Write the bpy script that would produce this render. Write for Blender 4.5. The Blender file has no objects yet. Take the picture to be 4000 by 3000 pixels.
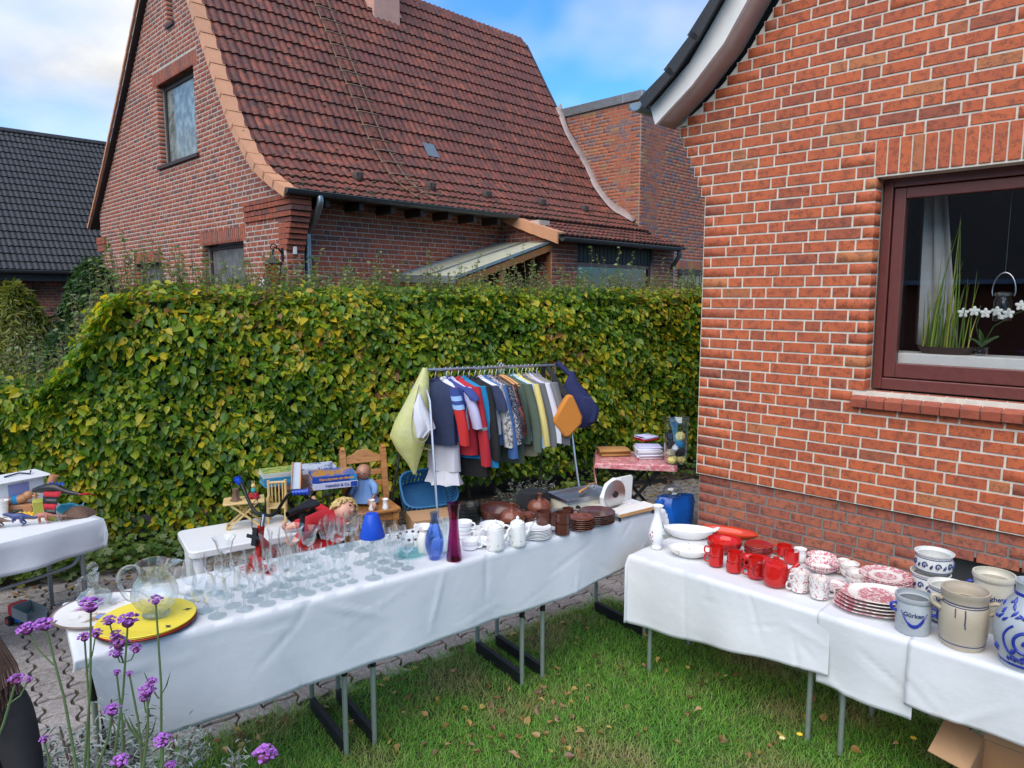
import bpy, bmesh, math, random
import numpy as np
from mathutils import Vector, Matrix, Euler
random.seed(7); NR = np.random.default_rng(11)
R = math.radians
SC = bpy.context.scene
COL = SC.collection

# ------------------------------------------------------------------ camera
FPX, CAMH, PITCH = 2750.0, 2.25, math.atan(335 / 2750.0)
cam = bpy.data.cameras.new('camera'); camo = bpy.data.objects.new('camera', cam); COL.objects.link(camo)
cam.sensor_width = 36; cam.lens = 36 * FPX / 4000; cam.clip_end = 2000; cam.clip_start = .05
camo.location = (0, 0, CAMH); camo.rotation_euler = (math.pi / 2 - PITCH, 0, 0)
SC.camera = camo

# ------------------------------------------------------------------ sky and sun
SKY_TURN = -.27
SUN_EL, SUN_DIR = 50, Vector((-.45, -.89, 0)).normalized()
wd = bpy.data.worlds.new('World'); SC.world = wd; wd.use_nodes = True
nt = wd.node_tree; nt.nodes.clear()
def nn(t, typ, **kw):
    n = t.nodes.new(typ)
    for k, v in kw.items():
        if k.startswith('i_'): n.inputs[k[2:]].default_value = v
        else: setattr(n, k, v)
    return n
sky = nn(nt, 'ShaderNodeTexSky', sky_type='NISHITA', sun_disc=False, sun_elevation=R(SUN_EL),
         sun_rotation=math.atan2(SUN_DIR.x, SUN_DIR.y), altitude=20, air_density=1.0, dust_density=.3, ozone_density=2.5)
tc = nn(nt, 'ShaderNodeTexCoord'); sep = nn(nt, 'ShaderNodeSeparateXYZ')
vr = nn(nt, 'ShaderNodeVectorRotate', rotation_type='Z_AXIS'); vr.inputs['Angle'].default_value = SKY_TURN; nt.links.new(tc.outputs['Generated'], vr.inputs['Vector']); nt.links.new(vr.outputs[0], sep.inputs[0])
zz = nn(nt, 'ShaderNodeMath', operation='ADD'); zz.inputs[1].default_value = .32
nt.links.new(sep.outputs['Z'], zz.inputs[0])
cx = nn(nt, 'ShaderNodeMath', operation='DIVIDE'); cy = nn(nt, 'ShaderNodeMath', operation='DIVIDE')
nt.links.new(sep.outputs['X'], cx.inputs[0]); nt.links.new(sep.outputs['Y'], cy.inputs[0])
nt.links.new(zz.outputs[0], cx.inputs[1]); nt.links.new(zz.outputs[0], cy.inputs[1])
cmb = nn(nt, 'ShaderNodeCombineXYZ'); nt.links.new(cx.outputs[0], cmb.inputs[0]); nt.links.new(cy.outputs[0], cmb.inputs[1])
cmb.inputs[2].default_value = 3.1
big = nn(nt, 'ShaderNodeTexNoise', i_Scale=.95, i_Detail=4.5, i_Roughness=.5, i_Distortion=.15)
nt.links.new(cmb.outputs[0], big.inputs['Vector'])
rmp = nn(nt, 'ShaderNodeValToRGB'); rmp.color_ramp.elements[0].position = .46; rmp.color_ramp.elements[1].position = .66
nt.links.new(big.outputs['Fac'], rmp.inputs[0])
fin = nn(nt, 'ShaderNodeTexNoise', i_Scale=3.2, i_Detail=6, i_Roughness=.55)
nt.links.new(cmb.outputs[0], fin.inputs['Vector'])
crm = nn(nt, 'ShaderNodeValToRGB')
crm.color_ramp.elements[0].position = .33; crm.color_ramp.elements[0].color = (2.9, 2.95, 3.05, 1)
crm.color_ramp.elements[1].position = .66; crm.color_ramp.elements[1].color = (4.5, 4.3, 3.95, 1)
nt.links.new(fin.outputs['Fac'], crm.inputs[0])
smx = nn(nt, 'ShaderNodeMix', data_type='RGBA')
nt.links.new(rmp.outputs['Color'], smx.inputs['Factor'])
stn = nn(nt, 'ShaderNodeMix', data_type='RGBA', blend_type='MULTIPLY'); stn.inputs['Factor'].default_value = 1; stn.inputs['B'].default_value = (.34, .70, .96, 1); nt.links.new(sky.outputs[0], stn.inputs['A']); nt.links.new(stn.outputs['Result'], smx.inputs['A']); nt.links.new(crm.outputs[0], smx.inputs['B'])
bg = nn(nt, 'ShaderNodeBackground', i_Strength=.095); wo = nn(nt, 'ShaderNodeOutputWorld')
nt.links.new(smx.outputs['Result'], bg.inputs[0]); nt.links.new(bg.outputs[0], wo.inputs[0])
sl = bpy.data.lights.new('sun', 'SUN'); sl.energy = 1.5; sl.angle = R(70); sl.color = (1, .90, .76)
so = bpy.data.objects.new('sun', sl); COL.objects.link(so)
sv = Vector((SUN_DIR.x * math.cos(R(SUN_EL)), SUN_DIR.y * math.cos(R(SUN_EL)), math.sin(R(SUN_EL))))
so.rotation_euler = (-sv).to_track_quat('-Z', 'Y').to_euler(); so.location = (0, 0, 20)
vs = SC.view_settings; vs.view_transform = 'Standard'; vs.look = 'None'; vs.gamma = 1; vs.use_curve_mapping = False
vs.exposure = 1.52
SC.cycles.use_denoising = True; SC.cycles.max_bounces = 10; SC.cycles.transparent_max_bounces = 40
SC.cycles.transmission_bounces = 10; SC.cycles.glossy_bounces = 4; SC.cycles.diffuse_bounces = 4
SC.cycles.caustics_reflective = False

# ------------------------------------------------------------------ survey: pixel of the photo -> point of the place
def ray(px, py):
    x = (px - 2000) / FPX; y = -(py - 1500) / FPX
    return np.array([x, math.cos(PITCH) + y * math.sin(PITCH), -math.sin(PITCH) + y * math.cos(PITCH)])
def G(px, py, z=0.):
    d = ray(px, py); t = (z - CAMH) / d[2]; return Vector((t * d[0], t * d[1], z))
def Dp(px, py, depth):
    d = ray(px, py); t = depth / d[1]; return Vector((t * d[0], t * d[1], CAMH + t * d[2]))
def seen(P):                                       # N x 3 world points -> in frame, distance
    P = np.asarray(P, float); x, y, z = P[:, 0], P[:, 1], P[:, 2] - CAMH
    f = y * math.cos(PITCH) - z * math.sin(PITCH); u = y * math.sin(PITCH) + z * math.cos(PITCH)
    f = np.where(f < .1, .1, f); px = FPX * x / f; py = FPX * u / f
    return (abs(px) < 2000) & (abs(py) < 1500) & (f > .2), f
# the houses stand on one street grid: V runs away from the street, U along it
VX, VY = .703, .711; _l = math.hypot(VX, VY); VX /= _l; VY /= _l; HROT = math.atan2(VY, VX)
def hw(a, b, z=0.): return Vector((VX * a - VY * b, VY * a + VX * b, z))
def uh(p): return (VX * p[0] + VY * p[1], -VY * p[0] + VX * p[1])

# ------------------------------------------------------------------ mesh builder
class MB:
    def __init__(s): s.v = []; s.f = []; s.m = []; s.mi = 0; s.M = Matrix()
    def at(s, loc=(0, 0, 0), rot=(0, 0, 0), sc=1):
        if not hasattr(sc, '__len__'): sc = (sc,) * 3
        s.M = Matrix.Translation(loc) @ Euler(rot).to_matrix().to_4x4() @ Matrix.Diagonal((*sc, 1)); return s
    def add(s, vs, fs):
        b = len(s.v); M = s.M
        s.v += [tuple(M @ Vector(p)) for p in vs]; s.f += [tuple(i + b for i in q) for q in fs]; s.m += [s.mi] * len(fs); return s
    def box(s, x0, y0, z0, x1, y1, z1):
        return s.add([(x0, y0, z0), (x1, y0, z0), (x1, y1, z0), (x0, y1, z0), (x0, y0, z1), (x1, y0, z1), (x1, y1, z1), (x0, y1, z1)],
                     [(0, 3, 2, 1), (4, 5, 6, 7), (0, 1, 5, 4), (1, 2, 6, 5), (2, 3, 7, 6), (3, 0, 4, 7)])
    def cb(s, c, d):
        return s.box(c[0] - d[0] / 2, c[1] - d[1] / 2, c[2] - d[2] / 2, c[0] + d[0] / 2, c[1] + d[1] / 2, c[2] + d[2] / 2)
    def bar(s, a, b, w, h=None, up=(0, 0, 1)):     # rectangular bar from a to b
        a, b = Vector(a), Vector(b); d = (b - a).normalized(); h = h or w
        x = d.cross(Vector(up)); x = (x if x.length > 1e-4 else d.cross(Vector((1, 0, 0)))).normalized(); y = x.cross(d)
        q = [a + x * i * w / 2 + y * j * h / 2 for i, j in ((-1, -1), (1, -1), (1, 1), (-1, 1))]
        q += [p + (b - a) for p in q]
        return s.add(q, [(3, 2, 1, 0), (4, 5, 6, 7), (0, 1, 5, 4), (1, 2, 6, 5), (2, 3, 7, 6), (3, 0, 4, 7)])
    def tube(s, pts, r, n=8, cap=True, ry=1.0):
        pts = [Vector(p) for p in pts]; k = len(pts); rs = r if hasattr(r, '__len__') else [r] * k
        vs = []; px = None
        for i, p in enumerate(pts):
            d = (pts[min(i + 1, k - 1)] - pts[max(i - 1, 0)]).normalized()
            if px is None: px = d.cross(Vector((0, 0, 1))); px = px if px.length > 1e-3 else d.cross(Vector((1, 0, 0)))
            px = (px - d * px.dot(d)).normalized(); py = d.cross(px)
            for j in range(n):
                a = 2 * math.pi * j / n; vs.append(p + px * math.cos(a) * rs[i] + py * math.sin(a) * rs[i] * ry)
        fs = [(i * n + j, i * n + (j + 1) % n, (i + 1) * n + (j + 1) % n, (i + 1) * n + j) for i in range(k - 1) for j in range(n)]
        if cap: fs += [tuple(range(n - 1, -1, -1)), tuple((k - 1) * n + j for j in range(n))]
        return s.add(vs, fs)
    def lathe(s, prof, n=24, sx=1, sy=1, fl=0, fn=8):   # prof (r, z); fl flutes the wall
        vs = []; idx = []
        for r, z in prof:
            if r < 1e-6: idx.append([len(vs)] * n); vs.append((0, 0, z))
            else:
                idx.append(list(range(len(vs), len(vs) + n)))
                for j in range(n):
                    a = 2 * math.pi * j / n; q = r * (1 + fl * math.cos(fn * a)); vs.append((q * math.cos(a) * sx, q * math.sin(a) * sy, z))
        fs = []
        for i in range(len(prof) - 1):
            for j in range(n):
                q = [idx[i][j], idx[i][(j + 1) % n], idx[i + 1][(j + 1) % n], idx[i + 1][j]]
                u = []
                for w in q:
                    if w not in u: u.append(w)
                if len(u) > 2: fs.append(tuple(u))
        return s.add(vs, fs)
    def ball(s, c, r, n=12, k=8):
        r = r if hasattr(r, '__len__') else (r, r, r); M = s.M; s.M = M @ Matrix.Translation(c) @ Matrix.Diagonal((*r, 1))
        s.lathe([(math.sin(math.pi * i / k) if 0 < i < k else 0, -math.cos(math.pi * i / k)) for i in range(k + 1)], n); s.M = M; return s
    def prism(s, poly, z0, z1, ax=2):              # polygon pushed along an axis
        def P(a, b, c): return ((a, b, c) if ax == 2 else (c, a, b) if ax == 0 else (a, c, b))
        n = len(poly); vs = [P(a, b, z0) for a, b in poly] + [P(a, b, z1) for a, b in poly]
        return s.add(vs, [tuple(range(n - 1, -1, -1)), tuple(range(n, 2 * n))] + [(i, (i + 1) % n, n + (i + 1) % n, n + i) for i in range(n)])
    def sheet(s, g):                               # grid of points
        h, w = len(g), len(g[0]); return s.add([p for r in g for p in r], [(i * w + j, i * w + j + 1, (i + 1) * w + j + 1, (i + 1) * w + j) for i in range(h - 1) for j in range(w - 1)])
    def build(s, name, mats, parent=None, smooth=40, bevel=0, solid=0, sub=0):
        me = bpy.data.meshes.new(name); me.from_pydata(s.v, [], s.f)
        for m in (mats if isinstance(mats, (list, tuple)) else [mats]): me.materials.append(MAT(m))
        if max(s.m, default=0): me.polygons.foreach_set('material_index', s.m)
        if smooth: me.shade_smooth(); me.set_sharp_from_angle(angle=R(smooth))
        o = bpy.data.objects.new(name, me); COL.objects.link(o)
        if parent: o.parent = parent
        if solid: m = o.modifiers.new('s', 'SOLIDIFY'); m.thickness = solid; m.offset = 0
        if sub: m = o.modifiers.new('d', 'SUBSURF'); m.levels = m.render_levels = sub
        if bevel: m = o.modifiers.new('b', 'BEVEL'); m.width = bevel; m.segments = 2; m.limit_method = 'ANGLE'; m.angle_limit = R(40)
        return o
def tag(o, label=None, cat=None, group=None, kind=None):
    if label: o['label'] = label
    if cat: o['category'] = cat
    if group: o['group'] = group
    if kind: o['kind'] = kind
    return o
def thing(name, label, cat, loc=(0, 0, 0), rz=0, group=None):
    o = bpy.data.objects.new(name, None); COL.objects.link(o); o.empty_display_size = .05
    o.location = loc; o.rotation_euler = (0, 0, rz); return tag(o, label, cat, group)
def put(o, loc, rz=0, label=None, cat=None, group=None):
    o.location = loc; o.rotation_euler = (0, 0, rz); return tag(o, label, cat, group)
def dup(o, loc=None, rz=None, label=None, parent=None):
    c = o.copy(); COL.objects.link(c)
    if parent: c.parent = parent
    if loc is not None: c.location = loc
    if rz is not None: c.rotation_euler = (0, 0, rz)
    if label: c['label'] = label
    for ch in list(o.children): dup(ch, parent=c)
    return c
def raw(name, V, F, mats, parent=None, kind=None, smooth=False, mi=None):   # numpy mesh: V n x 3, F m x k
    me = bpy.data.meshes.new(name); V = np.asarray(V, np.float32); F = np.asarray(F, np.int32); m, k = F.shape
    me.vertices.add(len(V)); me.vertices.foreach_set('co', V.ravel()); me.loops.add(m * k); me.loops.foreach_set('vertex_index', F.ravel())
    me.polygons.add(m); me.polygons.foreach_set('loop_start', np.arange(m, dtype=np.int32) * k)
    for x in (mats if isinstance(mats, (list, tuple)) else [mats]): me.materials.append(MAT(x))
    if mi is not None: me.polygons.foreach_set('material_index', np.asarray(mi, np.int32))
    me.update(calc_edges=True); me.validate()
    if smooth: me.shade_smooth()
    o = bpy.data.objects.new(name, me); COL.objects.link(o)
    if parent: o.parent = parent
    if kind: o['kind'] = kind
    return o

# ------------------------------------------------------------------ materials
_M = {}
def MAT(n): return n if not isinstance(n, str) else _M[n]
class NT:
    def __init__(s, name):
        s.m = bpy.data.materials.new(name); s.m.use_nodes = True; s.t = s.m.node_tree; s.t.nodes.clear(); _M[name] = s.m
        s.out = s.n('ShaderNodeOutputMaterial'); s.co = None
    def n(s, typ, **k): return nn(s.t, typ, **k)
    def l(s, a, b): s.t.links.new(a, b)
    def coord(s, kind='Object'):
        if s.co is None: s.co = s.n('ShaderNodeTexCoord')
        return s.co.outputs[kind]
    def noise(s, scale, detail=4, rough=.55, vec=None, dist=0):
        x = s.n('ShaderNodeTexNoise', i_Scale=scale, i_Detail=detail, i_Roughness=rough, i_Distortion=dist); s.l(vec or s.coord(), x.inputs['Vector']); return x.outputs['Fac']
    def ramp(s, fac, stops, interp='LINEAR'):
        x = s.n('ShaderNodeValToRGB'); e = x.color_ramp.elements; x.color_ramp.interpolation = interp
        while len(e) > 1: e.remove(e[-1])
        for i, (p, c) in enumerate(stops):
            q = e[0] if i == 0 else e.new(p); q.position = p; c = c if hasattr(c, '__len__') else (c,) * 3; q.color = (*c[:3], 1)
        s.l(fac, x.inputs[0]); return x.outputs['Color']
    def mix(s, fac, a, b, mode='MIX'):
        x = s.n('ShaderNodeMix', data_type='RGBA', blend_type=mode)
        for k, v in (('Factor', fac), ('A', a), ('B', b)):
            if hasattr(v, 'is_linked') or hasattr(v, 'links'): s.l(v, x.inputs[k])
            elif hasattr(v, '__len__'): x.inputs[k].default_value = (*v[:3], 1)
            elif k == 'Factor': x.inputs[k].default_value = v
            else: x.inputs[k].default_value = (v, v, v, 1)
        return x.outputs['Result']
    def math(s, op, a, b=0, clamp=False):
        x = s.n('ShaderNodeMath', operation=op, use_clamp=clamp)
        for i, v in enumerate((a, b)):
            if hasattr(v, 'links'): s.l(v, x.inputs[i])
            else: x.inputs[i].default_value = v
        return x.outputs[0]
    def rnd(s):                                    # a random number per object and per loose piece
        a = s.n('ShaderNodeObjectInfo').outputs['Random']; b = s.n('ShaderNodeNewGeometry').outputs['Random Per Island']
        return s.math('FRACT', s.math('ADD', a, b))
    def sepx(s, vec=None):
        x = s.n('ShaderNodeSeparateXYZ'); s.l(vec or s.coord(), x.inputs[0]); return x.outputs
    def bump(s, h, strength=.3, dist=.01):
        x = s.n('ShaderNodeBump', i_Strength=strength, i_Distance=dist); s.l(h, x.inputs['Height']); return x.outputs[0]
    def bsdf(s, col, rough=.5, metal=0, normal=None, **k):
        b = s.n('ShaderNodeBsdfPrincipled')
        for key, v in (('Base Color', col), ('Roughness', rough), ('Metallic', metal)):
            if hasattr(v, 'links'): s.l(v, b.inputs[key])
            else: b.inputs[key].default_value = (*v[:3], 1) if hasattr(v, '__len__') else v
        for key, v in k.items(): b.inputs[key.replace('_', ' ')].default_value = v
        if normal is not None: s.l(normal, b.inputs['Normal'])
        s.l(b.outputs[0], s.out.inputs[0]); return b
def mat(name, col, rough=.5, metal=0, var=.12, vscale=12, bump=0, bscale=150, rnd=0, **k):
    s = NT(name); c = col
    if var: c = s.mix(s.math('MULTIPLY', s.noise(vscale), 1), tuple(x * (1 - var) for x in col), tuple(min(1, x * (1 + var)) for x in col))
    if rnd: c = s.mix(1.0, c, s.ramp(s.rnd(), [(0, 1 - rnd), (1, 1)]), 'MULTIPLY')
    rr = s.ramp(s.noise(vscale * 3), [(.3, max(rough - .08, .03)), (.7, min(rough + .08, 1))]) if var else rough
    s.bsdf(c, rr, metal, s.bump(s.noise(bscale, 5), bump, .004) if bump else None, **k); return s
def glassy(name, tint=(.95, .97, .97), base=.05, edge=.85, power=3.0):   # a thin pane: clear film plus edge reflection
    s = NT(name); t = s.n('ShaderNodeBsdfTransparent'); t.inputs[0].default_value = (*tint, 1)
    g = s.n('ShaderNodeBsdfGlossy', i_Roughness=.015); g.inputs[0].default_value = (1, 1, 1, 1)
    f = s.n('ShaderNodeLayerWeight', i_Blend=.5); mx = s.n('ShaderNodeMixShader')
    k = s.math('ADD', s.math('MULTIPLY', s.math('POWER', f.outputs['Facing'], power), edge), base, True)
    s.l(k, mx.inputs[0]); s.l(t.outputs[0], mx.inputs[1]); s.l(g.outputs[0], mx.inputs[2]); s.l(mx.outputs[0], s.out.inputs[0]); return s
def brickmat(name, stops, spot, rough=.8, soot=.5):
    s = NT(name); ob = s.coord(); geo = s.n('ShaderNodeNewGeometry').outputs['Position']
    c = s.ramp(s.rnd(), stops); n1 = s.noise(22, 6, .65, geo); n2 = s.noise(90, 4, .6, geo); n3 = s.noise(6, 3, .5, geo)
    c = s.mix(s.ramp(n1, [(.3, .35), (.7, 0)]), c, (.52, .14, .05), 'MIX')
    c = s.mix(s.math('MULTIPLY', s.ramp(s.math('MULTIPLY', n1, s.math('ADD', n2, .35)), [(.42, 0), (.52, 1)]), soot), c, spot)
    c = s.mix(s.math('MULTIPLY', s.ramp(n3, [(.4, 0), (.7, 1)]), .22), c, (.17, .06, .045))
    s.bsdf(c, rough, 0, s.bump(s.math('ADD', n2, n1), .35, .006)); return s
B_ST = [(0, (.45, .09, .03)), (.3, (.52, .112, .034)), (.6, (.47, .098, .032)), (.8, (.40, .08, .03)), (.93, (.24, .06, .035)), (.98, (.46, .16, .055))]
brickmat('brick_near', B_ST, (.09, .035, .026), .75, .55)
brickmat('brick_plinth', [(0, (.34, .10, .06)), (.5, (.40, .13, .075)), (.8, (.28, .075, .055)), (1, (.2, .06, .05))], (.06, .035, .03), .8, .6)
brickmat('brick_sill', [(0, (.30, .065, .04)), (1, (.36, .085, .05))], (.12, .04, .035), .55, .2)
brickmat('brick_neighbour', [(0, (.27, .062, .035)), (.4, (.34, .08, .038)), (.65, (.23, .055, .035)), (.82, (.14, .05, .04)), (.93, (.08, .055, .06)), (1, (.40, .13, .05))], (.05, .03, .03), .85, .5)
brickmat('brick_modern', [(0, (.36, .10, .05)), (.35, (.42, .13, .06)), (.62, (.3, .085, .05)), (.74, (.15, .13, .15)), (.86, (.1, .09, .11)), (.95, (.36, .2, .08))], (.08, .05, .05), .85, .3)
mat('mortar_light', (.64, .585, .49), .95, var=.3, vscale=18, bump=.6, bscale=300)
mat('mortar_mid', (.44, .385, .33), .95, var=.3, vscale=9, bump=.5, bscale=300); mat('mortar_grey', (.22, .20, .185), .95, var=.25, vscale=30, bump=.6, bscale=300)
mat('mortar_red', (.33, .27, .23), .95, var=.25, vscale=9, bump=.5, bscale=300)
def tilemat(name, stops, moss, amt, dark):
    s = NT(name); geo = s.n('ShaderNodeNewGeometry').outputs['Position']; z = s.sepx(geo)[2]
    c = s.ramp(s.rnd(), stops); n1 = s.noise(7, 5, .6, geo); n2 = s.noise(45, 5, .65, geo)
    c = s.mix(s.ramp(n1, [(.35, 0), (.66, .9)]), c, dark)
    c = s.mix(s.math('MULTIPLY', s.ramp(s.math('ADD', n2, s.math('MULTIPLY', n1, .35)), [(.68, 0), (.76, 1)]), amt), c, moss)
    s.bsdf(c, .62, 0, s.bump(n2, .4, .006)); return s
tilemat('tile_red', [(0, (.155, .035, .022)), (.5, (.205, .047, .026)), (1, (.27, .066, .033))], (.03, .025, .018), .85, (.1, .03, .024))
tilemat('tile_black', [(0, (.014, .015, .018)), (1, (.024, .026, .03))], (.06, .06, .06), .12, (.018, .02, .024))
mat('verge_tile', (.58, .28, .15), .6, var=.15, vscale=8, bump=.2, rnd=.12)
mat('ridge_tile', (.075, .05, .042), .85, var=.4, vscale=25, bump=.6, bscale=60, rnd=.3)
mat('moss', (.045, .045, .022), 1, var=.5, vscale=40, rnd=.5)
mat('render_pink', (.5, .28, .22), .9, var=.25, vscale=6, bump=.3, bscale=40)
mat('lead_flashing', (.30, .23, .21), .5, var=.35, vscale=7, bump=.3, bscale=25)
mat('zinc', (.30, .33, .35), .42, .85, var=.2, vscale=5)
mat('zinc_dark', (.085, .095, .10), .45, .6, var=.25, vscale=5)
mat('steel', (.55, .56, .57), .3, 1, var=0)
mat('steel_green', (.42, .47, .44), .4, .7, var=.1)
mat('rust', (.20, .13, .09), .8, .2, var=.4, vscale=40)
mat('black_metal', (.012, .012, .013), .4, .3, var=.2)
mat('black_plastic', (.011, .011, .012), .38, 0, var=.2)
mat('soil', (.05, .038, .03), 1, var=.5, vscale=14, bump=.9, bscale=60)
mat('white_paint', (.74, .72, .68), .5, var=.14, vscale=9, bump=.15, bscale=60)
mat('soffit', (.42, .30, .25), .7, var=.2, vscale=9)
mat('mahogany', (.12, .032, .027), .38, var=.25, vscale=14)
mat('dark_wood', (.05, .03, .024), .6, var=.3, vscale=20, rnd=.25)
mat('black_board', (.02, .018, .018), .6, var=.3, vscale=20)
mat('rubber', (.012, .012, .012), .75, var=.2)
mat('interior', (.018, .018, .02), .9, var=.3, vscale=1.5)
glassy('glass_thin', (.985, .99, .99), .02, .8, 2.6); glassy('window_glass', (.94, .95, .95), .07, .5); glassy('window_dark', (.10, .11, .12), .08, .22)
glassy('plastic_film', (.88, .9, .92), .10, .7, 2); glassy('amber_glass', (.75, .5, .08), .05, .4); glassy('glass_blue', (.60, .72, .95), .05, .6); glassy('glass_purple', (.70, .30, .55), .05, .6)
def solidglass(name, col, rough=0):
    s = NT(name); g = s.n('ShaderNodeBsdfGlass', i_Roughness=rough, i_IOR=1.48); g.inputs[0].default_value = (*col, 1)
    t = s.n('ShaderNodeBsdfTransparent'); t.inputs[0].default_value = (*col, 1); mx = s.n('ShaderNodeMixShader'); mx.inputs[0].default_value = .6
    s.l(g.outputs[0], mx.inputs[1]); s.l(t.outputs[0], mx.inputs[2]); s.l(mx.outputs[0], s.out.inputs[0])
solidglass('glass_solid', (.95, .98, .98)); solidglass('glass_thick', (.97, .985, .98)); _M['glass_thick'].node_tree.nodes['Mix Shader'].inputs[0].default_value = .3; solidglass('glass_smoke', (.6, .61, .6))
solidglass('glass_aqua', (.75, .93, .94)); solidglass('glass_red', (.9, .12, .07))
def frosted(name, a, b):
    s = NT(name); c = s.ramp(s.noise(5, 6, .6), [(.42, a), (.6, b)]); s.bsdf(c, .12, 0, Specular_IOR_Level=.8)
frosted('frosted_pane', (.10, .125, .115), (.24, .28, .27)); frosted('grey_pane', (.11, .115, .115), (.17, .18, .18)); frosted('olive_pane', (.07, .06, .025), (.14, .125, .06))

# ================================================================== ground
s = NT('asphalt_soil'); geo = s.n('ShaderNodeNewGeometry').outputs['Position']
c = s.ramp(s.noise(1.3, 6, .6, geo), [(.35, (.075, .07, .065)), (.65, (.045, .038, .032))]); s.bsdf(c, .95, 0, s.bump(s.noise(60, 6, .7, geo), .7, .01))
s = NT('paver'); geo = s.n('ShaderNodeNewGeometry').outputs['Position']
c = s.mix(s.ramp(s.math('ADD', s.math('MULTIPLY', s.noise(120, 3, .7, geo), .6), s.math('MULTIPLY', s.noise(38, 4, .7, geo), .5)), [(.35, 0), (.75, 1)]), (.10, .088, .083), (.50, .45, .42)); c = s.mix(1, c, s.ramp(s.rnd(), [(0, .72), (1, 1.0)]), 'MULTIPLY')
c = s.mix(s.ramp(s.noise(3.5, 5, .6, geo), [(.45, 0), (.75, .5)]), c, (.06, .055, .048)); s.bsdf(c, .9, 0, s.bump(s.noise(160, 4, .7, geo), .55, .004))
s = NT('joint'); geo = s.n('ShaderNodeNewGeometry').outputs['Position']
c = s.ramp(s.noise(9, 5, .7, geo), [(.4, (.035, .028, .022)), (.62, (.05, .045, .018)), (.75, (.075, .08, .02))]); s.bsdf(c, 1, 0, s.bump(s.noise(90, 4), .8, .01))
m = MB(); m.box(-400, -400, -.3, 400, 400, -.06); tag(m.build('ground', 'asphalt_soil', smooth=0), 'dark trodden ground around the houses', None, kind='structure')
drive = MB().add([(-9, .6, -.012), (9, .6, -.012), (9, 14, -.012), (-9, 14, -.012)], [(0, 1, 2, 3)]).build('driveway', 'joint', smooth=0)
tag(drive, 'grey interlocking pavers of the driveway with mossy joints', kind='structure')
# bone-shaped paver: wide ends fit the waists of the next column
LP, PP, DP, JT = .2, .165, .017, .0075
def paver_poly(jit=0):
    sg = [(0, 1), (.03, 1), (.075, -1), (.125, -1), (.17, 1), (.2, 1)]; r = []
    for t, k in sg: r.append((PP / 2 + k * DP - JT, min(max(t, JT), LP - JT) - LP / 2))
    e = LP / 2 - JT; return r + [(.035, e - .009), (-.035, e + .009)] + [(-x, y) for x, y in reversed(r)] + [(-.035, -e + .009), (.035, -e - .009)]
def paver_mesh(seed):
    rg = random.Random(seed); P = paver_poly(); n = len(P); j = [(x + rg.uniform(-.0025, .0025), y + rg.uniform(-.0025, .0025)) for x, y in P]
    vs = [(x, y, -.05) for x, y in j] + [(x, y, -.004) for x, y in j] + [(x * .955, y * .96, .003) for x, y in j]
    fs = [tuple(range(2 * n, 3 * n))] + [(a * n + i, a * n + (i + 1) % n, (a + 1) * n + (i + 1) % n, (a + 1) * n + i) for a in (0, 1) for i in range(n)]
    me = bpy.data.meshes.new('paver'); me.from_pydata(vs, [], fs); me.materials.append(MAT('paver')); return me
PM = [paver_mesh(i) for i in range(5)]
LAWN = [(-3.0, 2.22), (.72, 5.03), (3.6, 2.15), (3.0, 1.2), (-3.0, 1.2)]
def inpoly(x, y, P):
    r = False; j = len(P) - 1
    for i in range(len(P)):
        if (P[i][1] > y) != (P[j][1] > y) and x < (P[j][0] - P[i][0]) * (y - P[i][1]) / (P[j][1] - P[i][1]) + P[i][0]: r = not r
        j = i
    return r
PA = R(38); ca, sa = math.cos(PA), math.sin(PA); spots = []
HD = Vector((.8815, .472)); HN = Vector((.472, -.8815)); H0 = Vector((-3.22, 6.1))     # hedge foot line, its outward normal
for i in range(-60, 60):
    for k in range(-60, 60):
        u, v = i * PP, (k + (.5 if i % 2 else 0)) * LP; x, y = ca * u - sa * v, 5 + sa * u + ca * v
        q = (Vector((x, y)) - H0).dot(HN); a, b = uh((x, y))
        if y > 1.5 and q > .32 and not inpoly(x, y, [(p[0], p[1]) for p in LAWN]) and (a < 5.3 or b > 3.1): spots.append((x, y, random.uniform(-.0035, .002)))
fr, dd = seen([(x, y, 0) for x, y, z in spots]); order = np.argsort(np.where(fr, dd, 1e6)); far = []
for r_, q in enumerate(order):
    x, y, z = spots[q]
    if r_ < 300:
        o = bpy.data.objects.new('paver', PM[r_ % 5]); COL.objects.link(o); o.parent = drive; o.location = (x, y, z)
        o.rotation_euler = (random.uniform(-.012, .012), random.uniform(-.012, .012), PA + (math.pi if r_ % 2 else 0))
    else: far.append((x, y, z))
fm = MB()
for i, (x, y, z) in enumerate(far):
    fm.at((x, y, z), (random.uniform(-.012, .012), random.uniform(-.012, .012), PA)); me = PM[i % 5]; fm.add([p.co for p in me.vertices], [tuple(p.vertices) for p in me.polygons])
tag(fm.build('far_paving', 'paver', drive, smooth=0), kind='stuff')
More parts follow.
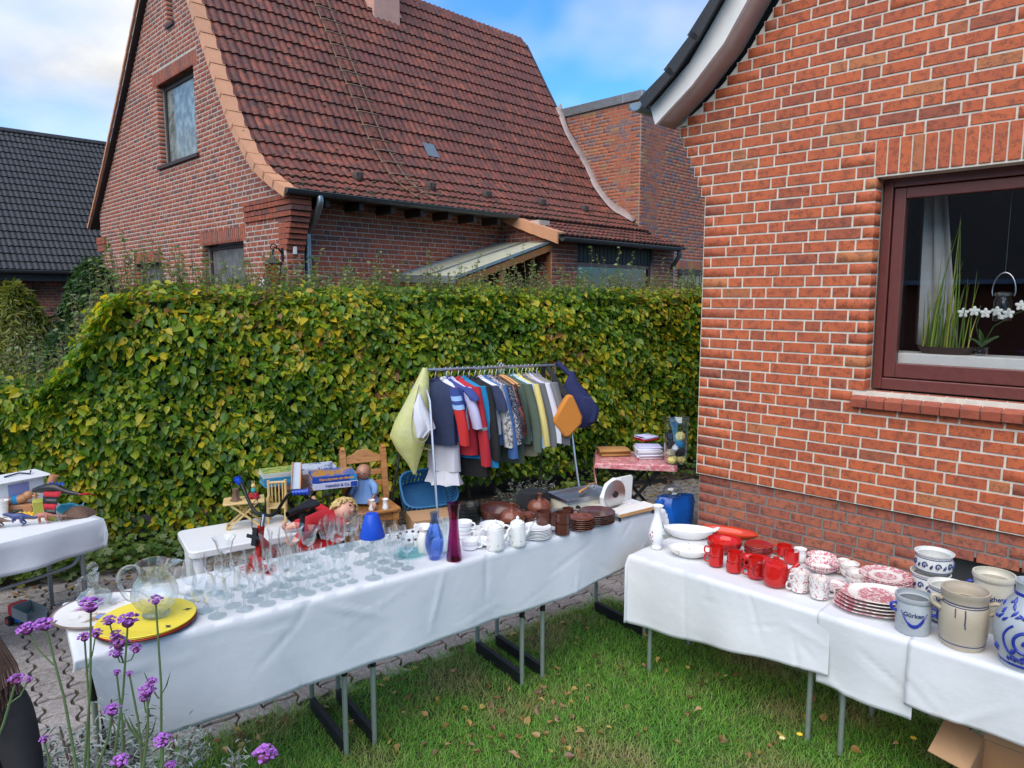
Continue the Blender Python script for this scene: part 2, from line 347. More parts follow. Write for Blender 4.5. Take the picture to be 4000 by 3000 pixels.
# lawn
s = NT('lawn_soil'); geo = s.n('ShaderNodeNewGeometry').outputs['Position']
c = s.ramp(s.noise(2.2, 4, .6, geo), [(.4, (.035, .05, .014)), (.62, (.10, .085, .035))]); s.bsdf(c, 1)
def grassmat(name, lo, hi, dry):
    s = NT(name); geo = s.n('ShaderNodeNewGeometry').outputs['Position']; c = s.ramp(s.rnd(), [(0, lo), (.55, hi), (1, (hi[0] * 2.0, hi[1] * 1.2, hi[2] * 1.6))])
    k = s.math('MULTIPLY', s.ramp(s.noise(1.75, 3, .5, geo), [(.50, 0), (.66, 1)]), s.ramp(s.rnd(), [(.0, .25), (.9, 1)]))
    c = s.mix(k, c, dry); b = s.bsdf(c, .55); t = s.n('ShaderNodeBsdfTranslucent'); s.l(c, t.inputs[0]); mx = s.n('ShaderNodeMixShader'); mx.inputs[0].default_value = .35
    s.l(b.outputs[0], mx.inputs[1]); s.l(t.outputs[0], mx.inputs[2]); s.l(mx.outputs[0], s.out.inputs[0])
grassmat('grass', (.06, .21, .018), (.14, .37, .04), (.42, .34, .15))
lawn = MB().prism(LAWN, -.05, .012).build('lawn', 'lawn_soil', smooth=0); tag(lawn, 'patchy green lawn between the two rows of tables', kind='structure')
def blades(n, P, hmin, hmax, wid, z0=.01):
    az = NR.uniform(0, 2 * np.pi, n); h = NR.uniform(hmin, hmax, n); ln = NR.uniform(.4, 2.3, n) * h; w = NR.uniform(.7, 1.2, n) * wid
    d = np.stack([np.cos(az), np.sin(az), 0 * az], 1); sd = np.stack([-np.sin(az), np.cos(az), 0 * az], 1); base = np.column_stack([P, np.full(n, z0)])
    up = np.array([0, 0, 1.]); V = np.empty((n, 6, 3))
    for j, (a, hh, ww) in enumerate(((0, 0, 1), (.38, .6, .75), (1, 1, .12))):
        c = base + d * (ln * a)[:, None] + up * (h * hh * (1 if j < 2 else 1))[:, None]
        V[:, 2 * j] = c - sd * (w * ww / 2)[:, None]; V[:, 2 * j + 1] = c + sd * (w * ww / 2)[:, None]
    b = (np.arange(n) * 6)[:, None]; F = np.concatenate([b + np.array([0, 1, 3, 2]), b + np.array([2, 3, 5, 4])])
    return V.reshape(-1, 3), F
P = NR.uniform((-2.6, 2.3), (3.4, 5.06), (190000, 2)); ip = np.array([inpoly(x, y, LAWN) for x, y in P]); fr, dd = seen(np.column_stack([P, np.zeros(len(P))]))
P = P[ip & (fr | (dd < 3.7))]; V_, F_ = blades(len(P), P, .012, .04, .0046); tag(raw('grass', V_, F_, 'grass', lawn), kind='stuff')
P = []
for i in range(2600):                                   # ragged lawn edge creeping over the pavers
    t = random.random(); e = random.random() ** 2 * .07; a, b = (LAWN[0], LAWN[1]) if random.random() < .6 else (LAWN[1], LAWN[2])
    d = Vector((b[0] - a[0], b[1] - a[1])).normalized(); P.append((a[0] + (b[0] - a[0]) * t - d.y * e, a[1] + (b[1] - a[1]) * t + d.x * e))
V_, F_ = blades(len(P), np.array(P), .02, .06, .0045, 0); tag(raw('edge_grass', V_, F_, 'grass', lawn), kind='stuff')

# ================================================================== brickwork, tiles
def smooth_path(P_, k=5):
    P_ = [Vector(p) for p in P_]; r = []
    for i in range(len(P_) - 1):
        a, b, c_, d_ = P_[max(i - 1, 0)], P_[i], P_[i + 1], P_[min(i + 2, len(P_) - 1)]
        for j in range(k): t = j / k; r.append(.5 * ((2 * b) + (c_ - a) * t + (2 * a - 5 * b + 4 * c_ - d_) * t * t + (3 * b - a - 3 * c_ + d_) * t ** 3))
    return r + [P_[-1]]
PITCH_B = .0833
def lay(v0, v1, spans, pitch=PITCH_B, bond=(.25, .25, .125), j=.0145, seed=0):
    rg = random.Random(seed); rects = []; k = 0; v = v0; tot = sum(bond)
    while v + pitch * .6 <= v1:
        off = (0, .36, .17, .5)[k % 4] * tot + rg.uniform(-.012, .012)
        for a, b in spans(v + pitch / 2):
            u = math.floor((a - off) / tot) * tot + off; i = 0; last = a - 1
            while u < b:
                L = bond[i % len(bond)]; x0, x1 = max(u, a), min(u + L, b)
                if 0 < b - x1 < .06: x1 = b
                if 0 < x0 - a < .06: x0 = a
                if x1 - x0 <= .06 and b - a > .1: u += L; i += 1; continue
                if x0 < last: x0 = last
                if x1 - x0 > .02: last = x1; rects.append((x0 + j / 2, x1 - j / 2, v + j / 2, v + pitch - j / 2))
                u += L; i += 1
        v += pitch; k += 1
    return rects
def brick_mesh(L, h, seed, depth, proud, m):
    rg = random.Random(seed); e = .002; q = lambda: rg.uniform(-.0018, .0018)
    bk = [(-L / 2, depth, -h / 2), (L / 2, depth, -h / 2), (L / 2, depth, h / 2), (-L / 2, depth, h / 2)]
    ft = [(-L / 2 + e + q(), -proud, -h / 2 + e + q()), (L / 2 - e + q(), -proud, -h / 2 + e + q()), (L / 2 - e + q(), -proud, h / 2 - e + q()), (-L / 2 + e + q(), -proud, h / 2 - e + q())]
    md = [(x, -proud + .003, z) for x, y, z in bk]
    me = bpy.data.meshes.new('brick'); F = [(8, 9, 10, 11)] + [(a + i, a + (i + 1) % 4, b + (i + 1) % 4, b + i) for a, b in ((0, 4), (4, 8)) for i in range(4)]
    me.from_pydata(bk + md + ft, [], F); me.materials.append(MAT(m)); return me
def brickwork(wall, off, axis, c, rects, m, nobj=300, proud=.007, depth=.04, Ls=(.2355, .1105), h=PITCH_B - .0145, name='brickwork'):
    """bricks on the plane axis = c (facing the street or the drive), u along it; the largest in view singly, the rest joined"""
    rects = np.array(rects); cu = (rects[:, 0] + rects[:, 1]) / 2; cv = (rects[:, 2] + rects[:, 3]) / 2; L = rects[:, 1] - rects[:, 0]
    W = np.array([hw(c, u, v) if axis == 'X' else hw(u, c, v) for u, v in zip(cu, cv)]); fr, dd = seen(W)
    full = np.min([abs(L - a) for a in Ls], 0) < .004; key = np.where(fr & full, dd, 1e6); order = np.argsort(key)
    own = [i for i in order[:nobj] if key[i] < 1e5]; tmpl = {(a, k): brick_mesh(a, h, k, depth, proud, m) for a in Ls for k in range(3)}
    loc = lambda u, w, v: (c + w - off[0], u - off[1], v) if axis == 'X' else (u - off[0], c + w - off[1], v)
    for i in own:
        a = min(Ls, key=lambda z: abs(z - L[i])); o = bpy.data.objects.new('brick', tmpl[a, i % 3]); COL.objects.link(o); o.parent = wall
        o.location = loc(cu[i], random.uniform(-.0018, .0018), cv[i]); o.rotation_euler = (random.uniform(-.006, .006), random.uniform(-.006, .006), -math.pi / 2 if axis == 'X' else 0)
    S = set(own); V = []; F = []
    for i, (a, b, d, e) in enumerate(rects):
        if i in S: continue
        n = len(V); p = -proud + random.uniform(-.002, .002); g = .002
        V += [loc(x, depth, z) for x, z in ((a, d), (b, d), (b, e), (a, e))] + [loc(x, p + .003, z) for x, z in ((a, d), (b, d), (b, e), (a, e))] + [loc(x, p, z) for x, z in ((a + g, d + g), (b - g, d + g), (b - g, e - g), (a + g, e - g))]
        F += [(n + 8, n + 9, n + 10, n + 11)] + [(n + x + k, n + x + (k + 1) % 4, n + y + (k + 1) % 4, n + y + k) for x, y in ((0, 4), (4, 8)) for k in range(4)]
    if V: raw(name, V, F, m, wall, 'stuff')
def cut(spans, holes):                                     # spans minus holes (u0, u1, v0, v1)
    def f(v):
        r = list(spans(v))
        for a, b, d, e in holes:
            if d <= v <= e: r = [z for x, y in r for z in ((x, min(y, a)), (max(x, b), y)) if z[1] - z[0] > .01]
        return r
    return f
def wallrows(m, off, axis, c, v0, v1, spans, t=.3, pitch=PITCH_B):
    v = v0; run = []
    while v < v1 - 1e-6:
        e = min(v + pitch, v1); sp = [(round(a, 3), round(b, 3)) for a, b in spans((v + e) / 2)]
        if run and run[2] == sp: run[1] = e
        else:
            if run: _row(m, off, axis, c, run, t)
            run = [v, e, sp]
        v = e
    _row(m, off, axis, c, run, t)
def _row(m, off, axis, c, run, t):
    for a, b in run[2]:
        if axis == 'X': m.box(c - off[0], a - off[1], run[0], c - off[0] + t, b - off[1], run[1])
        else: m.box(a - off[0], c - off[1], run[0], b - off[0], c - off[1] + t, run[1])
def tile_mesh(w, l, m, seed, rolls=2, amp=.027, th=.034):
    rg = random.Random(seed); n = 6 * rolls + 1; top = []; bot = []; lip = []
    for i in range(n):
        x = w * 1.02 * i / (n - 1); z = amp * (.5 - .5 * math.cos(2 * math.pi * rolls * i / (n - 1))) ** .8
        top.append((x, l, z)); bot.append((x, rg.uniform(-.004, .004), z + th)); lip.append((x, .006, z - .006))
    me = bpy.data.meshes.new('tile'); F = [(n + i, n + i + 1, i + 1, i) for i in range(n - 1)] + [(2 * n + i, 2 * n + i + 1, n + i + 1, n + i) for i in range(n - 1)]
    me.from_pydata(top + bot + lip, [], F); me.materials.append(MAT(m)); me.shade_smooth(); me.set_sharp_from_angle(angle=R(45)); return me
class Prof:
    def __init__(s, pts):
        s.p = [Vector(p) for p in pts]; s.L = [0]
        for a, b in zip(s.p, s.p[1:]): s.L.append(s.L[-1] + (b - a).length)
    def __call__(s, t):
        t = min(max(t, 0), s.L[-1] - 1e-5)
        for i in range(len(s.p) - 1):
            if t <= s.L[i + 1]: k = (t - s.L[i]) / (s.L[i + 1] - s.L[i]); return s.p[i].lerp(s.p[i + 1], k)
def tiles(roof, off, prof, x0, x1, m, w=.3, ex=.335, nobj=300, xlim=None, skip=()):
    M5 = [tile_mesh(w, ex + .06, m, k) for k in range(4)]; rows = int(prof.L[-1] / ex); cand = []
    for r in range(rows + 1):
        t = r * ex; a = prof(t); b = prof(t + ex); ang = math.atan2(b.y - a.y, b.x - a.x)
        if r == rows: ang = math.atan2(*(prof(t) - prof(t - ex)).yx)
        n = int(round((x1 - x0) / w))
        for k in range(n):
            x = x0 + k * w
            if xlim and not xlim(x, a.x): continue
            if (r, k) in skip: continue
            cand.append((x, a.x, a.y, ang, r, k))
    fr, dd = seen([hw(q[0] + w / 2, q[1], q[2]) for q in cand]); key = np.where(fr, dd, 1e6); order = np.argsort(key); jm = MB()
    for j, i in enumerate(order):
        x, y, z, ang, r, k = cand[i]; l = (x - off[0], y - off[1], z + random.uniform(0, .006)); e = (ang + random.uniform(-.012, .004), random.uniform(-.012, .012), random.uniform(-.008, .008))
        if j < nobj and key[i] < 1e5:
            o = bpy.data.objects.new('roof_tile', M5[(r * 7 + k * 3) % 4]); COL.objects.link(o); o.parent = roof; o.location = l; o.rotation_euler = e
        else: me = M5[(r * 7 + k * 3) % 4]; jm.at(l, e); jm.add([p.co for p in me.vertices], [tuple(p.vertices) for p in me.polygons])
    if jm.v: tag(jm.build('tile_field', m, roof, smooth=45), kind='stuff')
def text(name, body, size, m, parent, loc, rot, ext=.001, font_shear=0, cx='CENTER', bold=0):
    cu = bpy.data.curves.new(name, 'FONT'); cu.body = body; cu.size = size; cu.extrude = ext; cu.align_x = cx; cu.align_y = 'CENTER'; cu.shear = font_shear; cu.offset = bold
    o = bpy.data.objects.new(name, cu); COL.objects.link(o); dg = bpy.context.evaluated_depsgraph_get(); me = bpy.data.meshes.new_from_object(o.evaluated_get(dg))
    bpy.data.objects.remove(o); me.materials.clear(); me.materials.append(MAT(m)); o = bpy.data.objects.new(name, me); COL.objects.link(o)
    o.parent = parent; o.location = loc; o.rotation_euler = rot; return o
def gutter(m, off, x0, x1, y, z, r=.065):
    n = 9; A = [(y - r * math.cos(math.pi * i / n) - off[1], z - r * math.sin(math.pi * i / n)) for i in range(n + 1)]
    B = [(y - (r - .008) * math.cos(math.pi * i / n) - off[1], z - (r - .008) * math.sin(math.pi * i / n)) for i in range(n + 1)]
    m.prism(A + B[::-1], x0 - off[0], x1 - off[0], 0)
    for xx in (x0, x1 - .006): m.prism([(p, q) for p, q in A], xx - off[0], xx + .006 - off[0], 0)
    m.tube([(x0 - off[0], y - r - off[1], z + .003), (x1 - off[0], y - r - off[1], z + .003)], .011, 6)
    k = x0 + .35
    while k < x1: m.prism([(p + (p - (y - off[1])) * .06, q + (q - z) * .06) for p, q in A] + B[::-1], k - off[0], k + .03 - off[0], 0); k += .9

# ------------------------------------------------------------------ neighbour's house
HO = (5.35, 10.15)
nb = thing('neighbour_house', 'old red brick house with tall curved red tile roof behind the hedge', 'house', hw(*HO), HROT)
RP = Prof([(9.83, 3.83), (10.3, 4.04), (10.85, 4.36), (11.5, 5.06), (12.0, 5.86), (12.5, 6.68), (13.2, 7.83), (14.0, 9.17)])
LPf = [(19.75, 3.95), (19.2, 4.42), (18.26, 5.25), (16.74, 6.7), (15.39, 8.06), (14.3, 9.17)]
def interp(v, pts): # pts (u, v) rising in v
    for (a, b), (c_, d) in zip(pts, pts[1:]):
        if b <= v <= d: return a + (c_ - a) * (v - b) / (d - b)
    return pts[0][0] if v < pts[0][1] else pts[-1][0]
rpts = [(p.x + .1, p.y) for p in RP.p]
def gsp(v):
    a = 10.15 if v < 3.9 else max(10.15, interp(v, rpts)); b = 19.3 if v < 4.2 else min(19.3, interp(v, LPf) - .1); return [(a, b)] if b > a else []
gh = [(13.3, 15.1, 4.85, 6.38), (14.06, 14.36, 7.32, 8.35), (11.6, 13.3, 1.6, 3.2), (15.4, 17.0, 1.6, 3.0)]
sold = [(13.1, 15.3, 6.38, 6.63), (11.5, 13.4, 3.2, 3.44), (15.3, 17.1, 3.0, 3.24)]
m = MB(); wallrows(m, HO, 'X', 5.35, 0, 9.05, cut(gsp, [(a - .01, b + .01, d - .01, e + .01) for a, b, d, e in gh])); gw = m.build('gable_wall', 'mortar_mid', nb, smooth=0)
brickwork(gw, HO, 'X', 5.35, lay(1.0, 9.0, cut(gsp, gh + sold), seed=1, j=.019), 'brick_neighbour', 300, .003, .11, (.231, .106), PITCH_B - .019)
m = MB()                                                   # soldier courses over the openings
for a, b, d, e in sold:
    u = a
    while u < b - .05: m.box(-.005, u + .008 - HO[1], d + .004, .1, u + .066 - HO[1], e - .004); u += .0765
tag(m.build('lintel_bricks', 'brick_neighbour', gw, smooth=0), kind='stuff')
def window(root, off, axis, c, a, b, d, e, frame, pane, inset=.13, fw=.07, mull=()):
    L = (lambda u, w, v: (c + w - off[0], u - off[1], v)) if axis == 'X' else (lambda u, w, v: (u - off[0], c + w - off[1], v))
    def bx(m, u0, u1, w0, w1, v0, v1): p, q = L(u0, w0, v0), L(u1, w1, v1); m.box(min(p[0], q[0]), min(p[1], q[1]), v0, max(p[0], q[0]), max(p[1], q[1]), v1)
    m = MB(); f = fw
    bx(m, a, a + f, inset, inset + .07, d, e); bx(m, b - f, b, inset, inset + .07, d, e); bx(m, a + f, b - f, inset + .002, inset + .068, d, d + f); bx(m, a + f, b - f, inset + .002, inset + .068, e - f, e)
    for k in mull: bx(m, k - .02, k + .02, inset + .012, inset + .05, d + f, e - f)
    w = m.build('window', frame, root, smooth=0, bevel=.004); g = MB(); bx(g, a + f, b - f, inset + .03, inset + .036, d + f, e - f); g.build('pane', pane, w, smooth=0); return w
window(nb, HO, 'X', 5.35, 13.31, 15.09, 4.87, 6.36, 'dark_wood', 'frosted_pane')
window(nb, HO, 'X', 5.35, 11.61, 13.29, 1.6, 3.19, 'dark_wood', 'grey_pane'); window(nb, HO, 'X', 5.35, 15.41, 16.99, 1.6, 2.99, 'dark_wood', 'grey_pane')
window(nb, HO, 'X', 5.35, 14.07, 14.35, 7.33, 8.34, 'black_board', 'window_dark', .18, .03)
m = MB(); m.box(-.05, 13.2 - HO[1], 4.79, .12, 15.2 - HO[1], 4.85); m.box(-.04, 14.02 - HO[1], 7.26, .1, 14.4 - HO[1], 7.32); m.build('window_sill', 'dark_wood', nb, smooth=0)
# drive-side wall and corbelled corner
ssp = lambda v: [(5.36, 10.35)]
m = MB(); m.box(.302, .2, 0, 10.2 - HO[0], .5, 3.95); sw = m.build('side_wall', 'mortar_mid', nb, smooth=0)
brickwork(sw, HO, 'Y', 10.35, lay(1.6, 3.92, lambda v: [(5.66, 10.2)], seed=4), 'brick_neighbour', 260)
m = MB(); m.box(-.002, -.001, 0, .3, .2, 3.95); cw = m.build('corner_pier', 'mortar_mid', nb, smooth=0)
brickwork(cw, HO, 'Y', 10.15, lay(1.6, 3.0, lambda v: [(5.35, 5.65)], seed=5), 'brick_neighbour', 60)
m = MB()
for k in range(10):                                        # stepped bricks under the eaves
    z = 2.98 + k * PITCH_B; st = min(k + 1, 8) * .035
    m.at().box(-.01 - (.03 if k >= 6 else 0) - (.02 if k >= 8 else 0), -st, z + .005, .3, .2, z + PITCH_B - .006)
    if k >= 6:
        for q in range(9): m.box(-.03 - (.02 if k >= 8 else 0), .21 + q * .125, z + .005, .02, .325 + q * .125, z + PITCH_B - .006)
m.build('corbel', 'brick_neighbour', nb, smooth=0, bevel=.004)
m = MB()
for k in range(4):
    for q in range(5): m.box(-.03 - (.02 if k >= 2 else 0), 8.75 + q * .125, 3.38 + k * PITCH_B, .02, 8.87 + q * .125, 3.455 + k * PITCH_B)
tag(m.build('corbel', 'brick_neighbour', nb, smooth=0), kind='stuff')
# roof
m = MB(); P_ = RP.p
for a, b in zip(P_, P_[1:]): m.add([(-.1, a.x - HO[1], a.y - .03), (9.4, a.x - HO[1], a.y - .03), (9.4, b.x - HO[1], b.y - .03), (-.1, b.x - HO[1], b.y - .03)], [(0, 1, 2, 3)])
for a, b in zip(LPf, LPf[1:]): m.add([(-.1, a[0] - HO[1], a[1]), (9.4, a[0] - HO[1], a[1]), (9.4, b[0] - HO[1], b[1]), (-.1, b[0] - HO[1], b[1])], [(3, 2, 1, 0)])
roof = m.build('roof', 'dark_wood', nb, smooth=0, solid=.05)
tiles(roof, HO, RP, 5.33, 14.72, 'tile_red', nobj=300)
def moss_on(prof, off, n, x0, x1, t0, t1, m_, nm, sz):
    V = []; F = []
    for i in range(n):
        t = t0 + (t1 - t0) * random.random() ** 1.6; t = round(t / .335) * .335 + random.uniform(-.015, .03) if random.random() < .75 else t; p = prof(t); x = random.uniform(x0, x1); r = random.uniform(.5, 1.3) * sz; b = len(V)
        c_ = Vector((x - off[0], p.x - off[1], p.y + .035)); V += [c_ + Vector(q) * r for q in ((-1, 0, 0), (0, -1, 0), (1, 0, 0), (0, 1, 0), (.2, .1, .7), (0, 0, -.6))]
        F += [(b, b + 1, b + 4), (b + 1, b + 2, b + 4), (b + 2, b + 3, b + 4), (b + 3, b, b + 4), (b + 1, b, b + 5), (b + 2, b + 1, b + 5)]
    raw(nm, V, F, m_, roof, 'stuff')
moss_on(RP, HO, 3200, 5.3, 14.6, 0, 4.2, 'moss', 'moss', .036); moss_on(RP, HO, 1500, 5.3, 14.6, 0, 7.5, 'moss', 'moss', .022)
mat('leaf_litter', (.5, .3, .09), .8, var=.4, rnd=.6); moss_on(RP, HO, 420, 5.3, 14.6, 0, 6, 'leaf_litter', 'roof_litter', .017)
for r_ in range(22):                                       # terracotta verge tiles up the gable edge
    t = r_ * .335; a, b = RP(t), RP(t + .37); d = (b - a).normalized(); n_ = Vector((-d.y, d.x)); m = MB()
    q = [a + n_ * .05 - d * .02, b + n_ * .035, b - n_ * .085, a - n_ * .10 - d * .02]; m.prism([(p.x - HO[1], p.y) for p in q], -.17, -.14, 0)
    q = [a + n_ * .052 - d * .02, b + n_ * .037, b + n_ * .012, a + n_ * .027 - d * .02]; m.prism([(p.x - HO[1], p.y) for p in q], -.139, .06, 0); m.build('verge_tile', 'verge_tile', roof, smooth=0)
m = MB()
for (a, b), (c_, d) in zip(LPf, LPf[1:]):                  # the far slope seen edge on
    n = max(1, int(math.hypot(c_ - a, d - b) / .34))
    for k in range(n):
        p = Vector((a + (c_ - a) * k / n, b + (d - b) * k / n)); q = Vector((a + (c_ - a) * (k + 1) / n, b + (d - b) * (k + 1) / n)); e = (q - p).normalized(); n_ = Vector((e.y, -e.x))
        m.prism([(w.x - HO[1], w.y) for w in (p + n_ * .035, q + n_ * .02, q - n_ * .03, p - n_ * .02)], -.17, -.12, 0)
tag(m.build('far_verge', 'verge_tile', roof, smooth=0), kind='stuff')
for k in range(27):
    x = -.15 + k * .352; m = MB(); m.prism([(14.14 - HO[1] + .13 * math.cos(q), 9.14 + .13 * math.sin(q) + .02 * (k % 2)) for q in np.linspace(-.3, math.pi + .3, 9)], x, x + .37, 0); m.build('ridge_tile', 'ridge_tile', roof)
m = MB(); m.box(9.35 - HO[0], 13.45 - HO[1], 7.9, 10.05 - HO[0], 14.15 - HO[1], 10.6); ch = m.build('chimney', 'render_pink', nb, smooth=0, bevel=.02)
m = MB(); a, b = RP(6.05), RP(6.6); m.add([(x - HO[0], p.x - HO[1] - .03, p.y + .075) for x, p in ((9.25, a), (10.15, a), (10.15, b), (9.25, b))], [(0, 1, 2, 3)]); m.build('flashing', 'render_pink', ch, smooth=0, solid=.02)
# glass tile, vent tiles, roof ladder
def onroof(t, x, lift=0):
    a, b = RP(t), RP(t + .05); ang = math.atan2(b.y - a.y, b.x - a.x); return (x - HO[0], a.x - HO[1] - math.sin(ang) * lift, a.y + math.cos(ang) * lift), ang
l, ang = onroof(2.1, 9.18, .055); m = MB(); m.at(l, (ang, 0, 0)).box(0, 0, 0, .3, .34, .012); m.build('glass_tile', 'zinc', roof, smooth=0)
for x in (7.0, 8.6, 10.05, 11.7, 13.2):
    l, ang = onroof(.98, x, .04); m = MB(); m.at(l, (ang, 0, 0)); m.lathe([(.1, 0), (.1, .05), (.07, .1), (0, .12)], 12, 1, 1.2); v = m.build('vent_tile', 'ridge_tile', roof); m = MB(); m.at(l, (ang - .6, 0, 0)).cb((0, -.1, .04), (.12, .03, .06)); m.build('vent_opening', 'black_board', v, smooth=0)
lad = MB()
for dx in (0, .34): lad.tube([onroof(t, 7.82 + dx, .085)[0] for t in np.linspace(.15, 7.1, 24)], .014, 5)
lad = lad.build('ladder_rail', 'rust', roof)
for k in range(21):
    l, ang = onroof(.25 + k * .33, 7.80, .08); m = MB(); m.at(l, (ang, 0, 0)); m.tube([(-.02, 0, 0), (-.02, -.09, .1), (.02, -.1, .115), (.36, -.1, .115), (.4, -.09, .1), (.4, 0, 0)], .015, 5); m.build('rung', 'rust', lad)
m = MB(); gutter(m, HO, 5.2, 10.05, 9.80, 3.84); gt = m.build('gutter', 'zinc_dark', nb)
m = MB(); m.tube(smooth_path([(.40, -.35, 3.79), (.40, -.35, 3.68), (.42, -.16, 3.47), (.44, .09, 3.3), (.44, .12, 3.2), (.44, .12, 1.6), (.44, .12, .2)], 3), .052, 12); m.cb((.44, .13, 2.9), (.13, .13, .035)); m.build('downpipe', 'zinc', nb)
m = MB()
for k in range(7): m.box(.55 + k * .62, -.25, 3.66, .63 + k * .62, .2, 3.8)
m.box(.3, -.28, 3.8, 4.85, .2, 3.82); m.build('rafter_ends', 'dark_wood', nb, smooth=0)
# side extension with lower roof
m = MB(); m.box(4.85, -1.12, 0, 5.62, -.8, 3.4); m.box(5.62, -1.12, 0, 8.3, -.8, 1.7); m.box(8.3, -1.12, 0, 9.2, -.8, 3.4); m.box(4.85, -.8, 0, 5.15, .2, 3.75); ex = m.build('extension_wall', 'mortar_mid', nb, smooth=0)
brickwork(ex, HO, 'Y', 9.03, lay(1.6, 3.38, lambda v: [(10.2, 10.97), (13.65, 14.5)], seed=8), 'brick_neighbour', 150)
brickwork(ex, HO, 'X', 10.2, lay(1.6, 3.74, lambda v: [(9.05, 10.33)] if v < 3.42 else [(9.05 + (v - 3.42) * 3.2, 10.33)], seed=9), 'brick_neighbour', 150)
EP = Prof([(8.72, 3.40), (9.4, 3.62), (10.2, 3.90), (10.75, 4.25)])
m = MB()
for a, b in zip(EP.p, EP.p[1:]): m.add([(4.72, a.x - HO[1], a.y - .03), (9.15, a.x - HO[1], a.y - .03), (9.15, b.x - HO[1], b.y - .03), (4.72, b.x - HO[1], b.y - .03)], [(0, 1, 2, 3)])
er = m.build('extension_roof', 'dark_wood', nb, smooth=0, solid=.05); tiles(er, HO, EP, 10.2, 14.4, 'tile_red', nobj=90)
_r = roof; roof = er; moss_on(EP, HO, 420, 10.1, 14.3, 0, 1.7, 'moss', 'moss', .034); roof = _r
for k in range(5):
    t = .02 + k * .34; a, b = EP(t), EP(t + .36); m = MB(); q = [(a.x, a.y + .07 - .006 * k), (b.x, b.y + .06 - .006 * k), (b.x, b.y - .14), (a.x, a.y - .15)]
    m.prism([(y - HO[1], z) for y, z in q], 4.68 + .003 * k, 4.72 + .003 * k, 0); m.prism([(y - HO[1], z) for y, z in (q[0], q[1], (b.x, b.y + .02), (a.x, a.y + .03))], 4.725, 4.92, 0); m.build('verge_tile', 'verge_tile', er, smooth=0)
m = MB(); gutter(m, HO, 10.08, 14.15, 8.66, 3.36); m.tube([(8.78, -1.49, 3.3), (8.78, -1.49, 3.2), (8.8, -1.35, 3.02), (8.82, -1.25, 2.94)], .05, 10); m.build('gutter', 'zinc_dark', nb)
for k in range(20): m = MB(); m.box(5.63 + k * .1335, -1.06, 2.98, 5.75 + k * .1335, -1.03, 3.34); m.build('cladding_board', 'black_board', ex, smooth=0, bevel=.004)
window(nb, HO, 'Y', 9.03, 10.99, 13.63, 1.7, 2.97, 'mahogany', 'window_dark', .06, .08)
m = MB(); m.box(5.7, -.8, .3, 8.2, 1.5, 3.2); m.f = [tuple(reversed(q)) for q in m.f]; m.build('room', 'interior', nb, smooth=0)
# lean-to porch with translucent roof
LT = [(7.5, 10.33, 2.62), (7.8, 9.02, 2.58), (10.18, 9.02, 3.30), (10.18, 10.33, 3.36)]
mat('porch_sheet', (.40, .40, .30), .5, var=.25, vscale=7)
m = MB(); m.add([(a - HO[0], b - HO[1], z) for a, b, z in LT], [(0, 1, 2, 3)]); pr = m.build('porch_roof', 'porch_sheet', nb, smooth=0, solid=.02)
m = MB(); Lq = [Vector((a - HO[0], b - HO[1], z + .02)) for a, b, z in LT]
for a, b in ((Lq[0], Lq[3]), (Lq[1], Lq[2]), (Lq[0].lerp(Lq[1], .5), Lq[3].lerp(Lq[2], .5)), (Lq[0], Lq[1])): m.bar(a, b, .05, .04)
m.bar(Lq[0] - Vector((.03, 0, .06)), Lq[1] - Vector((.03, 0, .06)), .06, .09); m.build('porch_rail', 'zinc', pr, smooth=0)
m = MB()
for a, b in ((Lq[1], Lq[2]), (Lq[0], Lq[1])): m.bar(a - Vector((-.03, -.03, .1)), b - Vector((-.03, -.03, .1)), .07, .12)
for p in (Lq[1], Lq[1].lerp(Lq[2], .45), Lq[2]): m.box(p.x - .0, p.y + .02, 0, p.x + .08, p.y + .1, p.z - .1)
mat('orange_wood', (.30, .12, .03), .6, var=.3); m.build('porch_frame', 'orange_wood', nb, smooth=0)
m = MB(); m.box(3.5, -.7, 0, 4.8, .15, 2.3); m.build('porch_door', 'orange_wood', nb, smooth=0)
# lamp and number at the corner
lm = thing('wall_lantern', 'brass lantern with amber panes on the corner of the brick house', 'lantern', hw(5.18, 10.25, 2.42), HROT)
m = MB(); m.lathe([(.075, 0), (.13, .34), (.13, .345)], 4); m.build('pane', 'amber_glass', lm, smooth=0)
m = MB()
for k in range(4): a = math.pi / 2 * k; m.tube([(.076 * math.cos(a), .076 * math.sin(a), 0), (.132 * math.cos(a), .132 * math.sin(a), .345)], .008, 5)
m.lathe([(.155, .345), (.16, .36), (.04, .45), (.02, .48), (0, .5)], 4); m.lathe([(0, -.03), (.05, -.02), (.08, 0), (0, .001)], 4); m.build('frame', 'black_metal', lm, smooth=0)
m = MB(); m.tube([(0, 0, .49), (0, 0, .55), (.03, 0, .6), (.1, 0, .58), (.17, 0, .5)], .014, 6); m.tube([(.02 + .05 * math.cos(a), 0, .6 + .05 * math.sin(a)) for a in np.linspace(0, 5, 10)], .01, 5); m.cb((.16, 0, .5), (.02, .06, .2)); m.build('bracket', 'black_metal', lm)
sg = thing('house_number_plate', 'white enamel house number plate below the amber lantern', 'sign', hw(5.31, 10.9, 2.42), HROT)
m = MB(); m.box(0, -.1, -.14, .012, .1, .14); m.build('plate', 'white_paint', sg, smooth=0, bevel=.005)
text('number', '38', .2, 'black_plastic', sg, (-.002, 0, .02), (math.pi / 2, 0, -math.pi / 2), .001, bold=.004)
tag(put(MB().at((0, 0, 0)).box(0, -.04, -.06, .06, 0, .06).build('junction_box', 'white_paint', bevel=.01), hw(5.45, 10.14, 2.98), HROT), 'small white junction box on brick corner beside the downpipe', 'electrical box')
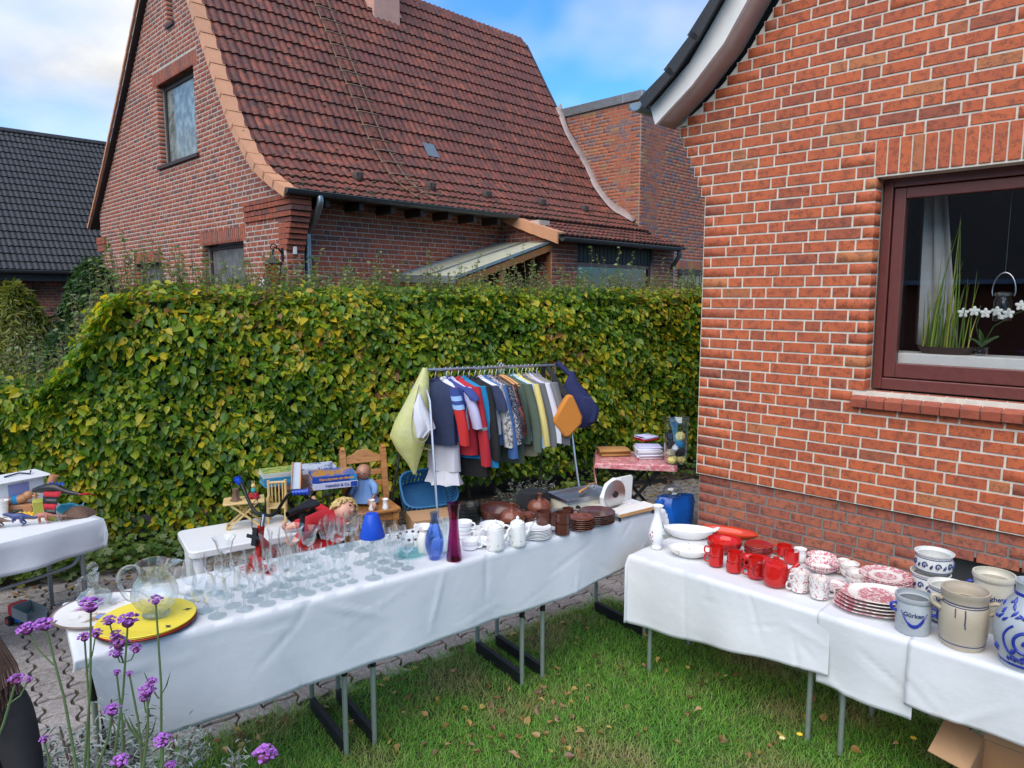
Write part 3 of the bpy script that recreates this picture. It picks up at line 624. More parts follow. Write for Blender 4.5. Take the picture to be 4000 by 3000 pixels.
# ------------------------------------------------------------------ flat-roofed brick block behind
MO = (14.75, 10.2)
mb_ = thing('flat_roofed_block', 'tall modern brick block with flat roof behind the red tiled house', 'building', hw(*MO), HROT)
m = MB(); m.box(0, 0, 0, 12, .4, 7.0); m.box(0, .4, 0, .4, 8, 7.0); mw = m.build('wall', 'mortar_red', mb_, smooth=0)
brickwork(mw, MO, 'Y', 10.2, lay(1.8, 6.98, cut(lambda v: [(14.76, 22)], [(16.6, 18.4, 1.6, 3.02), (16.5, 18.5, 3.02, 3.27)]), seed=12), 'brick_modern', 200)
brickwork(mw, MO, 'X', 14.75, lay(3.3, 6.98, lambda v: [(10.21, 14)], seed=13), 'brick_modern', 100)
m = MB(); m.box(-.06, -.06, 7.0, 12, .5, 7.22); m.box(-.06, .5, 7.0, .5, 8, 7.22); m.build('roof_edge', 'zinc', mb_, smooth=0, bevel=.01)
m = MB()
for k in range(26): m.box(1.76 + k * .0765, -.01, 3.03, 1.825 + k * .0765, .02, 3.26)
tag(m.build('lintel_bricks', 'brick_modern', mw, smooth=0), kind='stuff')
m = MB(); m.box(1.85, -.012, 1.6, 3.65, .01, 3.02); m.build('pane', 'olive_pane', mb_, smooth=0)
m = MB(); m.prism([(1.85, 3.02)] + [(1.85 + .1 * k, 2.9 - .05 * abs(math.sin(k * math.pi / 6))) for k in range(19)] + [(3.65, 3.02)], -.05, -.014, 1); m.box(1.85, -.03, 1.6, 1.92, -.013, 3.0)
for k in range(9): m.box(1.95 + k * .2, -.02, 1.6, 1.958 + k * .2, -.0125, 2.9)
m.box(1.85, -.022, 2.55, 3.65, -.0126, 2.56); m.build('window_trim', 'dark_wood', mb_, smooth=0)
m = MB(); a, b = RP(0.4), RP(7.4)
fl = MB(); fl.sheet([[(14.3 - HO[0] + dx * (1 + .3 * math.sin(t * 3)), RP(t).x - HO[1], RP(t).y + .06 + dz) for dx, dz in ((.22, .02), (.3, .05), (.39, .16))] for t in np.linspace(.5, 4.6, 22)]); fl.build('flashing', 'lead_flashing', nb, solid=.015)
# ------------------------------------------------------------------ black-roofed house on the left
BO = (-6.0, 25.0)
bh = thing('black_roofed_house', 'house with wide black tiled roof beyond the conifers', 'house', hw(*BO), HROT)
BP = Prof([(24.3, 3.05), (29.4, 7.85)])
m = MB(); m.box(0, 0, 0, 18, .3, 3.3); bw = m.build('wall', 'mortar_red', bh, smooth=0)
brickwork(bw, BO, 'Y', 25.0, lay(1.5, 3.2, lambda v: [(2.5, 7.5)], seed=15), 'brick_neighbour', 120)
m = MB(); a, b = BP.p; m.add([(x, p.x - BO[1], p.y - .03) for x, p in ((-.2, a), (18, a), (18, b), (-.2, b))], [(0, 1, 2, 3)]); br = m.build('roof', 'black_board', bh, smooth=0, solid=.05)
tiles(br, BO, BP, 1.5, 10.5, 'tile_black', nobj=300)
m = MB(); gutter(m, BO, -6, 12, 24.24, 3.04, .08); m.build('gutter', 'zinc_dark', bh); m = MB(); m.box(0, -.62, 2.75, 18, -.55, 2.96); m.box(0, -.55, 2.75, 18, .0, 2.78)
for k in range(9): m.bar((1 + k * 2, -.6, 2.8), (1 + k * 2, .0, 2.3), .1, .12)
m.build('eaves_board', 'black_board', bh, smooth=0)
for k in range(24): m = MB(); m.prism([(29.4 - BO[1] + .14 * math.cos(q), 7.82 + .14 * math.sin(q)) for q in np.linspace(0, math.pi, 7)], 7 + k * .4, 7.42 + k * .4, 0); m.build('ridge_tile', 'tile_black', br)
dm = thing('black_gable_house', 'black tiled gable with white bargeboard peeking past the tall brick gable', 'house', hw(8.9, 27.0), HROT)
m = MB(); m.prism([(-2, 0), (2, 0), (2, 6.3), (0, 8.9), (-2, 6.3)], 0, 5, 0); m.build('wall', 'black_board', dm, smooth=0)
m = MB(); m.at((0, 0, 0)); m.bar((-.1, 0, 9.05), (-.1, -2.1, 6.3), .06, .2); m.bar((-.1, 0, 9.05), (-.1, 2.1, 6.3), .06, .2); m.build('bargeboard', 'zinc', dm, smooth=0)
m = MB(); m.bar((2.3, -.0, 9.12), (2.3, -2.2, 6.3), 4.9, .1, (0, 0, 1)); m.bar((2.3, 0, 9.12), (2.3, 2.2, 6.3), 4.9, .1); m.build('roof', 'tile_black', dm, smooth=0)

# ================================================================== near house
NO = (5.35, 3.05)
nh = thing('brick_house', 'orange red brick house with pale joints and a brown framed window', 'house', hw(*NO), HROT)
SO = [(3.32, 3.66), (3.1, 3.79), (2.92, 3.93), (2.72, 4.13), (2.5, 4.42), (2.2, 4.85), (1.6, 5.75), (.4, 7.5)]
def nsp(v):
    b = 3.05 + max(0, min(7, math.floor((v - 3.06) / PITCH_B) + 1)) * .036
    if v > 3.66: b = interp(v, SO)
    return [(-2.2, b)]
nhole = [(-.5, 1.72, 1.6, 3.09)]; nsold = [(-.6, 1.745, 3.09, 3.335)]
m = MB(); wallrows(m, NO, 'X', 5.35, .75, 6.0, cut(nsp, [(-.51, 1.732, 1.59, 3.1)])); wl = m.build('wall', 'mortar_light', nh, smooth=0)
brickwork(wl, NO, 'X', 5.35, lay(.752, 5.6, cut(nsp, nhole + nsold + [(-.6, 1.8, 1.52, 1.6)]), seed=21), 'brick_near', 300, .007, .115)
k = 1.742; i = 0
while k > -.5:
    m = MB(); m.box(-.008, k - .066 - NO[1], 3.096, .112, k - NO[1], 3.33); m.build('lintel_brick', 'brick_near', wl, smooth=0, bevel=.004); k -= .0765
k = 1.80
while k > -.5:
    m = MB(); m.prism([(-.07, 1.535), (.11, 1.59), (.11, 1.515), (-.06, 1.472)], k - .108 - NO[1], k - NO[1], 1); m.build('sill_brick', 'brick_sill', wl, smooth=0, bevel=.004); k -= .1145
m = MB(); m.prism([(-.06, 1.528), (.11, 1.582), (.11, 1.5), (-.04, 1.47)], -.6 - NO[1], 1.795 - NO[1], 1); m.build('sill_joint', 'mortar_grey', wl, smooth=0)
phole = [(.1, 1.33, .1, .49)]
m = MB(); wallrows(m, NO, 'X', 5.385, -.05, .752, cut(lambda v: [(-2.2, 3.04)], [(.09, 1.34, .1, .5)])); pl = m.build('plinth', 'mortar_grey', nh, smooth=0)
brickwork(pl, NO, 'X', 5.385, lay(-.003, .75, cut(lambda v: [(-2.2, 3.04)], phole), seed=23), 'brick_plinth', 150, .006, .115)
m = MB(); m.box(.2, .1 - NO[1], .1, .22, 1.33 - NO[1], .49); cwn = m.build('cellar_window', 'zinc_dark', nh, smooth=0); m = MB(); m.box(.16, .9 - NO[1], .1, .19, .93 - NO[1], .49); m.build('cellar_bar', 'zinc', cwn, smooth=0)
m = MB(); m.box(.302, -.3, -.05, 6, -.001, 3.7); m.box(6, -6, 0, 6.3, 0, 3.7); m.build('side_wall', 'mortar_light', nh, smooth=0)
# window: outer frame, sash, pane, sills
Y = lambda u: u - NO[1]
m = MB(); I0, I1 = .13, .2
for a, b, d, e in ((1.66, 1.72, 1.6, 3.09), (-.5, 1.66, 1.6, 1.68), (-.5, 1.66, 3.02, 3.09)): m.box(I0, Y(a), d, I1, Y(b), e)
wn = m.build('window', 'mahogany', nh, smooth=0, bevel=.006); m = MB()
for a, b, d, e in ((1.578, 1.653, 1.687, 3.013), (-.5, 1.578, 1.687, 1.79), (-.5, 1.578, 2.94, 3.013)): m.box(I0 + .012, Y(a), d, I1 + .012, Y(b), e)
sa_ = m.build('sash', 'mahogany', wn, smooth=0, bevel=.006)
m = MB(); m.box(.175, Y(-.5), 1.79, .181, Y(1.578), 2.94); m.build('pane', 'window_glass', wn, smooth=0)
m = MB(); m.box(.2, Y(-.6), 1.76, .245, Y(1.72), 1.86); m.box(.25, Y(-.6), 1.83, .5, Y(1.72), 1.858); m.build('inner_sill', 'white_paint', nh, smooth=0, bevel=.006)
m = MB(); m.box(.245, Y(-2.4), .9, 4.5, Y(2.8), 3.6); m.f = [tuple(reversed(q)) for q in m.f[:-1]]; m.m = m.m[:-1]; m.build('room', 'interior', nh, smooth=0)
m = MB(); m.sheet([[(.62 + .03 * math.sin(j * 1.9 + z), Y(1.6 - j * .022 * (1 + .7 * (2.9 - z) / 1.0)) - .0, z) for j in range(9)] for z in (3.2, 2.9, 2.6, 2.3, 2.1, 1.9)]); s = mat('curtain', (.55, .56, .57), .9, var=.2); m.build('curtain', 'curtain', nh, solid=.003)
# eaves: white curved bargeboard, soffit, black tiles, gutter
LO = [(3.36, 3.655), (3.3, 3.70), (3.03, 3.90), (2.77, 4.15), (2.57, 4.44), (2.2, 5.02), (1.2, 6.6)]; UP = [(3.41, 3.80), (3.34, 3.85), (3.06, 4.07), (2.86, 4.33), (2.69, 4.56), (2.32, 5.12), (1.32, 6.7)]
m = MB(); n = len(LO); x0, x1 = -.29, -.255
vs_ = [(x, Y(a), z) for x in (x0, x1) for L_ in (LO, UP) for a, z in L_]
F = []
for i in range(n - 1):
    F += [(i, n + i, n + i + 1, i + 1), (2 * n + i, 2 * n + i + 1, 3 * n + i + 1, 3 * n + i), (i, i + 1, 2 * n + i + 1, 2 * n + i), (n + i, 3 * n + i, 3 * n + i + 1, n + i + 1)]
m.add(vs_, F); m.build('bargeboard', 'white_paint', nh, smooth=22)
m = MB(); m.sheet([[(x1, Y(a), z + .012), (.0, Y(a), z + .012)] for a, z in LO]); m.build('soffit', 'soffit', nh, solid=.015)
m = MB(); m.sheet([[(-.34, Y(a) + .03, z + .035), (7, Y(a) + .03, z + .035)] for a, z in UP]); rf = m.build('roof', 'black_board', nh, smooth=50, solid=.03)
UPP = Prof(UP)
for k in range(14):
    a, b = UPP(k * .3), UPP(k * .3 + .34); d = (b - a).normalized(); n_ = Vector((-d.y, d.x)) * -1
    m = MB(); q = [a + n_ * .075, b + n_ * .05, b + n_ * .02, a + n_ * .03]; m.prism([(Y(p.x), p.y) for p in q], -.37, .1, 0); q = [a + n_ * .07 - d * .0, b + n_ * .045, b - n_ * .03, a - n_ * .035]
    m.prism([(Y(p.x), p.y) for p in q], -.40, -.375, 0); m.build('verge_tile', 'tile_black', rf, smooth=0)
m = MB(); gutter(m, NO, 4.98, 11, 3.50, 3.84, .068); m.build('gutter', 'zinc', nh)
m = MB(); m.prism([(Y(a), z + .02) for a, z in SO] + [(Y(-2.2), 7.5), (Y(-2.2), 3.67)], .002, .06, 0); m.build('gable_back', 'mortar_light', nh, smooth=0)
# things on the window sill
def sillp(u, dx=.36): return hw(NO[0] + dx, u, 1.86)
rd = thing('reed_plant', 'tall green reed plant in brown tray inside the window', 'plant', sillp(1.32), HROT)
m = MB(); m.lathe([(0, 0), (.1, 0), (.12, .05), (.11, .05), (.1, .035), (0, .035)], 20, .9, 1.5); m.build('tray', 'dark_wood', rd)
s = NT('reed'); c = s.ramp(s.rnd(), [(0, (.06, .14, .02)), (.6, (.16, .27, .03)), (1, (.36, .34, .05))]); s.bsdf(c, .45)
for i in range(46):
    m = MB(); x, y = random.uniform(-.06, .06), random.uniform(-.14, .14); h = random.choice([.35, .4, .5, .55, .62, .9]) * random.uniform(.8, 1.1); lx, ly = random.uniform(-.08, .08), random.uniform(-.28, .1) * h * .6
    m.tube([(x, y, .03), (x + lx * .3, y + ly * .35, h * .5), (x + lx, y + ly, h)], [.0055, .0045, .0008], 4); m.build('reed_blade', 'reed', rd)
oc = thing('orchid', 'white orchid with round leaves standing beside the reeds in the window', 'plant', sillp(1.1, .33), HROT)
mat('petal_white', (.85, .84, .78), .5, var=.05); mat('leaf_dark', (.045, .12, .03), .4, var=.25)
m = MB(); m.lathe([(0, 0), (.035, 0), (.045, .06), (.04, .06), (0, .05)], 14); m.build('pot', 'glass_thin', oc)
for k, (a, l_) in enumerate(((1.3, .13), (2.2, .1), (4.3, .14), (5.2, .12))):
    m = MB(); m.at((0, 0, .05), (0, -.5 if k else -1.2, a)); m.sheet([[(l_ * t, w * .03 * math.sin(math.pi * (t * .92 + .08)), .05 * t - .03 * t * t + abs(w) * .008) for w in (-1, 0, 1)] for t in np.linspace(0, 1, 7)]); m.build('leaf', 'leaf_dark', oc, solid=.003)
for k in range(2):
    m = MB(); m.tube([(0, 0, .05), (.0, .04 - .1 * k, .2), (0, .02 - .2 * k, .29), (0, -.1 - .12 * k, .31)], .0025, 5); st = m.build('stem', 'leaf_dark', oc)
for k in range(6):
    m = MB(); cx_, cz_ = .12 - .065 * k, .29 + .012 * (k % 2) + (.04 if k == 5 else 0)
    for j in range(5): m.at((-.01, cx_, cz_), (2 * math.pi * j / 5, 0, 0)); m.ball((0, 0, .018), (.004, .012, .018), 8, 6)
    m.at().ball((-.02, cx_, cz_), .006, 6, 4); m.build('flower', 'petal_white', oc)
jl = thing('jar_lantern', 'glass jar lantern with wire handle hanging inside the window', 'lantern', hw(NO[0] + .34, 1.0, 2.1), HROT)
m = MB(); m.lathe([(0, 0), (.05, 0), (.055, .01), (.055, .13), (.045, .155), (.045, .17), (.042, .17), (.042, .153), (.051, .128), (.051, .012), (0, .008)], 20); m.build('jar', 'glass_thin', jl)
m = MB(); m.lathe([(.05, .168), (.052, .185), (.045, .19), (0, .195)], 20); m.tube([(0, .06, .165)] + [(0, .066 * math.cos(a), .19 + .13 * math.sin(a)) for a in np.linspace(0, math.pi, 12)] + [(0, -.06, .165)], .004, 6); m.tube([(0, 0, .32), (0, 0, .9)], .0012, 4); m.build('handle', 'steel', jl)
m = MB(); m.lathe([(0, .012), (.022, .012), (.022, .04), (0, .04)], 12); m.build('candle', 'petal_white', jl)
# ------------------------------------------------------------------ house across the street (seen in the pane)
op = thing('opposite_house', 'dark roofed house across the street mirrored in the window pane', 'house', hw(-15, -2), HROT)
m = MB(); m.box(-6, -9, 0, 0, 12, 2.9); m.build('wall', 'brick_plinth', op, smooth=0)
m = MB(); m.add([(.6, -9, 2.8), (.6, 12, 2.8), (-5, 12, 9), (-5, -9, 9)], [(0, 1, 2, 3)]); m.add([(-11, -9, 2.8), (-11, 12, 2.8), (-5, 12, 9), (-5, -9, 9)], [(3, 2, 1, 0)]); m.build('roof', 'tile_black', op, smooth=0)
m = MB(); m.prism([(-2.5, 3.2), (4.5, 3.2), (3.2, 5.6), (-1.2, 5.6)], -3, .2, 0); m.build('dormer', 'black_board', op, smooth=0)
mat('blue_trim', (.28, .36, .5), .5, var=.1); m = MB()
for a, b in (((-2.7, 3.1), (-1.3, 5.75)), ((-1.3, 5.75), (3.3, 5.75)), ((3.3, 5.75), (4.7, 3.1)), ((-9, 2.75), (12, 2.75))): m.bar((.62, a[0], a[1]), (.62, b[0], b[1]), .12, .14)
for y in (-.6, .9, 2.4):
    for a, b in (((y, 3.6), (y, 4.9)), ((y + 1.2, 3.6), (y + 1.2, 4.9)), ((y, 3.6), (y + 1.2, 3.6)), ((y, 4.9), (y + 1.2, 4.9))): m.bar((.25, *a), (.25, *b), .08, .1)
m.build('window_trim', 'blue_trim', op, smooth=0)

# ================================================================== plants
def leafmat(name, stops, patch=None, trans=.42):
    s = NT(name); geo = s.n('ShaderNodeNewGeometry').outputs['Position']; r_ = s.rnd()
    if patch: r_ = s.math('ADD', s.math('MULTIPLY', r_, .78), s.math('MULTIPLY', s.ramp(s.noise(patch, 3, .5, geo), [(.36, 0), (.68, 1)]), .3))
    c = s.ramp(r_, stops); c = s.mix(s.math('MULTIPLY', s.noise(60, 2, .5, geo), .3), c, (.03, .05, .01)); b = s.bsdf(c, .38)
    t = s.n('ShaderNodeBsdfTranslucent'); s.l(s.mix(.5, c, s.mix(1, c, (1.5, 1.4, .5), 'MULTIPLY')), t.inputs[0]); mx = s.n('ShaderNodeMixShader'); mx.inputs[0].default_value = trans
    s.l(b.outputs[0], mx.inputs[1]); s.l(t.outputs[0], mx.inputs[2]); s.l(mx.outputs[0], s.out.inputs[0])
leafmat('hedge_leaf', [(0, (.04, .12, .012)), (.25, (.085, .21, .018)), (.45, (.15, .31, .02)), (.65, (.34, .44, .025)), (.82, (.62, .56, .03)), (.94, (.78, .56, .03)), (1, (.42, .2, .08))], 1.1, .5)
leafmat('shoot_leaf', [(0, (.10, .18, .05)), (.6, (.2, .29, .08)), (1, (.36, .36, .14))])
leafmat('conifer_dark', [(0, (.02, .06, .015)), (1, (.06, .14, .03))]); leafmat('conifer_gold', [(0, (.09, .13, .015)), (1, (.28, .28, .035))])
leafmat('cover_leaf', [(0, (.05, .12, .02)), (.7, (.13, .22, .035)), (.93, (.24, .26, .05)), (1, (.36, .17, .06))], 2)
leafmat('silver_leaf', [(0, (.22, .26, .24)), (1, (.40, .45, .42))], trans=.2); leafmat('lime_leaf', [(0, (.12, .2, .03)), (1, (.3, .36, .06))])
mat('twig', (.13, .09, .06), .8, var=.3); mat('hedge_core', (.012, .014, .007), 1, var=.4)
LEAF = np.array([(0, 0, 0), (.29, .2, .06), (.30, .55, .07), (0, 1, -.08), (-.30, .55, .07), (-.29, .2, .06)]); LF = np.array([(0, 1, 2, 3), (0, 3, 4, 5)])
def leaves(pos, nrm, axis, size, tmpl=LEAF, lf=LF, curl=True):
    n = len(pos); ax = axis - nrm * (axis * nrm).sum(1)[:, None]; ax /= np.linalg.norm(ax, axis=1)[:, None] + 1e-9; sd = np.cross(ax, nrm)
    T = np.broadcast_to(tmpl, (n, *tmpl.shape)).copy(); T[:, :, 2] *= NR.uniform(-1, 2.5, n)[:, None]
    V = pos[:, None] + (sd[:, None] * T[:, :, :1] + ax[:, None] * T[:, :, 1:2] + nrm[:, None] * T[:, :, 2:]) * size[:, None, None]
    k = tmpl.shape[0]; F = (np.arange(n) * k)[:, None, None] + lf[None]; return V.reshape(-1, 3), F.reshape(-1, lf.shape[1])
def unit(a): return a / (np.linalg.norm(a, axis=1)[:, None] + 1e-9)
hd3 = np.array([HD.x, HD.y, 0]); hn3 = np.array([HN.x, HN.y, 0])
def hedge_h(s_): return 1.52 + .80 / (1 + np.exp(-(s_ + .36) * 11)) + .012 * np.sin(s_ * 4.1) + .012 * np.sin(s_ * 9.7)
hedge = thing('beech_hedge', 'tall clipped beech hedge with yellowing leaves behind the tables', 'hedge', (0, 0, 0))
n = 44000; s_ = NR.uniform(-1.9, 8.6, n); hh = hedge_h(s_); t = NR.uniform(0, 1, n) ** .9; z = .2 + (hh - .2) * t
bulge = .035 * np.sin(s_ * 2.3 + z * 2) + .03 * np.sin(s_ * 5.1 - z * 3.7) + .03 * np.sin(z * 7 + s_ * 3) + .02 * np.sin(z * 15 + s_ * 11)
dep = NR.exponential(.06, n) - .02; inset = np.maximum(0, z - (hh - .22)) ** 1.0 * .55
out = bulge - dep - inset - .12 * np.maximum(0, .55 - z)
pos = np.array([H0.x, H0.y, 0]) + hd3 * s_[:, None] + hn3 * out[:, None]; pos[:, 2] = z
nrm = unit(hn3 * 1.0 + np.array([0, 0, .75]) + NR.normal(0, .55, (n, 3))); axs = np.array([0, 0, -1.]) + hn3 * .45 + NR.normal(0, .5, (n, 3)); sz = NR.gamma(9, .0075, n).clip(.035, .12)
# leaves on the flat top
n2 = 8000; s2 = NR.uniform(-1.9, 8.6, n2); o2 = -NR.uniform(0, .8, n2); p2 = np.array([H0.x, H0.y, 0]) + hd3 * s2[:, None] + hn3 * o2[:, None]; p2[:, 2] = hedge_h(s2) + NR.normal(0, .03, n2) - .05 * (o2 > -.12)
pos = np.concatenate([pos, p2]); nrm = np.concatenate([nrm, unit(np.array([0, 0, 1.]) + hn3 * .4 + NR.normal(0, .4, (n2, 3)))]); axs = np.concatenate([axs, NR.normal(0, 1, (n2, 3)) + hn3 * .4]); sz = np.concatenate([sz, NR.uniform(.045, .08, n2)])
# the end of the tall part turns the corner on the left
n3 = 2600; z3 = NR.uniform(1.35, 2.3, n3); s3 = -.36 + np.log((z3 - 1.52).clip(.03) / (2.33 - z3).clip(.03)) / 11 - NR.exponential(.03, n3) * 0; o3 = -NR.uniform(-.1, .8, n3)
p3 = np.array([H0.x, H0.y, 0]) + hd3 * (s3.clip(-.8, .2) + NR.normal(0, .05, n3))[:, None] + hn3 * o3[:, None]; p3[:, 2] = z3
pos = np.concatenate([pos, p3]); nrm = np.concatenate([nrm, unit(-hd3 + np.array([0, 0, .6]) + NR.normal(0, .5, (n3, 3)))]); axs = np.concatenate([axs, np.array([0, 0, -1.]) - hd3 * .4 + NR.normal(0, .5, (n3, 3))]); sz = np.concatenate([sz, NR.uniform(.05, .09, n3)])
fr, dd = seen(pos); key = np.where(fr & (np.arange(len(pos)) < n) & (dep.tolist() + [1] * (n2 + n3) < np.full(len(pos), .01) if False else fr), dd, 1e6); own = np.argsort(key)[:300]; rest = np.setdiff1d(np.arange(len(pos)), own)
V_, F_ = leaves(pos[rest], nrm[rest], axs[rest], sz[rest]); raw('foliage', V_, F_, 'hedge_leaf', hedge, 'stuff')
LM = []
for k in range(4):
    me = bpy.data.meshes.new('leaf'); T = LEAF.copy(); T[:, 2] *= (-1, .5, 1.5, 2.5)[k]; me.from_pydata([tuple(p) for p in T], [], [tuple(int(v) for v in f) for f in LF]); me.materials.append(MAT('hedge_leaf')); LM.append(me)
for j, i in enumerate(own):
    nz = Vector(nrm[i]); ay = Vector(axs[i]); ay = (ay - nz * ay.dot(nz)).normalized(); ax_ = ay.cross(nz); o = bpy.data.objects.new('leaf', LM[j % 4]); COL.objects.link(o); o.parent = hedge
    o.matrix_basis = Matrix.Translation(pos[i]) @ Matrix((ax_, ay, nz)).transposed().to_4x4() @ Matrix.Diagonal((sz[i],) * 3 + (1,))
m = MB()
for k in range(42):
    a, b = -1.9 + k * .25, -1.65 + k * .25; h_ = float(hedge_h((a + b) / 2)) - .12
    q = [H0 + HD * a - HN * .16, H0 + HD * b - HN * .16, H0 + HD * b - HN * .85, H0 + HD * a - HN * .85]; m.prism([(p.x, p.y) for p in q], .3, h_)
tag(m.build('light_block_core', 'hedge_core', hedge, smooth=0), kind='stuff')  # dark solid added inside the hedge to block light between the leaves
m = MB()
for k in range(30):
    p = H0 + HD * (-1.7 + k * .35) - HN * random.uniform(.15, .4); m.tube([(p.x, p.y, 0), (p.x + random.uniform(-.1, .1), p.y + .05, .5)], .018, 5)
tag(m.build('stems', 'twig', hedge), kind='stuff')
# young shoots above the clipped top
m = MB(); LPos = []; LN = []; LA = []; LS = []
for k in range(780):
    a = random.uniform(-1.2, 8.2); lift = .1 + abs(random.gauss(0, .14)) + (.22 * max(0, 1 - abs(a + .15) / .9)); px_ = H0 + HD * a - HN * random.uniform(.02, .75); h0 = float(hedge_h(a)) - .1
    b = Vector((px_.x, px_.y, h0)); tp = b + Vector((random.gauss(0, .07), random.gauss(0, .07), lift + .1)); md = b.lerp(tp, .5) + Vector((random.gauss(0, .02), random.gauss(0, .02), 0)); m.tube([b, md, tp], [.0035, .003, .0015], 4, False)
    nl = int(5 + lift * 22)
    for j in range(nl):
        f = (j + .5) / nl; c_ = b.lerp(md, f * 2) if f < .5 else md.lerp(tp, f * 2 - 1); LPos.append(c_); ang = random.uniform(0, 6.28); LA.append((math.cos(ang), math.sin(ang), random.uniform(-.1, .7))); LN.append((random.gauss(0, .5), random.gauss(0, .5), 1)); LS.append(random.uniform(.028, .058))
tag(m.build('shoot_stems', 'twig', hedge), kind='stuff'); V_, F_ = leaves(np.array(LPos), unit(np.array(LN)), np.array(LA), np.array(LS)); raw('shoot_leaves', V_, F_, 'shoot_leaf', hedge, 'stuff')
bed = [H0 + HD * -2.5 + HN * .33, H0 + HD * 8 + HN * .33, H0 + HD * 8 - HN * .9, H0 + HD * -2.5 - HN * .9]
tag(MB().prism([(p.x, p.y) for p in bed], -.05, .006).build('flower_bed', 'soil', smooth=0), 'dark soil bed along the foot of the hedge', kind='structure')
# lobed ground cover
LOB = [(0, 0, 0)]; 
for k in range(11): a = -2.3 + 4.6 * k / 10; r_ = 1.0 if k % 2 == 0 else .62; LOB.append((r_ * math.sin(a) * .55, .45 + r_ * math.cos(a) * .55, .04 * (k % 2)))
LOB = np.array(LOB); LOBF = np.array([(0, k, k + 1) for k in range(1, 11)])
def cover(name, n, a0, a1, o0, o1, mname, label, size, zr=(.05, .2)):
    s_ = NR.uniform(a0, a1, n); o_ = NR.uniform(o0, o1, n); p = np.array([H0.x, H0.y, 0]) + hd3 * s_[:, None] + hn3 * o_[:, None]; p[:, 2] = NR.uniform(*zr, n)
    V_, F_ = leaves(p, unit(np.array([.1, -.35, 1.]) + NR.normal(0, .35, (n, 3))), NR.normal(0, 1, (n, 3)) + np.array([0, -.4, 0]), NR.uniform(*size, n), LOB, LOBF); return tag(raw(name, V_, F_, mname), label, 'ground cover', kind='stuff')
cover('ground_cover', 1000, -1.7, .75, -.05, .5, 'cover_leaf', 'low lobed green leaves carpeting the hedge foot', (.05, .085))
cover('ground_cover', 220, 4.3, 7.2, .0, .42, 'cover_leaf', 'sparse green weeds along the hedge foot beside the pink table', (.04, .07))
n = 900; s_ = NR.uniform(-2, 8, n); o_ = NR.uniform(-.1, .75, n) ** 1; p = np.array([H0.x, H0.y, 0]) + hd3 * s_[:, None] + hn3 * o_[:, None]; p[:, 2] = .014
leafmat('dead_leaf', [(0, (.16, .08, .04)), (.5, (.33, .17, .07)), (.8, (.45, .3, .08)), (1, (.55, .42, .1))], trans=.15)
V_, F_ = leaves(p, unit(np.array([0, 0, 1.]) + NR.normal(0, .25, (n, 3))), NR.normal(0, 1, (n, 3)), NR.uniform(.03, .055, n)); tag(raw('leaf_litter', V_, F_, 'dead_leaf'), 'brown and yellow leaf litter strewn before the hedge', 'leaf litter', kind='stuff')
def tuft(name, label, loc, h, spread, n, mname, size, cat='plant', narrow=1.0, droop=.3, stems=7, low=.15):
    r_ = thing(name, label, cat, loc); LP_ = []; LN_ = []; LA_ = []; m = MB()
    for k in range(stems):
        a = random.uniform(0, 6.28); rr = random.random() ** .5 * spread; tp = Vector((rr * math.cos(a), rr * math.sin(a), h * random.uniform(.6, 1) * (1 - .4 * rr / spread))); m.tube([(0, 0, 0), tp * .5 + Vector((0, 0, .05)), tp], [.008, .005, .003], 4)
        for j in range(n // stems):
            f = random.uniform(low, 1); ang = random.uniform(0, 6.28); LP_.append(tp * f + Vector((random.gauss(0, .02), random.gauss(0, .02), random.gauss(0, .02)))); LA_.append((math.cos(ang), math.sin(ang), random.uniform(-droop, .8))); LN_.append((random.gauss(0, .4), random.gauss(0, .4), 1))
    m.build('stem', 'twig', r_); T = LEAF.copy(); T[:, 0] *= narrow; V_, F_ = leaves(np.array(LP_), unit(np.array(LN_)), np.array(LA_), NR.uniform(size * .7, size * 1.2, len(LP_)), T); raw('foliage', V_, F_, mname, r_, 'stuff'); return r_
tuft('silver_shrub', 'grey blue lavender tuft at the hedge foot below the coats', tuple(G(2020, 1975)), .3, .3, 420, 'silver_leaf', .045, narrow=.5)
tuft('silver_shrub', 'grey blue lavender tuft beside the rack foot near the lime plant', tuple(G(2115, 1950)), .32, .22, 300, 'silver_leaf', .045, narrow=.5)
tuft('lime_plant', 'lime green leafy plant between rack foot and hat', tuple(G(2190, 1960)), .28, .28, 240, 'lime_leaf', .07)
tuft('leafy_weed', 'bright green weed under the hedge beside the pink cloth', tuple(G(2365, 1890)), .22, .18, 120, 'cover_leaf', .07)
def conifer(label, loc, h, w, n, mname, cat='conifer'):
    r_ = thing('conifer', label, cat, loc); m = MB(); m.tube([(0, 0, 0), (0, 0, h * .9)], [.06, .01], 6); m.build('trunk', 'twig', r_); f = NR.uniform(0, 1, n) ** .8; a = NR.uniform(0, 6.28, n)
    rr = w * (1 - f) ** .6 * (.55 + .45 * NR.uniform(0, 1, n) ** .4) * (1 + .18 * np.sin(a * 5 + f * 9)); p = np.stack([rr * np.cos(a), rr * np.sin(a), .05 + f * h], 1); o_ = np.stack([np.cos(a), np.sin(a), 0 * a], 1)
    T = LEAF.copy(); T[:, 0] *= .28; V_, F_ = leaves(p, unit(o_ + np.array([0, 0, .7]) + NR.normal(0, .5, (n, 3))), o_ * .6 + np.array([0, 0, -.35]) + NR.normal(0, .55, (n, 3)), NR.uniform(.07, .17, n), T); raw('crown', V_, F_, mname, r_, 'stuff'); return r_
conifer('feathery dark green conifer before the black roof', tuple(Dp(395, 1500, 10.5).to_2d()) + (0,), 2.75, .95, 7000, 'conifer_dark')
conifer('lower dark green conifer shoulder beside the golden one', tuple(Dp(255, 1500, 9.6).to_2d()) + (0,), 1.75, .9, 5000, 'conifer_dark')
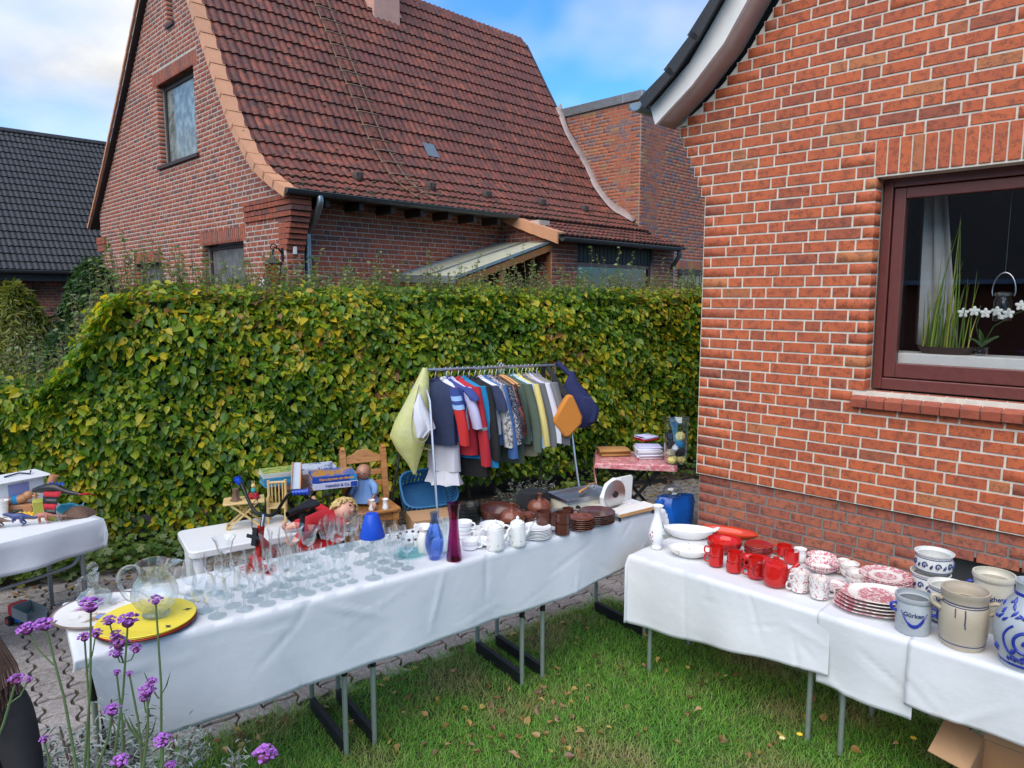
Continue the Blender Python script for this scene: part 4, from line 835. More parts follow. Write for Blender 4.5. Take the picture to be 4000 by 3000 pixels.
conifer('golden green conifer in front of the brick wall end', tuple(Dp(90, 1500, 9.8).to_2d()) + (0,), 2.4, .85, 5500, 'conifer_gold')
conifer('small golden conifer behind the low hedge end', tuple(Dp(-20, 1500, 8.2).to_2d()) + (0,), 1.55, .6, 3000, 'conifer_gold')
# fallen leaves on the lawn
LMd = []
for k in range(4):
    me = bpy.data.meshes.new('fallen_leaf'); T = LEAF.copy(); T[:, 2] *= (-2, 1.5, 3, 4)[k]; T[:, 1] -= .5; me.from_pydata([tuple(p) for p in T], [], [tuple(int(v) for v in f) for f in LF]); me.materials.append(MAT('dead_leaf')); LMd.append(me)
i = 0
while i < 170:
    px_, py_ = random.uniform(450, 3900), random.uniform(2450, 2995)
    if random.random() > (1.0 if px_ < 2300 else .35): continue
    p = G(px_, py_)
    if not inpoly(p.x, p.y, LAWN): continue
    o = bpy.data.objects.new('fallen_leaf', LMd[i % 4]); COL.objects.link(o); o.location = (p.x, p.y, random.uniform(.03, .05)); o.rotation_euler = (random.gauss(0, .35), random.gauss(0, .35), random.uniform(0, 6.28)); q = random.uniform(.028, .055); o.scale = (q, q, q)
    tag(o, 'dry curled yellow brown leaf lying in the grass', 'leaf', 'fallen leaves on the lawn'); i += 1
def dandelion(px_, py_, lab, col):
    p = G(px_, py_, .05); r_ = thing('meadow_flower', lab, 'flower', (p.x, p.y, .01)); m = MB(); m.tube([(0, 0, 0), (.005, 0, .09)], .0015, 4); m.build('stem', 'shoot_leaf', r_); m = MB()
    for k in range(9): m.at((.005, 0, .09), (0, .35, k * .7)); m.ball((.009, 0, 0), (.009, .0035, .002), 6, 4)
    m.build('bloom', col, r_)
mat('bloom_yellow', (.8, .55, .03), .6, var=.1); mat('bloom_pale', (.7, .6, .25), .6, var=.1)
dandelion(3118, 2900, 'small yellow meadow flower in the grass beside the table leg', 'bloom_yellow'); dandelion(3050, 2915, 'faded pale meadow flower in the grass beside the yellow one', 'bloom_pale'); dandelion(3562, 2915, 'tiny yellow flower in the grass by the cardboard box', 'bloom_yellow')
# verbena in the foreground
mat('verbena', (.42, .13, .55), .6, var=.35, vscale=90, rnd=.4); mat('verbena_dark', (.16, .025, .11), .6, var=.3); mat('stem_green', (.11, .17, .06), .6, var=.2)
def verbena(tip, base, depth, r_=.02, label='', leaf=None, extra=()):
    T = Dp(*tip, depth); B = Dp(*base, depth); foot = Vector((B.x + (B.x - T.x) * 1.2, B.y, 0)); v = thing('verbena', label, 'flower', foot)
    m = MB(); pts = [Vector((0, 0, 0)), B - foot, (B - foot).lerp(T - foot, .5) + Vector((.006, 0, 0)), T - foot]; m.tube(pts, [.004, .003, .0025, .002], 6)
    for (ex_, ey_, er) in extra:
        E_ = Dp(ex_, ey_, depth) - foot; j = (B - foot).lerp(T - foot, .72); m.tube([j, j.lerp(E_, .6) - Vector((0, 0, .012)), E_], .0016, 5)
    if leaf: 
        j = (B - foot).lerp(T - foot, leaf)
        for sg_ in (-1, 1): m.tube([j, j + Vector((sg_ * .018, 0, .03)), j + Vector((sg_ * .03, 0, .065))], [.002, .0045, .0008], 5, ry=.3)
    m.build('stem', 'stem_green', v)
    for (c_, rr) in [(T - foot, r_)] + [(Dp(ex_, ey_, depth) - foot, er) for ex_, ey_, er in extra]:
        rr *= .72; m = MB(); m.mi = 1; m.ball(c_ - Vector((0, 0, rr * .2)), (rr * .62, rr * .62, rr * .5), 10, 6)
        m.mi = 0
        for k in range(46):
            a = random.uniform(0, 6.28); e = random.uniform(-.1, 1.5); d = Vector((math.cos(a) * math.cos(e), math.sin(a) * math.cos(e), math.sin(e) * .7)); p = c_ + d * rr * random.uniform(.85, 1.1); m.at(p, (random.uniform(-.6, .6), random.uniform(-.6, .6), a))
            q = rr * .26; m.add([(-q, 0, 0), (0, -q, .001), (q, 0, 0), (0, q, .001), (0, 0, q * .5)], [(0, 1, 4), (1, 2, 4), (2, 3, 4), (3, 0, 4), (3, 2, 1, 0)]); m.at()
        m.build('flower_head', ['verbena', 'verbena_dark'], v)
VB = [((355, 2365), (330, 3000), 1.45, .031, 'tall verbena with big bloom before the painted plate', None, ()), ((608, 2345), (630, 3000), 1.5, .019, 'single straight verbena before the glass jug with two narrow leaves', .42, ()),
      ((500, 2425), (440, 3000), 1.5, .03, 'branched verbena with several blooms before the yellow plates', None, ((425, 2425, .02), (455, 2480, .018), (465, 2512, .026), (455, 2552, .02), (532, 2535, .018))),
      ((330, 2490), (345, 3000), 1.5, .018, 'thin verbena with paired blooms before the cloth corner', None, ((375, 2475, .018),)), ((175, 2440), (300, 3000), 1.35, .024, 'leaning verbena with two lilac blooms before the toy truck', None, ((105, 2458, .023),)),
      ((65, 2655), (-60, 3000), 1.3, .018, 'low verbena with two blooms before the person in black', None, ((112, 2655, .011),)), ((440, 2775), (380, 3000), 1.4, .023, 'short dark verbena before the cloth corner', None, ()),
      ((575, 2700), (560, 3000), 1.4, .023, 'verbena with stacked blooms before the hanging cloth', .3, ((592, 2665, .016), (562, 2728, .015))), ((505, 2632), (555, 3000), 1.5, .011, 'budding verbena with one small bloom', .3, ()), ((455, 2628), (480, 3000), 1.5, .012, 'budding verbena with a small dark bloom', None, ()),
      ((635, 2895), (615, 3060), 1.3, .024, 'low verbena bloom over the paving below the cloth', None, ()), ((1033, 2950), (1040, 3120), 1.3, .03, 'lone verbena bloom over the lawn edge', None, ()), ((470, 2975), (460, 3100), 1.3, .022, 'verbena bloom at the black table foot', None, ()), ((665, 2990), (670, 3100), 1.3, .014, 'small verbena bloom beside the paving edge', None, ()), ((172, 2890), (190, 3050), 1.45, .014, 'small faded verbena among silver foliage', None, ())]
for a in VB: verbena(a[0], a[1], a[2], a[3], a[4], a[5], a[6])
tuft('silver_shrub', 'feathery silver wormwood in front of the black table leg', (-1.28, 2.05, 0), 1.1, .45, 15000, 'silver_leaf', .03, narrow=.3, stems=110, low=.6)
tuft('silver_shrub', 'second feathery silver wormwood beneath the cloth corner', (-1.0, 1.75, 0), 1.0, .32, 5000, 'silver_leaf', .034, narrow=.3, stems=44, low=.55)
tuft('green_shrub', 'loose green stems between the silver foliage', (-1.15, 1.6, 0), 1.05, .4, 420, 'shoot_leaf', .055, narrow=.4, stems=24, low=.5)

# ================================================================== the sale tables
s = NT('paper_cloth'); geo = s.n('ShaderNodeNewGeometry').outputs['Position']; c = s.mix(s.noise(6, 4), (.62, .635, .65), (.68, .69, .70)); s.bsdf(c, .72, 0, s.bump(s.math('ADD', s.noise(9, 4, .55, geo), s.math('MULTIPLY', s.noise(400, 2, .5, geo), .15)), .22, .02))
T1 = (Vector((-.546, 3.35)), Vector((.811, .586)).normalized(), .89); T2 = (Vector((.70, 4.02)), Vector((.711, -.703)).normalized(), .74)
def fr_(T, s_, t): a = T[1]; b = Vector((-a.y, a.x)); p = T[0] + a * s_ + b * t; return p
def cloth(name, label, T, s0, s1, t0, t1, df, db, dl, dr, nu=90, wav=.012, z=0, cat='tablecloth', solid=.0012, mname='paper_cloth', group=None, seed=0, tb=24):
    us = np.concatenate([np.linspace(s0 - dl, s0, 8)[:-1] if dl else [], np.linspace(s0, s1, nu), np.linspace(s1, s1 + dr, 8)[1:] if dr else []]); nf = 22; g = []; r_ = .009; rg = random.Random(seed); cr = [(rg.uniform(s0, s1), rg.uniform(-.4, .6), rg.uniform(0, math.pi), rg.uniform(.05, .3), rg.uniform(.006, .02), rg.uniform(-.006, .006)) for _ in range(int(26 * (s1 - s0)))]
    def crease(u, t):
        q = 0
        for cu_, ct, an, ln, wd_, am in cr:
            du, dt_ = u - cu_, t - ct; a_ = du * math.cos(an) + dt_ * math.sin(an); b_ = -du * math.sin(an) + dt_ * math.cos(an)
            if abs(a_) < ln and abs(b_) < wd_: q += am * (1 - abs(b_) / wd_) * (1 - (a_ / ln) ** 2)
        return q
    fall = lambda e: (r_ * math.sin(min(e / r_, math.pi / 2)), r_ * (1 - math.cos(min(e / r_, math.pi / 2))) + max(0, e - r_ * math.pi / 2))
    for u in us:
        row = []; F_ = df(u); es = max(s0 - u, u - s1, 0); sg = -1 if u < s0 else 1
        for t in list(np.linspace(-F_, 0, nf)[:-1]) + list(np.linspace(0, 1, tb)) + list(1 + np.linspace(0, db, 9)[1:] / (t1 - t0) if db else []):
            if t < 0: et, tt, sf = -t, t0, -1
            else: q = t0 + t * (t1 - t0); et, tt, sf = (q - t1, t1, 1) if q > t1 else (0, q, 0)
            e = (es ** 5 + et ** 5) ** .2; o_, dz = fall(e); n_ = math.hypot(es, et) or 1; cor = min(es, et) * .3; k = e * (wav / .3)
            w = k * (math.sin(u * 7 + seed) + .6 * math.sin(u * 17.3 + 1.3 * seed) + .5 * math.sin(u * 3.1 + 9 * t + seed)) + .0025 * math.sin(u * 23 + t * 11 + seed) * (1 if e == 0 else 0)
            w += crease(u, t) * (1.6 if e else .45)
            ds = sg * (es / n_ * (o_ + cor + (w if es > et else 0)) + (0 if es == 0 else 0)); dt = sf * (et / n_ * (o_ + cor) + (w if et >= es and et > 0 else 0)); uu = min(max(u, s0), s1)
            p = fr_(T, uu + ds, tt + dt); row.append((p.x, p.y, T[2] + z - dz + (abs(w) * .6 if e == 0 else 0)))
        g.append(row)
    return tag(MB().sheet(g).build(name, mname, smooth=60, solid=solid), label, cat, group)
def folding(T, s0, s1, t0, t1, label, low, hi, splay=0, rail=True, up='black_metal'):
    c_ = fr_(T, (s0 + s1) / 2, (t0 + t1) / 2); tb = thing('folding_table', label, 'table', (c_.x, c_.y, 0), math.atan2(T[1].y, T[1].x)); L, W, h = (s1 - s0) / 2, (t1 - t0) / 2, T[2] - .004
    m = MB(); m.box(-L, -W, h - .03, L, W, h); m.build('table_top', 'white_paint', tb, smooth=0)
    for sx in (-1, 1):
        x = sx * (L - .07)
        for sy in (-1, 1):
            y = sy * (W - .05); m = MB(); m.tube([(x, y, .0), (x, y, h - .42 if up != low else h - .03)], .0135, 10)
            lg = m.build('leg', low, tb)
            if up != low:
                m = MB(); m.tube([(x, y, h - .42), (x, y, h - .03)], .0115, 10); m.lathe([(0, 0), (0, 0)], 3); m.build('leg_insert', up, lg); m = MB(); m.tube([(x, y, h - .45), (x, y, h - .4)], .0165, 10); m.build('collar', 'black_plastic', lg)
        if rail:
            m = MB(); m.box(x - .014, -(W - .05), .025, x + .014, W - .05, .095)
            for k in range(4): m.box(x - .017, -(W - .06), .032 + k * .016, x + .017, W - .06, .037 + k * .016)
            m.build('foot_rail', 'black_plastic', tb, smooth=0)
        m = MB(); m.tube([(x, -(W - .05), h - .1), (x, W - .05, h - .1)], .009, 8); m.tube([(x, 0, h - .1), (x - sx * .3, 0, h - .03)], .008, 6); m.build('brace', 'black_metal', tb)
    return tb
folding(T1, -1.37, -.225, -.0, .57, 'folding table with black legs under the glassware', 'steel_green', 0)
folding(T1, -.215, .85, -.0, .57, 'folding table with black and grey legs under vases and coffee pots', 'steel_green', 0)
folding(T1, .86, 1.86, -.0, .57, 'folding table with grey legs under the brown crockery', 'steel_green', 0)
cloth('tablecloth', 'long white paper cloth over the glassware and brown crockery tables', T1, -1.38, 1.88, -.02, .59, lambda u: (.425 - .02 * (u + 1.3)) * min(1, max(.1, (u + 1.345) / .055)) - (.12 * max(0, (u - 1.0)) ** 1.3), .12, .05, .22, nu=220, wav=.006, seed=1)
folding(T2, .03, 1.12, .03, .58, 'trestle table with grey tube legs under the white vase and red crockery', 'steel_green', 0, rail=False, up='steel_green')
folding(T2, 1.14, 2.6, .03, .58, 'trestle table with grey tube legs under the stoneware', 'steel_green', 0, rail=False, up='steel_green')
cloth('tablecloth', 'white paper cloth under the red crockery and white vase', T2, -.0, 1.16, .0, .6, lambda u: .42 - .10 * min(1, max(0, u / 1.1)) + .02 * math.sin(u * 5), .08, .06, 0, wav=.012, seed=2)
cloth('tablecloth', 'overlapping paper cloth piece below the pink patterned platters', T2, 1.10, 1.53, -.004, .6, lambda u: .365 + .008 * math.sin(u * 6), .08, 0, 0, nu=30, wav=.016, z=.003, seed=3)
cloth('tablecloth', 'white paper cloth under the grey blue stoneware', T2, 1.5, 2.7, -.012, .6, lambda u: .29 + .012 * math.sin(u * 4 + 1), .08, 0, .1, nu=60, wav=.01, z=.006, seed=4)
Z1, Z2 = .894, .744
def at1(px, py): return G(px, py, Z1)
def at2(px, py, z=0): return G(px, py, Z2 + .003 + z)
# ------------------------------------------------------------------ crockery builders
def china(name, col, rough=.16, **k): return mat(name, col, rough, var=.04, **k)
china('white_china', (.80, .80, .79)); china('cream_china', (.76, .73, .66)); china('red_glaze', (.50, .012, .01), .1); china('red_dark', (.30, .012, .012), .12); china('orange_red', (.55, .05, .015), .12)
mat('brown_glaze', (.085, .028, .019), .22, var=.4, vscale=30); mat('brown_rust', (.16, .045, .022), .25, var=.45, vscale=22); china('yellow_plate', (.78, .62, .05), .35); china('plate_red', (.45, .03, .02), .35); china('plate_dark', (.05, .03, .03), .4)
mat('stone_grey', (.36, .39, .41), .3, var=.12, vscale=18); mat('stone_beige', (.43, .37, .28), .4, var=.2, vscale=10, bump=.1, bscale=40); mat('stone_cream', (.56, .52, .42), .3, var=.08); mat('stone_white', (.62, .63, .60), .25, var=.06); mat('cobalt', (.018, .035, .30), .3, var=.35, vscale=60); mat('cobalt_dark', (.03, .05, .14), .3, var=.3, vscale=60)
def printed(name, base, ink, scale=55, lo=.5, hi=.56, mask=None, R_=.12):
    s = NT(name); ob = s.coord(); x = s.sepx(ob); r = s.math('SQRT', s.math('ADD', s.math('MULTIPLY', x[0], x[0]), s.math('MULTIPLY', x[1], x[1])))
    n = s.noise(scale, 6, .7, ob, .6); f = s.ramp(n, [(lo, 0), (hi, 1)])
    if mask: f = s.math('MULTIPLY', f, s.ramp(s.math('DIVIDE', r, R_), mask))
    s.bsdf(s.mix(f, base, ink), .16, 0, Specular_IOR_Level=.5)
PINK = (.48, .08, .12); CRM = (.74, .71, .66)
printed('pink_plate', CRM, PINK, 70, .44, .52, [(0, .7), (.38, .85), (.46, 0), (.6, 0), (.64, .9), (.98, .9), (1, 0)], .13)
printed('pink_small', CRM, PINK, 80, .46, .54, [(0, .5), (.3, .7), (.36, 0), (.68, 0), (.74, .95), (1.2, .95)], .08); printed('pink_cup', CRM, PINK, 60, .53, .6)
printed('pink_platter', CRM, PINK, 60, .43, .5, [(0, .85), (.45, .85), (.5, 0), (.68, 0), (.72, .9), (.99, .9), (1, 0)], .2)
printed('gold_sprig', (.8, .8, .77), (.36, .30, .13), 42, .60, .64); printed('flower_dish', (.78, .77, .72), (.45, .13, .05), 30, .60, .64); printed('grey_sprig', (.8, .8, .79), (.35, .32, .3), 30, .62, .66); printed('blue_sprig', (.74, .77, .78), (.2, .33, .5), 60, .55, .6); printed('rose_sprig', (.8, .8, .79), (.30, .06, .12), 34, .63, .66)
def plate(R_, h=.018): return [(0, 0), (R_ * .58, 0), (R_ * .62, .004), (R_ * .98, h - .003), (R_, h), (R_ * .985, h + .002), (R_ * .64, .007), (R_ * .55, .005), (0, .005)]
def bowl(R_, h, foot=.5, th=.004, curve=.55): 
    o_ = [(R_ * (foot + (1 - foot) * math.sin(math.pi / 2 * t) ** curve), h * t) for t in np.linspace(.06, 1, 8)]; return [(0, 0), (R_ * foot, 0)] + o_ + [(r - th, z) for r, z in reversed(o_[1:])] + [(R_ * foot * .9, th + h * .05), (0, th + h * .04)]
def wall(prof, th=.003): # outer profile bottom->top to closed cup
    return [(0, prof[0][1])] + prof + [(max(r - th, .001), z) for r, z in reversed(prof[1:])] + [(max(prof[0][0] - th, .001), prof[0][1] + th), (0, prof[0][1] + th)]
def handle(m, r, z0, z1, out, th=.004, ang=0, ry=1.3):
    c_, s_ = math.cos(ang), math.sin(ang); P_ = [(r - .002, z0), (r + out * .7, z0 - .0 + (z1 - z0) * .05), (r + out, (z0 + z1) / 2), (r + out * .75, z1 + .003), (r - .002, z1 - .002)]
    m.tube([(x * c_, x * s_, z) for x, z in smooth_path(P_)], th, 8, ry=ry)
def lathed(name, prof, mname, n=28, loc=None, label=None, cat=None, group=None, rz=0, parent=None, **k):
    o = MB().lathe(prof, n, **k).build(name, mname, parent)
    return put(o, loc, rz, label, cat, group) if loc is not None else o
def stack(name, R_, n, dz, loc, mname, labels, cat, group, h=.018, **k):     # every piece of a pile is a thing of its own
    o = lathed(name, plate(R_, h), mname, 32, **k); me = o.data
    for i in range(n):
        c_ = o if i == 0 else o.copy()
        if i: COL.objects.link(c_)
        put(c_, Vector(loc) + Vector((random.uniform(-.003, .003), random.uniform(-.003, .003), dz * i)), random.uniform(0, 6), labels[1] if i == n - 1 else labels[0], cat, group)
def mug(name, r, h, mname, loc, label, ang, group=None, flare=0, out=.026, cat='cup', foot=.86, th=.0035):
    t = thing(name, label, cat, loc, 0, group); prof = [(r * foot, 0), (r * .97, h * .08), (r, h * .25), (r + flare, h)]; MB().lathe(wall(prof), 28).build('body', mname, t); m = MB(); handle(m, r, h * .25, h * .85, out, th, ang); m.build('handle', mname, t); return t
# ------------------------------------------------------------------ glasses
def goblet(name, bowlp, stemp, label, group, facets=0, bm='glass_thin', cat='glass'):
    t = thing(name, label, cat, (0, 0, -50), 0, group); MB().lathe(wall(bowlp, .0018) if bowlp[0][0] > .0001 else bowlp, facets or 24).build('bowl', bm, t); MB().lathe(stemp, facets or 20).build('stem', 'glass_solid', t); return t
def stem(h, fr, r=.004, knop=0): return [(0, 0), (fr, 0), (fr, .002), (fr * .5, .005), (r * 1.3, .014)] + ([(r, h * .35), (r * (1 + knop), h * .5), (r, h * .65)] if knop else [(r, h * .5)]) + [(r * 1.1, h * .9), (r * 2.2, h), (0, h + .001)]
def bowlprof(z, pts): return [(r, z + dz) for r, dz in pts]
GK = {}
def kind(k, bp, sh, fr, label, knop=0, facets=0, r=.004): GK[k] = [goblet('wine_glass' if k != 'sn' else 'brandy_glass', bowlprof(sh, bp), stem(sh, fr, r, knop), label, 'clear glasses on the long table', facets), 0]
kind('sn', [(.006, 0), (.03, .012), (.043, .035), (.043, .055), (.034, .085), (.030, .1)], .032, .032, 'balloon brandy glass with short stem standing beside the jug')
kind('wn', [(.005, 0), (.025, .012), (.035, .035), (.035, .055), (.031, .085)], .07, .032, 'plain rounded wine glass in the crowded middle of the long table')
kind('sh', [(.005, 0), (.014, .018), (.022, .04), (.025, .065)], .05, .026, 'small cut sherry glass with tapered bowl', .6, 10)
kind('cr', [(.005, 0), (.024, .014), (.033, .035), (.034, .06), (.031, .078)], .075, .032, 'cut crystal wine glass with knopped stem near the blue lampshade', 1.2, 12)
kind('fl', [(.005, 0), (.026, .012), (.034, .04), (.038, .06), (.05, .08)], .07, .034, 'flared sundae glass with wavy rim at the back of the table')
kind('tl', [(.005, 0), (.03, .01), (.036, .04), (.036, .07), (.034, .09)], .06, .034, 'tall tulip wine glass behind the lampshade')
def glass(k, px, py, sc=1.0):
    e = GK[k]; p = at1(px, py)
    if e[1] == 0: o = e[0]
    else: o = dup(e[0])
    e[1] += 1; o.location = p; o.rotation_euler = (0, 0, random.uniform(0, 6)); o.scale = (sc,) * 3
for k, L_ in (('sn', [(849, 2407), (800, 2386), (726, 2355), (760, 2318)]), ('wn', [(956, 2380), (910, 2366), (999, 2344), (1044, 2359), (977, 2326), (1131, 2330), (1088, 2322), (880, 2330), (840, 2318), (1030, 2308), (935, 2296), (1075, 2283)]),
              ('sh', [(1243, 2286), (1274, 2301), (1328, 2284), (1377, 2272), (1297, 2268), (1218, 2254), (1346, 2252), (1171, 2262), (1262, 2240), (1305, 2232), (1195, 2232), (1240, 2215), (1350, 2222)]), ('cr', [(1205, 2317), (1165, 2306), (1116, 2290), (1528, 2234), (1496, 2224), (1592, 2220), (1452, 2212), (1550, 2207), (1500, 2195), (1407, 2200), (1447, 2184), (1140, 2262), (1560, 2178), (1525, 2165)]),
              ('fl', [(881, 2225), (1207, 2190), (1150, 2180)]), ('tl', [(1320, 2170), (1300, 2140), (1350, 2146), (1375, 2128), (1415, 2150), (1440, 2140), (1470, 2165), (1280, 2158)])):
    for a, b in L_: glass(k, a, b, random.uniform(.95, 1.05) * (1.28 if k == 'sn' else 1.2 if k in ('wn', 'tl') else 1.12))
for i, (a, b) in enumerate(((1044, 2222), (1118, 2228), (1075, 2200))):
    lathed('tall_tumbler', wall([(.024, 0), (.024, .02), (.021, .06), (.026, .14), (.034, .19)], .0025), 'glass_thin', 18, at1(a, b), 'tall slim beer glass flaring at the rim behind the small glasses', 'glass', 'clear glasses on the long table')
hm = thing('heart_dish', 'red glass heart beads heaped beside the tall tumblers', 'ornament', at1(1010, 2235))
for k in range(9):
    m = MB(); m.at((random.uniform(-.06, .06), random.uniform(-.03, .04), .014 + .02 * (k > 5)), (random.uniform(-.4, .4), random.uniform(-.4, .4), k)); m.ball((-.012, 0, 0), (.02, .018, .012), 12, 8); m.ball((.012, 0, 0), (.02, .018, .012), 12, 8); m.build('heart', 'glass_red', hm)
# jug, decanter, plates on the near end
jg = thing('glass_jug', 'big round clear glass jug standing on the yellow plates', 'jug', at1(612, 2425) + Vector((0, 0, .028)))
JP = [(.052, 0), (.055, .012), (.05, .022), (.075, .045), (.092, .08), (.092, .11), (.076, .15), (.06, .175), (.058, .2), (.068, .23)]
m = MB(); m.lathe(wall(JP, .003), 40); sp = [(x, y, z) for x, y, z in m.v]; m.v = [(x + max(0, (z - .18) / .05) ** 2 * .035 * max(0, x / .06) ** 3 * (1 if x > 0 else 0), y * (1 - .25 * max(0, (z - .2) / .03) * (x > .03)), z) for x, y, z in sp]; m.build('body', 'glass_thick', jg)
m = MB(); m.tube(smooth_path([(-.056, 0, .195), (-.085, 0, .215), (-.125, 0, .2), (-.14, 0, .15), (-.115, 0, .085), (-.09, 0, .07)]), .0095, 10); m.build('handle', 'glass_solid', jg); MB().lathe([(0, -.001), (.052, -.001), (.055, .008), (.045, .014), (0, .012)], 32).build('base', 'glass_solid', jg); jg.rotation_euler = (0, 0, .15)
YP = at1(572, 2440)
for i, (mn, lab, dr) in enumerate((('plate_dark', 'dark charger plate at the bottom under the yellow plates', .0), ('plate_red', 'red charger plate showing under the yellow plates', -.004), ('yellow_plate', 'lower yellow charger plate above the red one', -.005), ('yellow_plate', 'top yellow charger plate with tiny dark birds carrying the jug', -.005))):
    pt = lathed('charger_plate', plate(.195 + dr, .014), mn, 48, YP + Vector((.004 * (i % 2), 0, .0065 * i)), lab, 'plate')
for k in range(5):
    a = .5 + k * 1.3; m = MB(); m.at((.155 * math.cos(a), .155 * math.sin(a), .0145), (0, 0, a)); m.prism([(-.02, 0), (-.008, .004), (0, .012), (.006, .004), (.018, .003), (.008, -.003), (0, -.01), (-.006, -.002)], 0, .0012); m.build('bird', 'plate_dark', pt, smooth=0)
s = NT('painted_plate'); ob = s.coord(); x = s.sepx(ob); r_ = s.math('SQRT', s.math('ADD', s.math('MULTIPLY', x[0], x[0]), s.math('MULTIPLY', x[1], x[1])))
c = s.mix(s.ramp(s.noise(9, 4, .6, ob, .4), [(.5, 0), (.58, 1)]), (.76, .73, .68), (.34, .20, .11)); c = s.mix(s.ramp(r_, [(.1, 0), (.13, 1)]), c, (.78, .75, .71)); c = s.mix(s.ramp(r_, [(.172, 0), (.18, 1)]), c, (.17, .09, .07)); s.bsdf(c, .2)
PPl = at1(395, 2390); lathed('wall_plate', plate(.19, .014), 'painted_plate', 48, PPl, 'large white plate with brown rim and painted motif below the decanter', 'plate')
m = MB(); m.at((.06, -.06, .009)).lathe([(0, 0), (.035, 0), (.03, .0015), (0, .002)], 9, 1.4, .8); mat('paint_blue', (.16, .26, .5), .3, var=.2); tag(put(m.build('motif', 'paint_blue', bpy.data.objects['wall_plate']), (0, 0, 0)))
dc = thing('decanter', 'squat glass decanter with ball stopper on the painted plate', 'decanter', at1(372, 2372) + Vector((0, 0, .02)), .3)
MB().lathe(wall([(.045, 0), (.066, .012), (.07, .03), (.055, .05), (.026, .066), (.02, .08), (.022, .125), (.026, .132)], .003), 32).build('body', 'glass_thick', dc); MB().lathe([(0, .1), (.017, .1), (.018, .135), (.012, .14), (0, .14)], 16).ball((0, 0, .162), .024, 16, 10).build('stopper', 'glass_solid', dc)
m = MB(); m.tube(smooth_path([(-.02, 0, .115), (-.045, 0, .12), (-.062, 0, .1), (-.06, 0, .065), (-.055, 0, .045)]), .006, 8); m.build('handle', 'glass_solid', dc)
m = MB(); m.ball((0, 0, .018), (.022, .016, .018), 12, 8).ball((.03, .01, .014), (.016, .02, .014), 12, 8); put(m.build('sea_shell', 'cream_china'), at1(540, 2370) + Vector((0, 0, .01)), 0, 'pale sea shells lying on the painted plate behind the jug', 'shell')
# candle lamp, vases
cl = thing('candle_lamp', 'tall stemmed glass with bright blue lampshade', 'lamp', at1(1458, 2258)); cl.scale = (.84, .84, .9); MB().lathe([(0, 0), (.05, 0), (.05, .002), (.02, .006), (.005, .03), (.004, .15), (.012, .2), (.02, .235), (.018, .235), (.01, .2), (0, .19)], 24).build('stem', 'glass_solid', cl)
s = NT('blue_shade'); b = s.bsdf((.03, .14, .72), .3); t = s.n('ShaderNodeBsdfTranslucent'); t.inputs[0].default_value = (.03, .16, .85, 1); mx = s.n('ShaderNodeMixShader'); mx.inputs[0].default_value = .45; s.l(b.outputs[0], mx.inputs[1]); s.l(t.outputs[0], mx.inputs[2]); s.l(mx.outputs[0], s.out.inputs[0])
MB().lathe([(.072, .232), (.073, .235), (.037, .355), (.033, .36), (.0, .361)], 48, fl=.008, fn=24).build('shade', 'blue_shade', cl, solid=.002)
lathed('blue_vase', wall([(.028, 0), (.032, .01), (.048, .06), (.052, .09), (.046, .13), (.026, .18), (.019, .215), (.022, .25)], .004), 'glass_blue', 32, at1(1698, 2182), 'bulbous blue glass vase with slim neck', 'vase')
lathed('purple_vase', wall([(.04, 0), (.042, .01), (.036, .06), (.025, .17), (.024, .21), (.029, .26), (.037, .305)], .004), 'glass_purple', 24, at1(1774, 2186), 'tall waisted purple glass vase', 'vase')
lathed('crystal_vase', wall([(.022, 0), (.024, .05), (.028, .12), (.034, .19)], .005), 'glass_solid', 14, at1(1735, 2160), 'cut crystal vase between the blue and purple vases', 'vase', fl=.05, fn=7)
lathed('cream_jug', wall([(.03, 0), (.036, .03), (.04, .07), (.03, .105), (.022, .12), (.028, .135)], .003), 'cream_china', 24, at1(1657, 2160), 'ribbed cream vase beside the blue vase', 'vase', fl=.03, fn=12)
lathed('glass_bowl', wall([(.045, 0), (.06, .02), (.07, .05), (.075, .085)], .004), 'glass_thin', 32, at1(1606, 2135), 'clear glass bowl with dark dots behind the glasses', 'bowl'); bo = bpy.data.objects['glass_bowl']
for k in range(12): m = MB(); a = k * .5236; m.ball((.071 * math.cos(a), .071 * math.sin(a), .062), (.01, .01, .007), 8, 6); m.build('dot', 'brown_glaze', bo)
lathed('glass_dish', plate(.085, .012), 'glass_aqua', 32, at1(1600, 2165), 'pale aqua glass dish beneath the dotted bowl', 'dish')
lathed('fluted_bowl', wall([(.03, 0), (.05, .02), (.068, .06)], .003), 'glass_thin', 36, at1(1532, 2120), 'fluted glass bowl behind the lampshade', 'bowl', fl=.06, fn=12)
for k in range(5): lathed('smoked_bowl', wall([(.05, 0), (.07, .02), (.078, .045)], .004), 'glass_smoke', 28, at1(1828, 2052) + Vector((0, 0, .021 * k)), 'smoked cut glass bowl in the pile behind the purple vase', 'bowl', 'pile of smoked glass bowls', fl=.025, fn=14)
